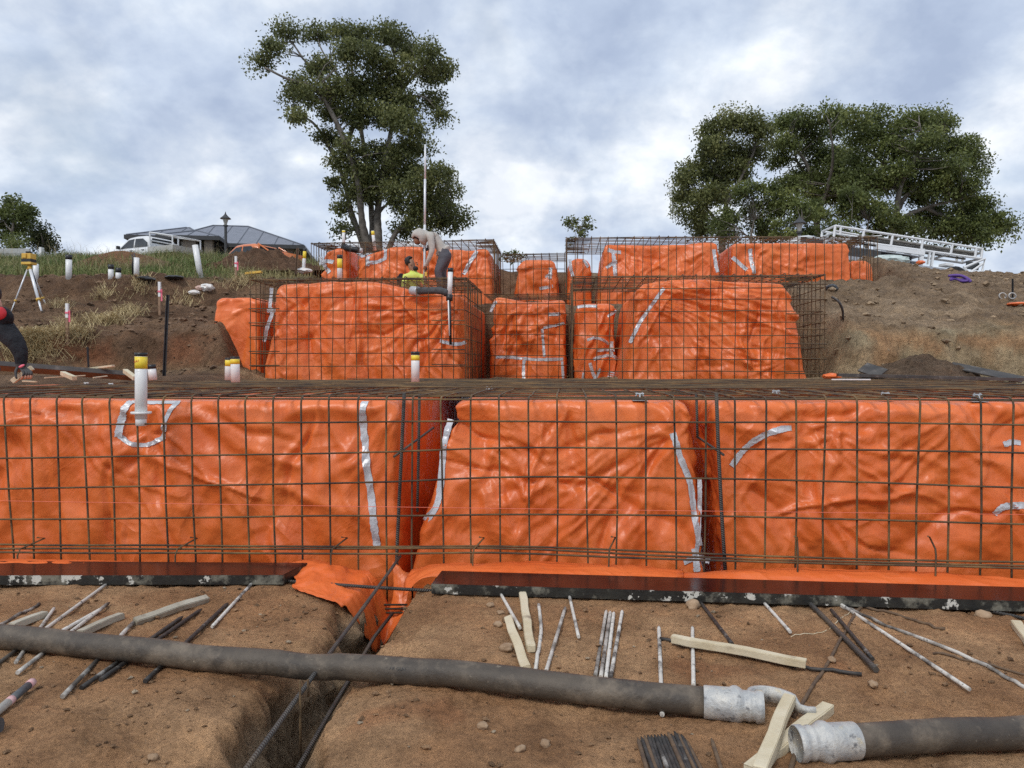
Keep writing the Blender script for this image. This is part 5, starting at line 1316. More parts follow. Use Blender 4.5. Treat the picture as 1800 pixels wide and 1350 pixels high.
blob(341, 518, 8, 4, M_BAG, 'rubbish_bag', 'smaller flat white bag below the crumpled one', 'bag', 5)
blob(351, 510, 6, 4, mat('pinkish_film', (0.55, .34, .28), (0.7, .5, .42), 9, .5), 'rubbish_bag', 'pinkish plastic scrap between the white bags', 'bag', 6)
blob(257, 494, 12, 4, M_BLACKP, 'geotextile_scrap', 'black sheet scrap at the grass edge below the cable post', 'scrap', 7)
blob(307, 490, 13, 3, M_BLACKP, 'geotextile_scrap', 'black sheet scrap left of the leaning pipe', 'scrap', 8)
blob(1462, 511, 9, 6, M_BLACKP, 'black_bag', 'black bag on the bank right of the right cage', 'bag', 9)
blob(1790, 537, 14, 3, M_PLAS, 'plastic_scrap', 'orange plastic scrap at the right frame edge on the bank', 'scrap', 10)
blob(1462, 664, 13, 5, M_PLAS, 'plastic_scrap', 'crumpled orange scrap at the foot of the right cage', 'scrap', 11, 11.2)
M_PURP = mat('purple_webbing', (0.09, 0.04, 0.22), (0.14, .07, .32), 9, .6)
p, d = hill_hit(1685, 494); k = d / FOC
pts = [p + RIGHT * (a * k) + Vector((0, 0, .05 - b * k)) + HFWD * (c * k) for a, b, c in ((-16, -5, 4), (-6, -6, 0), (4, -4, -4), (12, 3, -8), (4, 5, -5), (-4, 0, 3), (-14, 2, 0), (-4, -5, 6), (10, -3, 0), (16, 6, -8), (8, 2, -3), (0, 3, 0))]
tag(tube('webbing_sling', smooth_path(pts, 60), .03, M_PURP, None, 6), 'tangled purple webbing sling on the right hand bank', 'strap')
p, d = hill_hit(1762, 528)
for i, ox in enumerate((0, 17)):
    k = d / FOC; c_ = p + RIGHT * (ox * k) + Vector((0, 0, .06))
    tag(tube('wire_coil', [c_ + RIGHT * (math.cos(a) * 6 * k + a * .3 * k) + Vector((0, 0, math.sin(a) * 5 * k)) + HFWD * (a * .4 * k) for a in np.linspace(0, 18, 60)], .012, M_GALV, None, 5), ('left' if i == 0 else 'right') + ' one of two grey wire coils near the thin dark rod', 'wire')
p, d = hill_hit(1480, 560)
tag(tube('cable_end', smooth_path([W(1462, 522, d - .15), W(1474, 530, d - .25), W(1481, 545, d - .2), W(1482, 562, d - .1)], 12), .02, M_FORM, None, 6), 'dark cable hanging down the bank right of the right cage', 'cable')
p, d = hill_hit(470, 492, 13, 40)
board(W(432, 481, 17.2), W(460, 478, 17.2), .12, .05, 'yellow spirit level lying on the ground left of the cage', M_LASY)
blob(535, 478, 11, 4, M_BAG, 'white_sheet', 'white plastic sheet at the foot of the slim pipe', 'sheet', 13, 17.8)
# bar chairs on the lowest mesh
M_CH = mat('galvanised_chair', (0.35, .37, .38), (0.5, .52, .53), 20, .5, .4)
for i, (px, py, lab) in enumerate([(195, 676, 'galvanised bar chair left of the near pipe under the mesh'), (152, 674, 'galvanised bar chair farthest left under the mesh'), (402, 677, 'galvanised bar chair below the touching pipes'), (492, 684, 'galvanised bar chair between the touching pipes and the left gap'),
        (640, 682, 'galvanised bar chair just left of the left gap'), (860, 684, 'galvanised bar chair left one on the middle near mound'), (1136, 703, 'galvanised bar chair at the front edge of the middle near mound'), (1364, 692, 'galvanised bar chair at left on the right near mound'), (1556, 697, 'galvanised bar chair in the middle of the right near mound'), (1745, 702, 'galvanised bar chair near the right frame edge')]):
    p = G(px, py + 6, 1.155); p.y = max(p.y, F1 + .14)
    mb = MB()
    for s_ in (-1, 1):
        mb.tube([p + Vector((s_ * .045, 0, 0)), p + Vector((s_ * .02, 0, .045)), p + Vector((s_ * .02, 0, .06))], .006, 6); mb.tube([p + Vector((0, s_ * .04, 0)), p + Vector((0, s_ * .018, .045))], .006, 6)
    mb.box(p + Vector((0, 0, .002)), (.11, .09, .006)); mb.tube([p + Vector((-.03, 0, .048)), p + Vector((.03, 0, .048))], .007, 6)
    tag(mb.build('bar_chair', M_CH), lab, 'bar chair', 'bar chairs')
# painted hammer at the lower left edge
a, b = G(-70, 1310, .02), G(57, 1203, .02)
root = empty('mallet', tuple(a), 'grey handled mallet with pink paint at the lower left edge', 'hammer')
q = [a, a + (b - a) * .4, a + (b - a) * .72, b]; 
M_GREY = mat('pale_grey_grip', (0.42, .41, .36), (0.52, .5, .44), 14, .6); M_DG = mat('dark_grip', (0.06, .065, .07), (0.12, .125, .13), 20, .5); M_PP = mat('pink_paint', (0.6, .30, .30), (0.72, .5, .48), 18, .6)
for nm, t0, t1, r, m in (('handle', 0, .62, .017, M_GREY), ('pink_band', .62, .68, .0175, M_PP), ('grip', .68, .93, .0165, M_DG), ('pink_tip', .93, 1.0, .018, M_PP)):
    o = tube(nm, [a + (b - a) * t0 + Vector((0, 0, .01)), a + (b - a) * t1 + Vector((0, 0, .01))], r, m, root, 14); o.location = -root.location
hp = G(-8, 1278, .03); o = tube('hammer_head', [hp - RIGHT * .09, hp + RIGHT * .012], .034, M_DG, root, 18); o.location = -root.location

# ---------------------------------------------------------------- trees
def leaf_mat(name, c1, c2, c3):
    m, nd, lk, b = new_mat(name)
    at = N(nd, 'ShaderNodeAttribute', attribute_name='tint')
    r = ramp(nd, [(0.0, c1), (0.55, c2), (1.0, c3)]); lk.new(at.outputs['Fac'], r.inputs[0]); lk.new(r.outputs[0], b.inputs['Base Color'])
    b.inputs['Roughness'].default_value = 0.5; b.inputs['Specular IOR Level'].default_value = 0.35
    tr = nd.new('ShaderNodeBsdfTranslucent'); lk.new(r.outputs[0], tr.inputs[0])
    ms = N(nd, 'ShaderNodeMixShader', i_0=0.38); lk.new(b.outputs[0], ms.inputs[1]); lk.new(tr.outputs[0], ms.inputs[2])
    out = [n for n in nd if n.type == 'OUTPUT_MATERIAL'][0]; lk.new(ms.outputs[0], out.inputs[0])
    return m
M_LEAF = leaf_mat('gum_leaves', (0.078, 0.092, 0.034), (0.155, 0.170, 0.058), (0.27, 0.27, 0.098))
M_LEAF2 = leaf_mat('green_leaves', (0.078, 0.098, 0.034), (0.150, 0.18, 0.052), (0.25, 0.27, 0.082))
M_LEAF3 = leaf_mat('dark_leaves', (0.018, 0.026, 0.011), (0.040, 0.052, 0.018), (0.085, 0.085, 0.025))
M_BARK = mat('grey_gum_bark', (0.085, 0.072, 0.06), (0.21, 0.185, 0.155), 3, 0.85, bump=0.03, bscale=5)
def tree(label, d, pxf, blobs, limbs, seed, leaf=0.17, per=64, mleaf=None, spread=1.6, cat='tree', name='gum_tree', dens=2.0, clr=0.58, trunk_r=0.34, group=None, base=None, droop=0.6, wfac=0.27):
    """blobs (cx, cy, rx, ry) and limbs in reference pixels mapped by pxf; d = distance in metres"""
    rs = np.random.RandomState(seed); k = d / FOC
    def to3(X, Y, dz): px, py = pxf(X, Y); return np.array(tuple(W(px, py, d + dz)))
    sc_ = abs(pxf(1, 0)[0] - pxf(0, 0)[0])
    tw, limb_pts = MB(), []
    for li, L in enumerate(limbs):
        r0 = L[0]; dz0 = rs.normal() * 0.3; dzs = rs.normal() * spread * 0.8
        pts = [to3(X, Y, dz0 + dzs * i / max(1, len(L) - 2)) for i, (X, Y) in enumerate(L[1:])]
        q = smooth_path(pts, len(pts) * 5); r0 = r0 * 0.66; rad = r0 * np.linspace(1, 0.38, len(q)) ** 1.6 * (1 + 0.06 * rs.normal(size=len(q)))
        tw.tube(q, rad, 9); limb_pts.append(np.column_stack([q, rad]))
    limb_pts = np.vstack(limb_pts)
    Cs, Rr, Tn = [], [], []
    for (X, Y, rx, ry) in blobs:
        c = to3(X, Y, rs.normal() * spread * 0.7); ax, ay = rx * sc_ * k, ry * sc_ * k
        n = max(4, int(dens * 4.6 * ax * ay) + 3)
        for i in range(n):
            v = rs.normal(size=3); v /= np.linalg.norm(v); v *= rs.rand() ** 0.45
            p = c + np.array(RIGHT) * v[0] * ax * .95 + np.array(HFWD) * v[1] * (ax + ay) * .5 + np.array((0, 0, 1.0)) * v[2] * ay * .95
            Cs.append(p); Rr.append(clr * (0.6 + 0.8 * rs.rand())); Tn.append(np.clip(0.42 + 0.22 * rs.normal(), 0, 1))
    Cs, Rr, Tn = np.array(Cs), np.array(Rr), np.array(Tn)
    # twigs
    for c, r in zip(Cs, Rr):
        dd = np.linalg.norm(limb_pts[:, :3] - c, axis=1) + 0.6 * np.maximum(limb_pts[:, 2] - c[2], 0); i = np.argmin(dd)
        if dd[i] > 2.6: continue
        s_ = limb_pts[i, :3]; m_ = (s_ + c) / 2 + rs.normal(size=3) * 0.08 * dd[i] + np.array((0, 0, 0.04 * dd[i]))
        rad = min(0.028 + 0.008 * dd[i], limb_pts[i, 3] * .6)
        tw.tube(smooth_path([s_, m_, c], 5), np.linspace(rad, 0.010, 5), 4)
    root = empty(name, tuple(base if base is not None else limb_pts[0, :3]), label, cat, group)
    o = tw.build('trunk', M_BARK, root, True); o.location = -root.location
    # leaves: drooping slivers on a dome round each twig end
    n = len(Cs) * per; ci = np.repeat(np.arange(len(Cs)), per)
    v = rs.normal(size=(n, 3)); v /= np.linalg.norm(v, axis=1)[:, None]
    rr = Rr[ci] * (0.15 + 0.95 * rs.rand(n) ** 0.55)
    p = Cs[ci] + v * rr[:, None] * np.array([1.2, 1.2, 0.85])
    dr = rs.normal(size=(n, 3)) * 0.8 + np.array([0, 0, -droop]); dr /= np.linalg.norm(dr, axis=1)[:, None]
    sd_ = np.cross(dr, rs.normal(size=(n, 3))); sd_ /= np.linalg.norm(sd_, axis=1)[:, None] + 1e-9
    L = leaf * (0.6 + 0.8 * rs.rand(n))[:, None]; w = L * wfac
    Vv = np.stack([p, p + dr * L * .45 + sd_ * w, p + dr * L, p + dr * L * .45 - sd_ * w], 1).reshape(-1, 3)
    me = raw_mesh('crown', Vv, np.arange(n * 4).reshape(n, 4), None, [mleaf or M_LEAF], None, False)
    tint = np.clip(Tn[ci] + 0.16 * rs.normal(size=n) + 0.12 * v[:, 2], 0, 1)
    a = me.attributes.new('tint', 'FLOAT', 'FACE'); a.data.foreach_set('value', tint.astype(np.float32))
    o = link('crown', me, root); o.location = -root.location
    return root
z4 = lambda X, Y: (430 + X / 3.14, 20 + Y / 3.14)
big = [(240,110,75,45),(160,215,55,38),(100,285,52,40),(400,115,65,55),(540,115,75,50),(660,150,65,45),(790,115,72,50),(850,150,50,40),(900,205,75,55),(1010,230,65,55),(1110,310,50,65),(1000,330,95,65),(870,330,105,75),(720,260,90,70),(570,225,85,65),(430,300,80,65),(300,385,62,42),(275,465,42,45),(350,460,50,55),(285,590,42,35),(480,420,95,75),(620,420,105,85),(760,430,95,75),(900,520,105,75),(1030,500,62,55),(1085,575,36,34),(470,540,60,65),(600,560,85,75),(720,560,75,75),(840,620,85,75),(930,660,65,45),(450,680,60,55),(600,760,85,55),(740,780,105,75),(870,780,105,65),(975,755,45,38),(540,830,65,55),(640,880,95,75),(780,900,105,75),(900,900,95,75),(1010,940,85,75),(1080,900,52,45),(1130,970,45,48),(700,990,95,65),(840,1030,95,65),(1000,1050,95,75),(1100,1080,62,55),(1180,1140,58,38),(1090,1170,65,45),(960,1150,75,55),(880,1190,55,45),(600,1000,55,45),(535,1080,34,32),(560,1190,38,26),(490,940,30,20)]
tree('tall grey trunked gum tree with open crown behind the workers', 45, z4, big,
     [(.36,(670,1330),(630,1220),(590,1120),(567,1010),(530,880),(460,740),(400,640),(340,590),(290,590)), (.38,(690,1330),(655,1200),(640,1080),(625,940),(560,740),(480,560),(390,430),(300,390),(230,370),(110,310)),
      (.36,(705,1330),(705,1180),(690,1000),(650,700),(605,450),(590,300),(560,140)), (.42,(740,1330),(735,1200),(735,1100),(760,900),(800,700),(850,480),(960,330),(1060,290)),
      (.30,(790,1330),(830,1230),(890,1160),(970,1040),(1040,950),(1120,940)), (.2,(560,740),(640,560),(760,420),(830,280),(800,130)), (.18,(480,560),(430,380),(330,270),(250,170),(160,210)), (.16,(600,450),(500,330),(420,200),(400,110)),
      (.16,(850,480),(980,470),(1060,540)), (.15,(970,1040),(1080,1110),(1180,1140)), (.15,(735,1120),(800,1050),(860,1010)), (.14,(960,330),(1050,320),(1110,300)), (.12,(700,1130),(760,1080),(820,1060)), (.12,(460,740),(450,690))], 3, 0.18, 135, M_LEAF, 1.9, dens=3.3, clr=.62)
z5 = lambda X, Y: (1150 + X / 2.769, 170 + Y / 2.769)
GT = 'trees behind the right bank'
tree('olive gum tree, leftmost of the right hand group', 50, z5, [(380,115,85,50),(300,175,80,65),(480,135,70,52),(530,190,30,60),(260,260,80,55),(360,270,95,65),(480,260,70,65),(200,360,75,52),(320,370,95,65),(140,400,42,48),(420,360,70,55),(150,490,50,55),(250,480,85,65),(130,570,26,36),(215,590,50,52),(330,480,95,55),(230,650,40,40)],
     [(.4,(330,760),(335,640),(350,520),(330,400),(300,260),(330,150)), (.22,(350,520),(430,380),(490,250),(490,140)), (.2,(335,640),(250,540),(170,450),(140,400)), (.15,(330,400),(240,340),(190,350))], 8, .18, 130, M_LEAF, 1.8, dens=3.6, clr=.62, group=GT)
tree('dense green gum tree in the middle of the right hand group', 53, z5, [(620,135,60,42),(720,115,80,50),(850,95,72,45),(880,150,60,50),(750,190,90,48),(640,225,60,52),(610,310,52,44),(790,290,100,55),(900,270,70,45),(880,370,105,65),(760,390,105,65),(660,430,75,55),(930,450,90,55),(800,470,100,60)],
     [(.42,(800,760),(790,600),(770,420),(720,290),(640,230)), (.28,(790,600),(850,420),(870,280),(850,110)), (.2,(770,420),(690,300),(680,160)), (.2,(850,420),(920,330),(990,310))], 12, .18, 130, M_LEAF2, 1.9, dens=3.6, clr=.62, group=GT)
tree('broad spreading gum tree with bare pale limbs at right', 48, z5, [(980,115,72,42),(1090,105,80,42),(1010,190,80,50),(1150,170,80,50),(1290,115,85,48),(1215,120,60,40),(1350,110,60,40),(1400,145,75,50),(1320,215,100,60),(1200,255,80,50),(1450,230,70,62),(1540,250,60,62),(1575,335,46,52),(1460,340,100,70),(1330,330,90,60),(1190,350,75,45),(1110,260,60,40),(1400,440,100,70),(1530,440,80,60),(1290,480,70,45),(1580,520,58,52),(1480,540,100,60),(1350,580,90,45),(1450,620,100,52),(1560,610,80,52),(1660,590,52,45),(1718,640,40,45),(1610,685,52,36),(1500,690,70,32),(1380,645,75,42),(1250,650,70,42),(1060,390,100,65),(1000,290,80,50),(1130,420,80,60),(1230,420,80,60),(980,420,90,60)],
     [(.42,(1150,780),(1165,640),(1180,560),(1200,430),(1260,320),(1300,220),(1290,130)), (.3,(1165,640),(1210,590),(1320,540),(1440,510),(1560,480)), (.26,(1180,560),(1230,480),(1310,430),(1420,360),(1520,280)), (.22,(1200,430),(1120,330),(1030,240),(980,130)),
      (.2,(1320,540),(1450,600),(1560,620),(1650,600),(1715,640)), (.15,(1260,320),(1380,230),(1420,150)), (.16,(1165,640),(1300,640),(1420,660),(1520,690))], 17, .18, 120, M_LEAF2, 1.8, dens=3.5, clr=.62, group=GT)
for lab, bl, sd, dd in (('light green bushy tree below the olive gum', [(600,530,95,60),(430,470,80,60),(540,450,70,50),(380,590,95,55),(330,655,80,45),(500,620,85,52),(470,550,60,40),(560,680,75,40)], 21, 44), ('light green bushy tree behind the dark lamp post', [(640,640,80,60),(700,560,80,60),(640,500,80,60),(800,560,95,65),(760,665,85,45)], 22, 43),
                        ('light green bushy tree behind the truck cab', [(950,540,110,70),(1060,580,110,70),(1180,600,80,50),(1110,545,75,52),(900,650,105,50),(1050,665,105,40),(1000,480,110,62)], 23, 44)):
    cx_ = sum(b[0] for b in bl) / len(bl)
    tree(lab, dd, z5, bl, [(.2, (cx_, 760), (cx_ - 5, 680), (cx_ + 10, 600)), (.1, (cx_, 700), (cx_ - 90, 620)), (.1, (cx_, 700), (cx_ + 90, 610))], sd, .17, 120, M_LEAF2, 1.2, dens=2.6, clr=.46, name='bushy_tree', group=GT)
z9 = lambda X, Y: (X / 9, 330 + Y / 9)
tree('dark green tree at the far left behind the concrete wall', 56, z9, [(200,240,150,95),(350,330,105,95),(490,360,50,50),(80,400,105,115),(300,470,140,105),(100,600,125,115),(300,640,140,95),(20,780,60,120),(450,500,46,50),(-120,500,160,200)], [(.2,(200,1000),(200,700),(220,450),(210,260)), (.12,(200,700),(330,520),(440,400)), (.12,(200,700),(80,560),(40,420))], 31, .22, 90, M_LEAF2, 1.2, dens=2.4, name='leafy_tree', group='trees at the far left')
tree('rounded dark bush right of the far left tree', 54, z9, [(640,680,120,80),(740,790,110,85),(620,850,140,85),(800,900,74,74),(740,960,125,60),(560,760,80,80)], [(.15,(680,1050),(680,880),(650,720)), (.1,(680,900),(760,820))], 33, .18, 100, M_LEAF3, 1.0, dens=3.4, name='dense_bush', group='trees at the far left', droop=0)
tree('small bright green bush in front of the far left tree', 52, z9, [(250,840,130,85),(200,900,90,60)], [(.1,(250,1030),(250,900),(240,820))], 35, .17, 100, M_LEAF2, .8, dens=3.2, name='dense_bush', group='trees at the far left', droop=0)
z3 = lambda X, Y: (830 + X / 3.6, 370 + Y / 3.6)
tree('thin young sapling with round leaves above the top row gap', 25, z3, [(655,60,36,22),(718,62,40,22),(610,92,36,24),(742,108,36,26),(680,108,46,26),(700,150,44,22),(635,188,26,12),(600,70,20,15)], [(.035,(665,330),(668,230),(672,160),(690,90),(715,60)), (.016,(668,190),(640,110),(612,90)), (.014,(672,160),(725,130),(745,105)), (.013,(690,120),(660,60)), (.012,(668,215),(638,190))], 41, .10, 14, M_LEAF2, .12, name='sapling', dens=30, clr=.11, droop=0)
tree('low shrub tops peeking over the cage left of the sapling', 24.5, z3, [(225,275,26,14),(280,268,30,18),(315,288,26,18),(200,300,20,14),(262,310,34,18)], [(.03,(260,400),(260,320),(280,270)), (.02,(260,330),(215,285)), (.02,(260,330),(318,290))], 43, .09, 14, M_LEAF2, .12, name='shrub', dens=30, clr=.11, droop=0)

# ---------------------------------------------------------------- grass and straw
def blades(name, P0, h, lean, cols, w, label, cat='grass', seed=1):
    rs = np.random.RandomState(seed); n = len(P0)
    a = rs.rand(n) * 6.28; dr = np.stack([np.cos(a), np.sin(a), 0 * a], 1); sd_ = np.stack([-np.sin(a), np.cos(a), 0 * a], 1)
    b2 = rs.rand(n) * 6.28; sd_ = np.stack([np.cos(b2), np.sin(b2), 0 * b2], 1)
    up = np.array([0, 0, 1.0]); h = h[:, None]; lean = lean[:, None]; w = np.asarray(w)[:, None] if np.ndim(w) else w
    m1 = P0 + up * h * .55 + dr * lean * h * .25; tp = P0 + up * h * (1 - .35 * lean) + dr * lean * h * .9
    V = np.stack([P0 - sd_ * w, P0 + sd_ * w, m1 + sd_ * w * .8, m1 - sd_ * w * .8, tp], 1).reshape(-1, 3)
    i = np.arange(n)[:, None] * 5
    F = np.concatenate([i + np.array([[0, 1, 2]]), i + np.array([[0, 2, 3]]), i + np.array([[3, 2, 4]])])
    me = raw_mesh(name, V, F, None, [M_GRASS], None, False); add_color(me, np.repeat(cols, 5, 0), 'blade')
    return tag(link(name, me), label, cat, kind='stuff')
M_GRASS, nd, lk, b_ = new_mat('grass_blade')
at = N(nd, 'ShaderNodeAttribute', attribute_name='blade'); lk.new(at.outputs['Color'], b_.inputs['Base Color']); b_.inputs['Roughness'].default_value = .7; b_.inputs['Specular IOR Level'].default_value = .2
rs = np.random.RandomState(77)
n = 95000
gx_ = rs.uniform(-24, -4.6, n); gy_ = 16.2 + 15 * rs.rand(n) ** 1.1
nn = fbm(gx_ * .5, gy_ * .5, 2.0, 3)
bare = np.exp(-(((gx_ + 13.2) / 1.1) ** 2 + ((gy_ - 21.2) / 1.3) ** 2)) + 1.3 * np.exp(-(((gx_ - HEAP[0]) / 1.7) ** 2 + ((gy_ - HEAP[1] + .4) / 1.3) ** 2) ** 2)
edge = 16.75 + .35 * fbm(gx_ * .9, 3.0, 0, 3) + 2.6 * sstep(-9.5, -6.0, gx_)
keep = (gy_ > edge) & (rs.rand(n) < .55 + .6 * nn - .85 * bare) & (rs.rand(n) < 1 - .75 * sstep(-8.2, -5.6, gx_))
gx_, gy_, nn = gx_[keep], gy_[keep], nn[keep]; n = len(gx_)
hh = (0.12 + .20 * rs.rand(n)) * (1 + .7 * sstep(22, 29, gy_)) * (1 + .6 * nn); stem = rs.rand(n) < .035; hh = np.where(stem, hh * 1.9 + .1, hh)
t = np.clip(.5 + .5 * fbm(gx_ * .35 + 5, gy_ * .35, 7.0, 3) + .22 * rs.normal(size=n), 0, 1)[:, None]
dry = sstep(-9.5, -6.5, gx_)[:, None] * .8
cols = np.array((0.085, 0.145, 0.042)) * (1 - t) + np.array((0.27, 0.25, 0.10)) * t
cols = cols * (1 - dry) + np.array((0.42, 0.33, 0.17)) * dry; cols[stem] = (0.38, .31, .18)
blades('long_grass', np.stack([gx_, gy_, zh(gx_, gy_) - .01], 1), hh, .3 + .6 * rs.rand(n), cols, np.where(stem, .004, .0085), 'long rough grass with seed heads covering the left slope up to the crest', seed=5)
# straw on the bank
pts, cl_ = [], []
for (px, py, sx, sy, cnt) in [(45, 612, 36, 9, 1500), (85, 604, 30, 6, 700), (130, 592, 30, 5, 420), (185, 566, 34, 5, 700), (225, 552, 26, 6, 420), (120, 575, 16, 7, 250), (185, 523, 18, 4, 220), (430, 494, 45, 6, 420), (330, 530, 30, 8, 160), (250, 505, 26, 6, 260), (105, 537, 12, 4, 120)]:
    for i in range(cnt // 14):
        p, d = hill_hit(px + rs.normal() * sx * .5, py + rs.normal() * sy * .45)
        for j in range(12): pts.append((p.x + rs.normal() * .10, p.y + rs.normal() * .10))
pts = np.array(pts); n = len(pts); t = rs.rand(n, 1)
blades('dry_straw', np.stack([pts[:, 0], pts[:, 1], zh(pts[:, 0], pts[:, 1]) - .01], 1), .12 + .22 * rs.rand(n), 1.2 + .8 * rs.rand(n), np.array((0.40, 0.30, 0.16)) * (1 - t) + np.array((0.66, 0.54, 0.30)) * t, .005, 'pale dry straw and roots tufted over the left cut bank', 'straw', seed=6)
# clods on both banks
n = 3000
cx_ = np.concatenate([rs.uniform(-12, -5.6, n // 2), rs.uniform(4.4, 13, n // 2)]); cy_ = np.concatenate([rs.uniform(11.2, 17.4, n // 2), rs.uniform(11.2, 21, n // 2)])
cz_ = zh(cx_, cy_); rad = .010 + .075 * rs.rand(n) ** 7
lft = cx_ < 0; cc = np.where(lft[:, None], np.array((0.22, .14, .088)), np.array((0.36, .26, .165))) * (.7 + .7 * rs.rand(n, 1))
clods('bank_clods', np.stack([cx_, cy_, cz_ + rad * .25], 1), rad, M_SOIL, cc, 'clods and lumps of earth lying on both banks', 8)

# ---------------------------------------------------------------- house, vehicles, street furniture on the crest
M_ROOF = mat('grey_steel_roof', (0.20, 0.215, 0.25), (0.235, 0.25, 0.29), 2, 0.7, 0.0, spec=.25)
M_FASC = mat('dark_fascia', (0.035, 0.035, 0.036), (0.05, .05, .05), 5, .5)
M_BRICK = mat('grey_brown_brick', (0.19, 0.155, 0.125), (0.27, 0.225, 0.185), 30, .85, bump=.01, bscale=20)
M_GLASS = mat('dark_window_glass', (0.02, .024, .028), (0.04, .046, .052), 3, .08, spec=.6)
M_WCAR = mat('white_car_paint', (0.70, .71, .71), (0.76, .77, .77), 3, .28, coat=.4)
M_OCAR = mat('orange_car_paint', (0.62, .17, .05), (0.70, .21, .07), 3, .3, coat=.4)
M_TYRE = mat('tyre_rubber', (0.015, .015, .015), (0.03, .03, .03), 20, .8)
M_RIM = mat('wheel_rim', (0.4, .4, .41), (0.5, .5, .51), 10, .35, .7)
M_LAMPR = mat('red_lamp', (0.45, .02, .02), (0.5, .04, .03), 5, .2)
HD = 50.0; hp = W(352, 446, HD); hz0 = 7.55
house = empty('brick_house', (hp.x, hp.y, hz0), 'low brick house with grey hipped metal roof on the crest', 'house', rz=YAW + R(9))
def hip(name, x0, x1, y0, y1, ze, zr, inset, parent, inr=None):
    """hip roof: eave rectangle, ridge along x"""
    ym = (y0 + y1) / 2; inr = inr or inset
    V = [(x0, y0, ze), (x1, y0, ze), (x1, y1, ze), (x0, y1, ze), (x0 + inset, ym, zr), (x1 - inr, ym, zr)]
    mb = MB(); mb.add(V, [(0, 1, 5, 4), (1, 2, 5), (2, 3, 4, 5), (3, 0, 4), (3, 2, 1, 0)])
    o = mb.build(name, M_ROOF, parent)
    # standing seams on the front plane and the right hip
    mb = MB()
    for k in range(int((x1 - x0) / 1.2)):
        x = x0 + .6 + 1.2 * k
        f = 1.0
        if x < x0 + inset: f = (x - x0) / inset
        if x > x1 - inr: f = (x1 - x) / inr
        mb.tube([(x, y0, ze + .02), (x, y0 + (ym - y0) * f, ze + (zr - ze) * f + .02)], .03, 4)
    mb.tube([(x0, y0, ze + .03), (x0 + inset, ym, zr + .03), (x1 - inr, ym, zr + .03), (x1, y0, ze + .03)], .05, 5)
    mb.build('roof_seams', M_FASC if False else mat('seam_grey', (0.15, .162, .188)) if 'seam_grey' not in MATS else MATS['seam_grey'], o)
    mb = MB(); mb.box(((x0 + x1) / 2, y0 - .06, ze - .12), (x1 - x0 + .2, .12, .26)); mb.box((x0 - .05, ym, ze - .12), (.12, y1 - y0, .26)); mb.box((x1 + .05, ym, ze - .12), (.12, y1 - y0, .26))
    mb.build('gutter', M_FASC, o)
    return o
def hx(px): return (px - 340) / FOC * HD
hip('roof', hx(262), hx(515), 0.0, 8.6, 2.2, 4.15, hx(336) - hx(262), house, hx(515) - hx(400))
hip('roof', hx(224), hx(350), -0.6, 5.6, 2.5, 3.62, hx(300) - hx(224), house, hx(350) - hx(306))
hip('roof', hx(284), hx(381), -1.8, 2.4, 2.36, 3.05, 1.85, house)
mb = MB(); mb.box((hx(290), 2.6, .7), (hx(340) - hx(232), 5.4, 3.2)); mb.box((hx(415), 4.4, .6), (hx(500) - hx(340), 7.6, 3.1)); mb.build('wall', M_BRICK, house)
mb = MB(); mb.box((hx(363), -1.3, .6), (.5, .5, 3.2)); mb.build('porch_pillar', M_BRICK, house)
mb = MB(); mb.box((hx(332), -1.3, .6), (.8, .5, 3.2)); mb.build('porch_pillar', M_BRICK, house)
mb = MB(); mb.box((hx(318), -.16, 1.4), (.6, .06, 1.6)); mb.build('window', M_WHT, house)
mb = MB(); mb.box((hx(348), .42, 1.0), (.9, .06, 2.3)); mb.build('door', M_GLASS, house)
mb = MB(); mb.box((hx(388), .55, 1.0), (1.9, .06, 2.2)); mb.build('garage_door', M_FASC, house)
mb = MB(); mb.box((hx(250), -.16, 1.4), (1.2, .06, 1.2)); mb.build('window', M_GLASS, house)

def wheel(root, x, y, r=.37, w=.24):
    mb = MB(); mb.tube([(x, y - w / 2, r), (x, y - w * .35, r), (x, y + w * .35, r), (x, y + w / 2, r)], [r * .9, r, r, r * .9], 22); wh = mb.build('wheel', M_TYRE, root)
    mb = MB(); s_ = -1 if y < 0 else 1
    mb.tube([(x, y + s_ * w * .3, r), (x, y + s_ * w * .52, r)], [r * .62, r * .58], 16); mb.build('rim', M_RIM, wh)
def loft(root, name, secs, m, bevel=0.0):
    """secs: list of (x, [(y, z) half profile from bottom outward to top]) mirrored"""
    V, F = [], []; n = len(secs[0][1]) * 2
    for x, pr in secs:
        V += [(x, -y, z) for y, z in pr] + [(x, y, z) for y, z in reversed(pr)]
    for i in range(len(secs) - 1):
        for k in range(n): F.append((i * n + k, i * n + (k + 1) % n, (i + 1) * n + (k + 1) % n, (i + 1) * n + k))
    F += [tuple(range(n)), tuple(range((len(secs) - 1) * n, len(secs) * n))[::-1]]
    mb = MB(); mb.add(V, F); return mb.build(name, m, root, True if bevel == 0 else False, bevel)
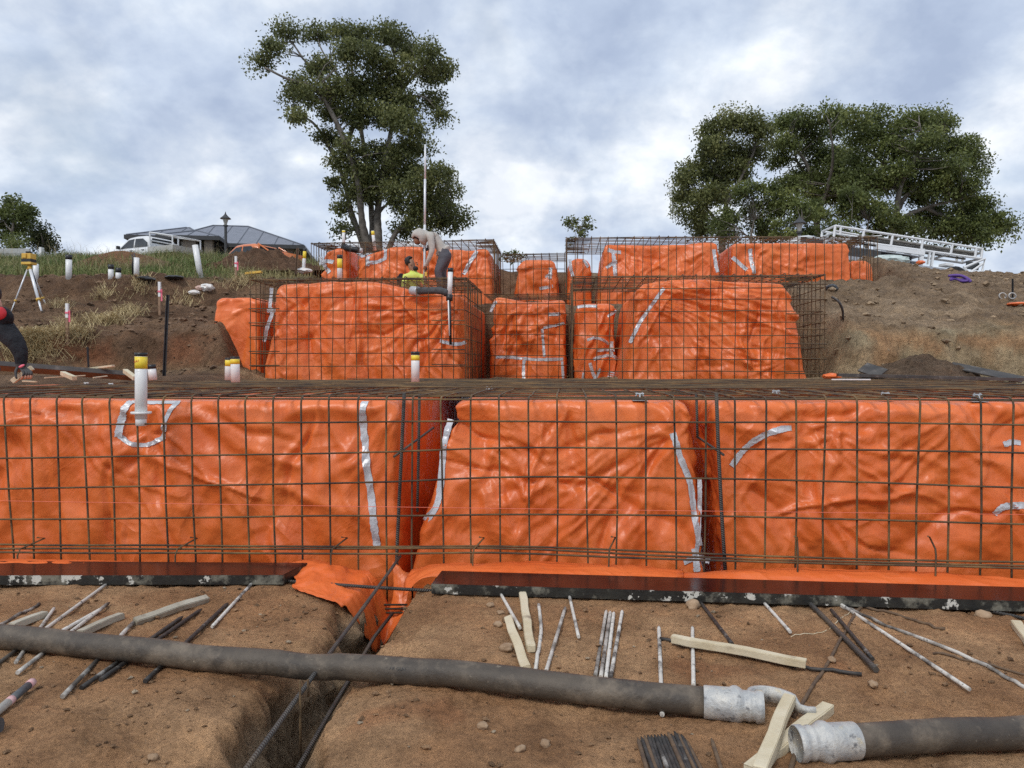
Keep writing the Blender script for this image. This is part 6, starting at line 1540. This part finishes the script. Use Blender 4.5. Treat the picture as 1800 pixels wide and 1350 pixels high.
def ute(loc, rz, paint, label, tray, rot=None):
    """dual cab pickup, nose towards -x"""
    root = empty('pickup_ute', loc, label, 'ute', None, rz, rot)
    hw = .92
    def low(z0, z1, w=hw): return [(w * .9, z0), (w, z0 + .15), (w, z1 - .12), (w * .95, z1)]
    b = loft(root, 'body', [(-2.6, low(.5, .85, .75)), (-2.5, low(.42, .95, .86)), (-2.1, low(.38, 1.06)), (-1.15, low(.38, 1.14)), (-1.0, low(.38, 1.16)), (.95, low(.38, 1.18)), (1.0, low(.42, 1.18))], paint)
    cab = loft(root, 'cabin', [(-1.35, [(.84, 1.05), (.83, 1.10), (.82, 1.12), (.80, 1.14)]), (-.55, [(.86, 1.1), (.80, 1.5), (.74, 1.70), (.62, 1.76)]), (-.1, [(.86, 1.1), (.80, 1.5), (.73, 1.74), (.60, 1.81)]), (.6, [(.86, 1.1), (.80, 1.5), (.73, 1.74), (.60, 1.80)]), (.95, [(.86, 1.1), (.80, 1.45), (.74, 1.66), (.62, 1.72)]), (1.06, [(.86, 1.1), (.83, 1.3), (.82, 1.34), (.80, 1.36)])], paint)
    for s_ in (-1, 1):
        for nm, poly in (('window', [(-1.08, 1.20), (-.50, 1.62), (-.12, 1.66), (-.12, 1.20)]), ('window', [(-.02, 1.20), (-.02, 1.66), (.50, 1.65), (.86, 1.42), (.90, 1.20)])):
            def yy_(z): return s_ * (.862 - (z - 1.1) * .16 + .012)
            mb = MB(); n = len(poly); V = [(x, yy_(z), z) for x, z in poly] + [(x, yy_(z) - s_ * .03, z) for x, z in poly]
            mb.add(V, [tuple(range(n)), tuple(range(2 * n - 1, n - 1, -1))] + [(i, i + n, (i + 1) % n + n, (i + 1) % n) for i in range(n)]); mb.build(nm, M_GLASS, root)
        for x in (.02, .98 - .1): 
            mb = MB(); mb.box((x - .22, s_ * .935, 1.04), (.18, .03, .035)); mb.build('door_handle', M_FASC, root)
        mb = MB(); mb.box((-1.02, s_ * 1.02, 1.24), (.10, .18, .17)); mb.build('mirror', M_FASC, root, bevel=.02)
        mb = MB(); mb.box((-2.5, s_ * .68, .82), (.14, .3, .16)); mb.build('headlight', M_RIM, root, bevel=.03)
        wheel(root, -1.75, s_ * .80); wheel(root, 1.45, s_ * .80)
    mb = MB(); V = [(-1.31, -.72, 1.17), (-1.31, .72, 1.17), (-.60, .62, 1.69), (-.60, -.62, 1.69)]; mb.add([(x - .012, y, z + .012) for x, y, z in V] + V, [(0, 1, 2, 3), (7, 6, 5, 4), (0, 4, 5, 1), (1, 5, 6, 2), (2, 6, 7, 3), (3, 7, 4, 0)]); mb.build('windscreen', M_GLASS, root)
    mb = MB(); V = [(1.05, -.72, 1.40), (1.05, .72, 1.40), (.98, .62, 1.66), (.98, -.62, 1.66)]; mb.add([(x + .014, y, z) for x, y, z in V] + V, [(3, 2, 1, 0), (4, 5, 6, 7), (0, 1, 5, 4), (1, 2, 6, 5), (2, 3, 7, 6), (3, 0, 4, 7)]); mb.build('rear_window', M_GLASS, root)
    if tray:
        mb = MB(); mb.box((1.9, 0, .86), (1.75, 1.86, .10)); 
        for s_ in (-1, 1): mb.box((1.9, s_ * .93, 1.03), (1.75, .03, .26))
        mb.box((2.77, 0, 1.03), (.03, 1.86, .26)); mb.build('tray', mat('alloy_tray', (0.42, .41, .37), (0.52, .51, .47), 4, .5, .3) if 'alloy_tray' not in MATS else MATS['alloy_tray'], root)
        mb = MB()
        for s_ in (-1, 1): mb.tube([(1.12, s_ * .88, .9), (1.12, s_ * .88, 1.92)], .04, 8); mb.tube([(1.12, s_ * .88, 1.9), (2.7, s_ * .88, 1.62)], .035, 8); mb.tube([(2.7, s_ * .88, .9), (2.7, s_ * .88, 1.62)], .035, 8)
        for z in (1.9, 1.5, 1.2): mb.tube([(1.12, -.88, z), (1.12, .88, z)], .035, 8)
        mb.tube([(2.7, -.88, 1.62), (2.7, .88, 1.62)], .035, 8); mb.build('headboard', M_WCAR, root)
    else:
        tb = loft(root, 'tub', [(1.07, low(.42, 1.20)), (2.4, low(.45, 1.22)), (2.62, low(.5, 1.22, .88))], paint)
        mb = MB(); mb.box((1.84, 0, 1.235), (1.5, 1.66, .03)); mb.build('tonneau_cover', M_FASC, root, bevel=.01)
        mb = MB(); mb.box((1.84, .88, 1.25), (1.5, .05, .03)); mb.box((1.84, -.88, 1.25), (1.5, .05, .03)); mb.build('rail', paint, root)
        mb = MB(); mb.box((2.66, 0, .55), (.12, 1.7, .16)); mb.build('rear_bumper', M_RIM, root, bevel=.02)
        for s_ in (-1, 1):
            mb = MB(); mb.box((2.57, s_ * .83, 1.0), (.18, .2, .34)); tl = mb.build('tail_light', M_LAMPR, root, bevel=.02)
            mb = MB(); mb.box((2.60, s_ * .83, .98), (.16, .205, .1)); mb.build('indicator', M_WHT, tl)
        # sports hoop behind the cab
        for s_ in (-1, 1): mb = MB(); mb.tube([(1.0, s_ * .78, 1.75), (1.45, s_ * .84, 1.5), (1.9, s_ * .86, 1.24)], .04, 8); mb.build('sports_bar', paint, root)
    mb = MB(); mb.box((-2.6, 0, .5), (.1, 1.5, .22)); mb.build('front_bumper', M_FASC, root, bevel=.03)
    return root
c_ = W(262, 446, 39); ute((c_.x, c_.y, W(262, 419, 39).z - 1.81), YAW + R(-24), M_WCAR, 'white tray back ute parked on the crest behind the grass', True)
c_ = W(447, 456, 40); ute((c_.x, c_.y, W(447, 432, 40).z - 1.81), YAW + R(-24), M_OCAR, 'orange pickup ute parked on the crest beside the dirt pile', False)

def lamp(px, ytop, ybot, d, label):
    t, b = W(px, ytop, d), W(px, ybot, d); root = empty('street_lamp', tuple(b - Vector((0, 0, 1.0))), label, 'street lamp', 'street lamps')
    H = t.z - b.z + 1.0
    mb = MB(); mb.tube([(0, 0, 0), (0, 0, H - .75)], .07, 12); mb.tube([(0, 0, H - .75), (0, 0, H - .68)], .12, 12); mb.build('post', M_FASC, root)
    mb = MB(); mb.tube([(0, 0, H - .68), (0, 0, H - .60), (0, 0, H - .36)], [.06, .08, .15], 10); mb.build('lantern', mat('frosted_lamp', (0.35, .33, .28), (0.45, .43, .38), 4, .3) if 'frosted_lamp' not in MATS else MATS['frosted_lamp'], root)
    mb = MB(); mb.tube([(0, 0, H - .37), (0, 0, H - .35), (0, 0, H - .22), (0, 0, H - .12), (0, 0, H)], [.27, .27, .12, .04, .012], 12); mb.build('lamp_hood', M_FASC, root)
lamp(397, 372, 445, 38, 'dark lantern street lamp in front of the grey roof')
lamp(1405, 377, 425, 30, 'dark street lamp in front of the right hand trees')
M_CONC = mat('pale_concrete', (0.36, .36, .34), (0.46, .46, .44), 2, .8, bump=.01, bscale=6)
a, b = W(-60, 452, 30), W(75, 452, 30)
root = empty('concrete_panel_wall', tuple((a + b) / 2), 'low pale concrete panel wall at the far left', 'wall', rz=YAW)
zt_ = W(40, 437, 30).z - root.location.z
for i in range(3):
    for j in range(2):
        mb = MB(); mb.box((-1.55 + 1.04 * i + .0, 0, zt_ - .11 - .225 * j - .0), (1.03, .12, .215)); mb.build('panel', M_CONC, root, bevel=.01)
mb = MB(); mb.box((1.53, -.03, zt_ - .24), (.10, .2, .56)); mb.build('end_post', M_WHT, root)
mb = MB(); mb.box((0, 0, -.25), (3.1, .10, .5)); mb.build('footing', M_CONC, root)

# truck with long rack on the right crest
D = 24.0; k = D / FOC
HWT = .5; ob = W(1590, 462, D) + HFWD * HWT
tr = empty('rack_truck', (ob.x, ob.y, ob.z - .55), 'white flat bed truck with a long sloping ladder rack on the right crest', 'truck', rot=(0, R(7.4), YAW))
def tx(px): return (px - 1590) * k
def tz_(px, py): return (462 - py) * k + .55 + (px - 1590) * k * math.tan(R(7.4)) * .98
def bars(nm, segs, r, m, parent=tr):
    mb = MB()
    for a_, b_2, y in segs: mb.tube([(tx(a_[0]), y, tz_(*a_)), (tx(b_2[0]), y, tz_(*b_2))], r, 6)
    return mb.build(nm, m, parent)
for y in (-HWT, HWT):
    bars('top_rail', [((1456, 397), (1719, 437), y)], .04, M_WCAR); bars('lower_rail', [((1460, 419), (1719, 454), y)], .04, M_WCAR)
    bars('mid_rail', [((1458, 406), (1500, 413), y)], .03, M_WCAR)
    for a_, b_2 in (((1457, 397), (1457, 425)), ((1467, 399), (1467, 413)), ((1508, 405), (1507, 423)), ((1559, 413), (1558, 433)), ((1612, 421), (1612, 438)), ((1665, 429), (1664, 446)), ((1707, 436), (1707, 452)), ((1718, 438), (1718, 454))):
        bars('rack_post', [(a_, b_2, y)], .04, M_WCAR)
for px, py in ((1457, 397), (1457, 408), (1457, 419), (1718, 437), (1718, 454), (1559, 432), (1612, 440), (1665, 446)):
    mb = MB(); mb.tube([(tx(px), -HWT, tz_(px, py)), (tx(px), HWT, tz_(px, py))], .035, 6); mb.build('rack_crossbar', M_WCAR, tr)
M_LOAD = mat('grey_boards', (0.16, .15, .13), (0.36, .34, .30), 6, .7)
for i in range(14):
    y = -HWT * .85 + 1.7 * HWT * i / 13; z0 = 3 + rng.uniform(0, 9)
    bars('board_load', [((1503 + rng.uniform(0, 6), 421 - z0), (1718, 451 - z0 * .8), y)], .035, M_LOAD)
bars('conduit', [((1480, 418), (1545, 412), -.3), ((1495, 424), (1512, 412), -.45)], .02, M_WHT)
# body of the truck: box frame, tray, cab
for px0, px1, py0, py1, nm in ((1535, 1541, 436, 466, 'canopy_post'), (1610, 1617, 437, 466, 'canopy_post'), (1632, 1635, 442, 468, 'canopy_post'), (1626, 1628, 444, 464, 'canopy_post')):
    mb = MB(); c0 = ((px0 + px1) / 2, (py0 + py1) / 2)
    mb.box((tx(c0[0]), -HWT, tz_(*c0)), ((px1 - px0) * k, .1, (py1 - py0) * k)); mb.build(nm, M_WCAR, tr)
mb = MB(); mb.box((tx(1575), -HWT - .02, tz_(1575, 440)), (85 * k, .1, 7 * k)); mb.build('canopy_rail', M_WCAR, tr)
mb = MB(); mb.box((tx(1572), .25, tz_(1572, 453)), (74 * k, .7, 20 * k)); mb.build('canopy_interior', M_FASC, tr)
for py in (448, 458): 
    mb = MB(); mb.box((tx(1572), -.4, tz_(1572, py)), (70 * k, .7, .02)); mb.build('shelf', M_RIM, tr)
mb = MB(); mb.box((tx(1590), 0, tz_(1590, 471)), (260 * k, 1.9, .12)); mb.build('tray', M_RIM, tr)
mb = MB(); mb.box((tx(1478), 0, tz_(1478, 446)), (110 * k, 1.8, .30)); mb.build('load_bed', M_FASC, tr)
cabx = tx(1415)
loft(tr, 'cab', [(cabx - .75, [(.85, 1.2), (.86, 1.5), (.85, 1.6), (.8, 1.65)]), (cabx - .48, [(.86, 1.2), (.84, 1.9), (.78, 2.12), (.66, 2.2)]), (cabx - .1, [(.86, 1.2), (.84, 1.95), (.78, 2.2), (.66, 2.28)]), (cabx + .42, [(.86, 1.2), (.84, 1.95), (.78, 2.2), (.66, 2.26)]), (cabx + .52, [(.86, 1.2), (.84, 1.8), (.78, 2.05), (.66, 2.1)])], M_WCAR).location = (0, 0, tz_(1415, 416) - 2.28)
co = tz_(1415, 416) - 2.28
mb = MB(); mb.box((cabx - .04, -.845, 1.98 + co), (.72, .05, .34)); mb.build('cab_window', M_GLASS, tr)
mb = MB(); mb.box((tx(1420), 0, tz_(1420, 452)), (90 * k, 1.8, .7)); mb.build('cab_body', M_WCAR, tr)
for px in (1430, 1665):
    for y in (-.85, .85): wheel(tr, tx(px), y, .38)
for w_ in [o for o in tr.children if o.name.startswith('wheel')]: w_.location.z = tz_(1590, 478) - .45
mb = MB(); mb.tube([(tx(1690), -HWT, tz_(1690, 470)), (tx(1725), -HWT, tz_(1725, 454)), (tx(1723), -HWT, tz_(1723, 477)), (tx(1700), -HWT, tz_(1700, 478)), (tx(1690), -HWT, tz_(1690, 470))], .045, 6); mb.tube([(tx(1722), -HWT, tz_(1722, 463)), (tx(1703), -HWT, tz_(1703, 478))], .04, 6); mb.build('rear_frame', M_WCAR, tr)
mb = MB(); mb.box((tx(1708), -HWT + .1, tz_(1708, 466)), (22 * k, .05, 13 * k)); mb.build('rear_screen', M_GLASS, tr)
mb = MB(); mb.box((tx(1659), -HWT, tz_(1659, 466)), (14 * k, .4, 4 * k)); mb.build('white_crate', M_WHT, tr)
M_TARP = mat('pale_green_tarp', (0.42, .50, .47), (0.58, .64, .61), 8, .5)
blob(1563, 462, 24, 7, M_TARP, 'tarpaulin', 'crumpled pale green tarpaulin heaped beside the truck', 'tarp', 15, 22.4, 9, .8)
blob(1618, 463, 6, 3, M_PLAS, 'plastic_scrap', 'orange bundle beside the truck canopy post', 'scrap', 16, 22.8)

# ---------------------------------------------------------------- people
M_HOOD = mat('oatmeal_fleece', (0.40, .375, .335), (0.50, .47, .42), 9, .9, bump=.012, bscale=12)
M_JEAN = mat('grey_blue_trousers', (0.065, .065, .075), (0.10, .10, .115), 6, .85, bump=.015, bscale=9)
M_SKIN = mat('brown_skin', (0.26, .14, .085), (0.32, .18, .11), 12, .55)
M_SKINL = mat('light_skin', (0.52, .31, .22), (0.6, .38, .28), 12, .5)
M_HAIR = mat('black_hair', (0.010, .009, .009), (0.022, .02, .019), 40, .7, bump=.01, bscale=60)
M_VIS = mat('hi_vis_yellow', (0.58, .68, .10), (0.66, .76, .18), 7, .8, bump=.01, bscale=10)
M_BLKJ = mat('black_jacket', (0.012, .013, .016), (0.024, .025, .030), 8, .8, bump=.05, bscale=11, spec=.25)
M_GLOV = mat('dark_grey_glove', (0.035, .034, .034), (0.06, .058, .056), 25, .7, bump=.006, bscale=40)
M_BOOT = mat('work_boot', (0.10, .07, .045), (0.15, .11, .07), 12, .8)
M_REDL = mat('red_hood_lining', (0.45, .02, .03), (0.55, .04, .05), 10, .85)
def figure(label, J, bones, mats, bonemat, fingers=(), subd=2):
    """J: name -> (Vector, rx, ry); one skinned body"""
    names = list(J); idx = {n: i for i, n in enumerate(names)}
    me = bpy.data.meshes.new('body'); me.from_pydata([tuple(J[n][0]) for n in names], [(idx[a], idx[b]) for a, b in bones], [])
    o = bpy.data.objects.new('body', me); COL.objects.link(o)
    o.modifiers.new('skin', 'SKIN'); 
    for i, n in enumerate(names):
        sv = me.skin_vertices[0].data[i]; sv.radius = (J[n][1], J[n][2]); sv.use_root = (n == 'pelvis')
    s_ = o.modifiers.new('sub', 'SUBSURF'); s_.levels = s_.render_levels = subd
    dg = bpy.context.evaluated_depsgraph_get(); dg.update()
    m2 = bpy.data.meshes.new_from_object(o.evaluated_get(dg)); COL.objects.unlink(o); bpy.data.objects.remove(o)
    V = np.array([v.co[:] for v in m2.vertices]); C = np.array([V[list(p.vertices)].mean(0) for p in m2.polygons])
    best = np.full(len(C), 1e9); mi = np.zeros(len(C), int)
    for (a, b), m in zip(bones, bonemat):
        pa, pb = np.array(J[a][0]), np.array(J[b][0]); ab = pb - pa
        t = np.clip(((C - pa) @ ab) / (ab @ ab), 0, 1); dd = np.linalg.norm(C - pa - t[:, None] * ab, axis=1) - (J[a][1] * (1 - t) + J[b][1] * t)
        w = dd < best; best[w] = dd[w]; mi[w] = m
    verts = V.tolist(); faces = [list(p.vertices) for p in m2.polygons]; mids = mi.tolist()
    for pts, r0, r1, m in fingers:
        q = smooth_path(pts, 9); Vf, Ff, _ = tube_data(q, np.concatenate([np.linspace(r0, r1, 8), [r1 * .55]]), 8); o_ = len(verts); verts += Vf.tolist(); faces += [[i + o_ for i in f] for f in Ff]; mids += [m] * len(Ff)
    base = J['pelvis'][0].copy()
    root = empty('person', tuple(base), label, 'person', 'workers on the site')
    me = raw_mesh('body', verts, faces, None, mats, mids, True); ob = link('body', me, root); ob.location = -base
    return root
def lump(root, name, c, r, m, seed=1, amp=.1, rot=None, cut=None):
    bm = bmesh.new(); bmesh.ops.create_icosphere(bm, subdivisions=3, radius=1.0)
    if cut: bmesh.ops.delete(bm, geom=[v for v in bm.verts if cut(v.co)], context='VERTS')
    A_ = np.array([v.co[:] for v in bm.verts]); K_ = 1 + amp * fbm(A_[:, 0] * 2 + seed * 3.1, A_[:, 1] * 2, A_[:, 2] * 2, 3)
    for v, q in zip(bm.verts, K_):
        v.co = Vector((v.co.x * r[0], v.co.y * r[1], v.co.z * r[2])) * q
        if rot: v.co = rot @ v.co
    me = bpy.data.meshes.new(name); bm.to_mesh(me); bm.free(); me.materials.append(m)
    for f in me.polygons: f.use_smooth = True
    o = link(name, me, root); o.location = Vector(c) - root.location
    if cut: md = o.modifiers.new('thick', 'SOLIDIFY'); md.thickness = .012
    return o
def fist(wr, hd, ax, n=5, r=.011, m=1, curl=None):
    """fingers closing round an upright staff at hd; ax = palm side direction"""
    out = []
    for i in range(4):
        z = Vector((0, 0, .035 - .023 * i)); s_ = (.9, 1.0, .95, .78)[i]
        out.append(([hd + z + ax * .02, hd + z + ax * .03 * s_ + curl * .03, hd + z - ax * .01 + curl * .062 * s_, hd + z - ax * .035 * s_ + curl * .04], r, r * .8, m))
    out.append(([wr + (hd - wr) * .5, hd + Vector((0, 0, .05)) - ax * .01 + curl * .02, hd + Vector((0, 0, .055)) - ax * .04 + curl * .035], r * 1.15, r * .85, m))
    return out
Df = 15.9; kf = Df / FOC
def B(px, py, dd=0.0): return W(px, py, Df + dd)
staff_x = 746
# man bending over the staff
J = {'pelvis': (B(783, 446), .145, .13), 'waist': (B(774, 435), .14, .125), 'chest': (B(764, 420), .165, .14), 'upper': (B(754, 413), .13, .11), 'neck': (B(745, 415, -.02), .075, .07), 'headb': (B(740, 417, -.03), .085, .085), 'head': (B(734, 420, -.04), .06, .06),
     'shl': (B(757, 415, -.2), .085, .085), 'ell': (B(760, 440, -.24), .062, .062), 'frl': (B(754, 455, -.22), .05, .05), 'wrl': (B(748.5, 467, -.14), .036, .036), 'hdl': (B(745.5, 474, -.06), .036, .03),
     'shr': (B(757, 414, .2), .085, .085), 'elr': (B(757, 432, .24), .06, .06), 'wrr': (B(751, 438, .10), .04, .04), 'hdr': (B(748, 439, .03), .038, .032),
     'hipl': (B(783, 450, -.11), .125, .12), 'knl': (B(769, 476, -.16), .088, .088), 'cfl': (B(773, 495, -.12), .072, .072), 'anl': (B(775, 522, -.10), .055, .055), 'tol': (B(764, 527, -.14), .05, .045),
     'hipr': (B(786, 449, .11), .125, .12), 'knr': (B(778, 476, .16), .088, .088), 'cfr': (B(781, 496, .14), .072, .072), 'anr': (B(784, 522, .14), .055, .055), 'tor': (B(774, 527, .12), .05, .045)}
bones = [('pelvis', 'waist'), ('waist', 'chest'), ('chest', 'upper'), ('upper', 'neck'), ('neck', 'headb'), ('headb', 'head'), ('upper', 'shl'), ('shl', 'ell'), ('ell', 'frl'), ('frl', 'wrl'), ('wrl', 'hdl'), ('upper', 'shr'), ('shr', 'elr'), ('elr', 'wrr'), ('wrr', 'hdr'),
         ('pelvis', 'hipl'), ('hipl', 'knl'), ('knl', 'cfl'), ('cfl', 'anl'), ('anl', 'tol'), ('pelvis', 'hipr'), ('hipr', 'knr'), ('knr', 'cfr'), ('cfr', 'anr'), ('anr', 'tor')]
bmat = [0, 0, 0, 0, 2, 2, 0, 0, 0, 0, 2, 0, 0, 0, 3, 1, 1, 1, 1, 4, 1, 1, 1, 1, 4]
fg = fist(J['wrl'][0], B(745.5, 474, -.05), HFWD, m=2, curl=RIGHT * 1.0) + fist(J['wrr'][0], B(747.5, 439, .03), -HFWD, m=3, curl=RIGHT * -1.0)
man = figure('worker in oatmeal hoodie and grey trousers bending over the white staff', J, bones, [M_HOOD, M_JEAN, M_SKIN, M_GLOV, M_BOOT], bmat, fg)
hc = B(738, 417, -.03)
hr = Matrix.Rotation(YAW, 3, 'Z') @ Matrix.Rotation(R(-30), 3, 'Y')
lump(man, 'hood', hc, (.175, .15, .19), M_HOOD, 3, .10, hr, cut=lambda v: v.x < -.35 and v.z < .25)
lump(man, 'hoodie_hem', B(779, 441), (.175, .165, .085), M_HOOD, 5, .08, Matrix.Rotation(YAW, 3, 'Z') @ Matrix.Rotation(R(-35), 3, 'Y'))
lump(man, 'hood_collar', B(748, 414), (.10, .12, .11), M_HOOD, 6, .15)
# face inside the hood: nose, brow; dark hair and beard put in for the hood's shade
fc = B(732, 421, -.04); lump(man, 'face', B(733.5, 421.5, -.03), (.085, .085, .10), M_SKIN, 5, .08); lump(man, 'hair', B(736, 418, -.03), (.095, .10, .10), M_HAIR, 6, .08); lump(man, 'nose', B(729.5, 423, -.04), (.022, .016, .02), M_SKIN, 2, .05); lump(man, 'beard', B(734, 427, -.03), (.05, .05, .04), M_HAIR, 4, .15)
# man crouching in hi-vis
Df2 = 16.0
def B(px, py, dd=0.0): return W(px, py, Df2 + dd)
J = {'pelvis': (B(722, 519, .12), .16, .15), 'waist': (B(723, 507, .08), .155, .13), 'chest': (B(726, 493, .04), .175, .14), 'upper': (B(727, 485, .02), .14, .11), 'neck': (B(727, 478, .0), .062, .062), 'headb': (B(725, 472, -.01), .082, .088), 'head': (B(722, 461, .0), .088, .092), 'crown': (B(720, 455, .01), .06, .06),
     'shl': (B(713, 487, -.06), .08, .08), 'ell': (B(709, 506, -.12), .06, .06), 'wrl': (B(722, 514, -.28), .04, .04), 'hdl': (B(728, 513, -.32), .038, .03),
     'shr': (B(741, 487, -.02), .08, .08), 'elr': (B(749, 500, -.12), .058, .058), 'wrr': (B(747, 490, -.16), .042, .042), 'hdr': (B(745.5, 484, -.14), .038, .03),
     'hipl': (B(714, 522, .0), .125, .12), 'knl': (B(708, 513, -.42), .09, .09), 'anl': (B(710, 541, -.32), .06, .06), 'tol': (B(708, 544, -.5), .05, .045),
     'hipr': (B(731, 522, .0), .125, .12), 'knr': (B(741, 513, -.42), .09, .09), 'anr': (B(738, 541, -.32), .06, .06), 'tor': (B(740, 544, -.5), .05, .045)}
bones = [('pelvis', 'waist'), ('waist', 'chest'), ('chest', 'upper'), ('upper', 'neck'), ('neck', 'headb'), ('headb', 'head'), ('head', 'crown'), ('upper', 'shl'), ('shl', 'ell'), ('ell', 'wrl'), ('wrl', 'hdl'), ('upper', 'shr'), ('shr', 'elr'), ('elr', 'wrr'), ('wrr', 'hdr'),
         ('pelvis', 'hipl'), ('hipl', 'knl'), ('knl', 'anl'), ('anl', 'tol'), ('pelvis', 'hipr'), ('hipr', 'knr'), ('knr', 'anr'), ('anr', 'tor')]
bmat = [1, 0, 0, 0, 2, 2, 2, 0, 0, 2, 2, 0, 0, 2, 2, 1, 1, 1, 3, 1, 1, 1, 3]
fg = fist(J['wrr'][0], J['hdr'][0], -HFWD, m=2, curl=RIGHT * 1.0)
m2_ = figure('bearded worker in yellow hi-vis shirt crouching at the foot of the staff', J, bones, [M_VIS, M_JEAN, M_SKIN, M_BOOT], bmat, fg)
rz_ = Matrix.Rotation(YAW, 3, 'Z')
lump(m2_, 'hair', B(720, 459.5, .02), (.108, .112, .115), M_HAIR, 2, .12, rz_ @ Matrix.Rotation(R(-20), 3, 'Y'), cut=lambda v: (v.x > .30 and v.z < .50 and v.y < .7) or v.z < -.55)
lump(m2_, 'beard', B(730.5, 472, -.06), (.055, .07, .052), M_HAIR, 4, .15, rz_); lump(m2_, 'nose', B(733.5, 464.5, -.06), (.018, .015, .022), M_SKIN, 3, .05, rz_)
for dx_, dd in ((731.5, -.085), (733, -.02)): lump(m2_, 'eye', B(dx_, 461.5, dd), (.010, .010, .008), M_HAIR, 3, .0, rz_)
lump(m2_, 'ear', B(722.5, 464.5, -.10), (.018, .012, .028), M_SKIN, 7, .05, rz_); lump(m2_, 'tool_bag', B(705, 492, .05), (.09, .07, .14), M_BLKJ, 8, .15, rz_)
# levelling staff
a, b = W(746, 497, 15.9), W(747.5, 254, 15.9); gl = W(746, 528, 15.9)
root = empty('levelling_staff', tuple(gl), 'tall white levelling staff held upright between the two workers', 'staff')
for nm, p0, p1, r, m in (('lower_section', gl, a + (b - a) * .42, .028, M_ALU), ('middle_section', a + (b - a) * .42, a + (b - a) * .75, .025, M_ALU), ('upper_section', a + (b - a) * .75, b, .022, M_ALU)):
    o = tube(nm, [p0, p1], r, m, root, 4); o.location = -root.location
mb = MB(); mb.box(W(749, 482, 15.8), (.05, .06, .09)); o = mb.build('detector', M_LASY, root, bevel=.01); o.location = -root.location
mb = MB(); mb.box(W(748.5, 472, 15.82), (.07, .05, .05)); o = mb.build('detector_clamp', M_BLACKP, root, bevel=.01); o.location = -root.location
# man kneeling at the left edge, arm and gloved hand in view
D3 = 7.0
def B(px, py, dd=0.0): return W(px, py, D3 + dd)
J = {'pelvis': (B(-88, 615, .45), .16, .15), 'waist': (B(-66, 597, .35), .15, .13), 'chest': (B(-38, 576, .2), .17, .14), 'upper': (B(-16, 566, .1), .135, .11), 'neck': (B(-8, 552, .02), .07, .07), 'headb': (B(-12, 541, -.06), .085, .09), 'head': (B(-20, 522, -.08), .092, .10), 'crown': (B(-26, 508, -.06), .06, .06),
     'shr': (B(2, 574, -.02), .115, .11), 'uar': (B(16, 589, -.06), .10, .10), 'elr': (B(31, 606, -.08), .082, .08), 'far': (B(37, 622, -.10), .068, .066), 'wrr': (B(37, 638, -.12), .050, .048), 'pmr': (B(37, 650, -.12), .042, .028),
     'shl': (B(-34, 560, .45), .082, .08), 'ell': (B(-10, 605, .62), .06, .06), 'wrl': (B(-14, 640, .4), .04, .04), 'hdl': (B(-12, 655, .3), .04, .03),
     'hipr': (B(-82, 622, .25), .13, .13), 'knr': (B(-8, 652, .05), .085, .085), 'anr': (B(-80, 668, .35), .06, .06), 'tor': (B(-95, 672, .45), .05, .05),
     'hipl': (B(-88, 620, .65), .13, .13), 'knl': (B(-30, 655, .75), .085, .085), 'anl': (B(-100, 664, .9), .06, .06), 'tol': (B(-116, 668, .95), .05, .05)}
bones = [('pelvis', 'waist'), ('waist', 'chest'), ('chest', 'upper'), ('upper', 'neck'), ('neck', 'headb'), ('headb', 'head'), ('head', 'crown'), ('upper', 'shr'), ('shr', 'uar'), ('uar', 'elr'), ('elr', 'far'), ('far', 'wrr'), ('wrr', 'pmr'), ('upper', 'shl'), ('shl', 'ell'), ('ell', 'wrl'), ('wrl', 'hdl'),
         ('pelvis', 'hipr'), ('hipr', 'knr'), ('knr', 'anr'), ('anr', 'tor'), ('pelvis', 'hipl'), ('hipl', 'knl'), ('knl', 'anl'), ('anl', 'tol')]
bmat = [0, 0, 0, 0, 2, 2, 2, 0, 0, 0, 0, 0, 3, 0, 0, 0, 3, 1, 1, 1, 4, 1, 1, 1, 4]
fg = []
for i, (x0, x1, x2, yk) in enumerate(((31, 27, 25, 0), (41, 43, 41, 1), (45, 48, 47, 2), (48, 52, 52, 3), (50, 55.5, 56, 4))):
    if i == 0: fg.append(([B(33, 643, -.13), B(28, 652, -.17), B(28, 661, -.19), B(30, 666, -.19)], .014, .010, 3))
    else:
        fg.append(([B(x0 - 4, 648, -.14), B(x1 - 1, 655 + (i == 1), -.20), B(x2 - 1, 660 + .5 * (4 - i), -.20)], .0135, .0115, 3)); fg.append(([B(x2 - 1, 659 + .5 * (4 - i), -.20), B(x2 - 2, 664, -.19), B(x2 - 4, 667 - .5 * i, -.16)], .0108, .0082, 5))
m3_ = figure('worker in black jacket with red lined hood kneeling at the left edge', J, bones, [M_BLKJ, M_JEAN, M_SKINL, M_GLOV, M_BOOT, M_SKINL], bmat, fg)
lump(m3_, 'hood_lining', B(-5, 551, -.12), (.085, .05, .065), M_REDL, 3, .12, rz_); lump(m3_, 'hood_rim', B(-2, 558, -.06), (.13, .085, .105), M_BLKJ, 4, .12, rz_)
lump(m3_, 'hair', B(-21, 517, -.07), (.105, .11, .115), M_HAIR, 2, .1, rz_)
lump(m3_, 'cuff_patch', B(38, 643.5, -.175), (.030, .010, .012), MATS['pink_flag_tape'], 5, .05, rz_ @ Matrix.Rotation(R(-25), 3, 'Y'))
a, b = B(20, 672, -.17), B(57, 645, -.05); 
timber([(22, 671, D3 - .14), (57, 646, D3 - .10)], .045, .045, 'pale squared peg gripped in the gloved hand')
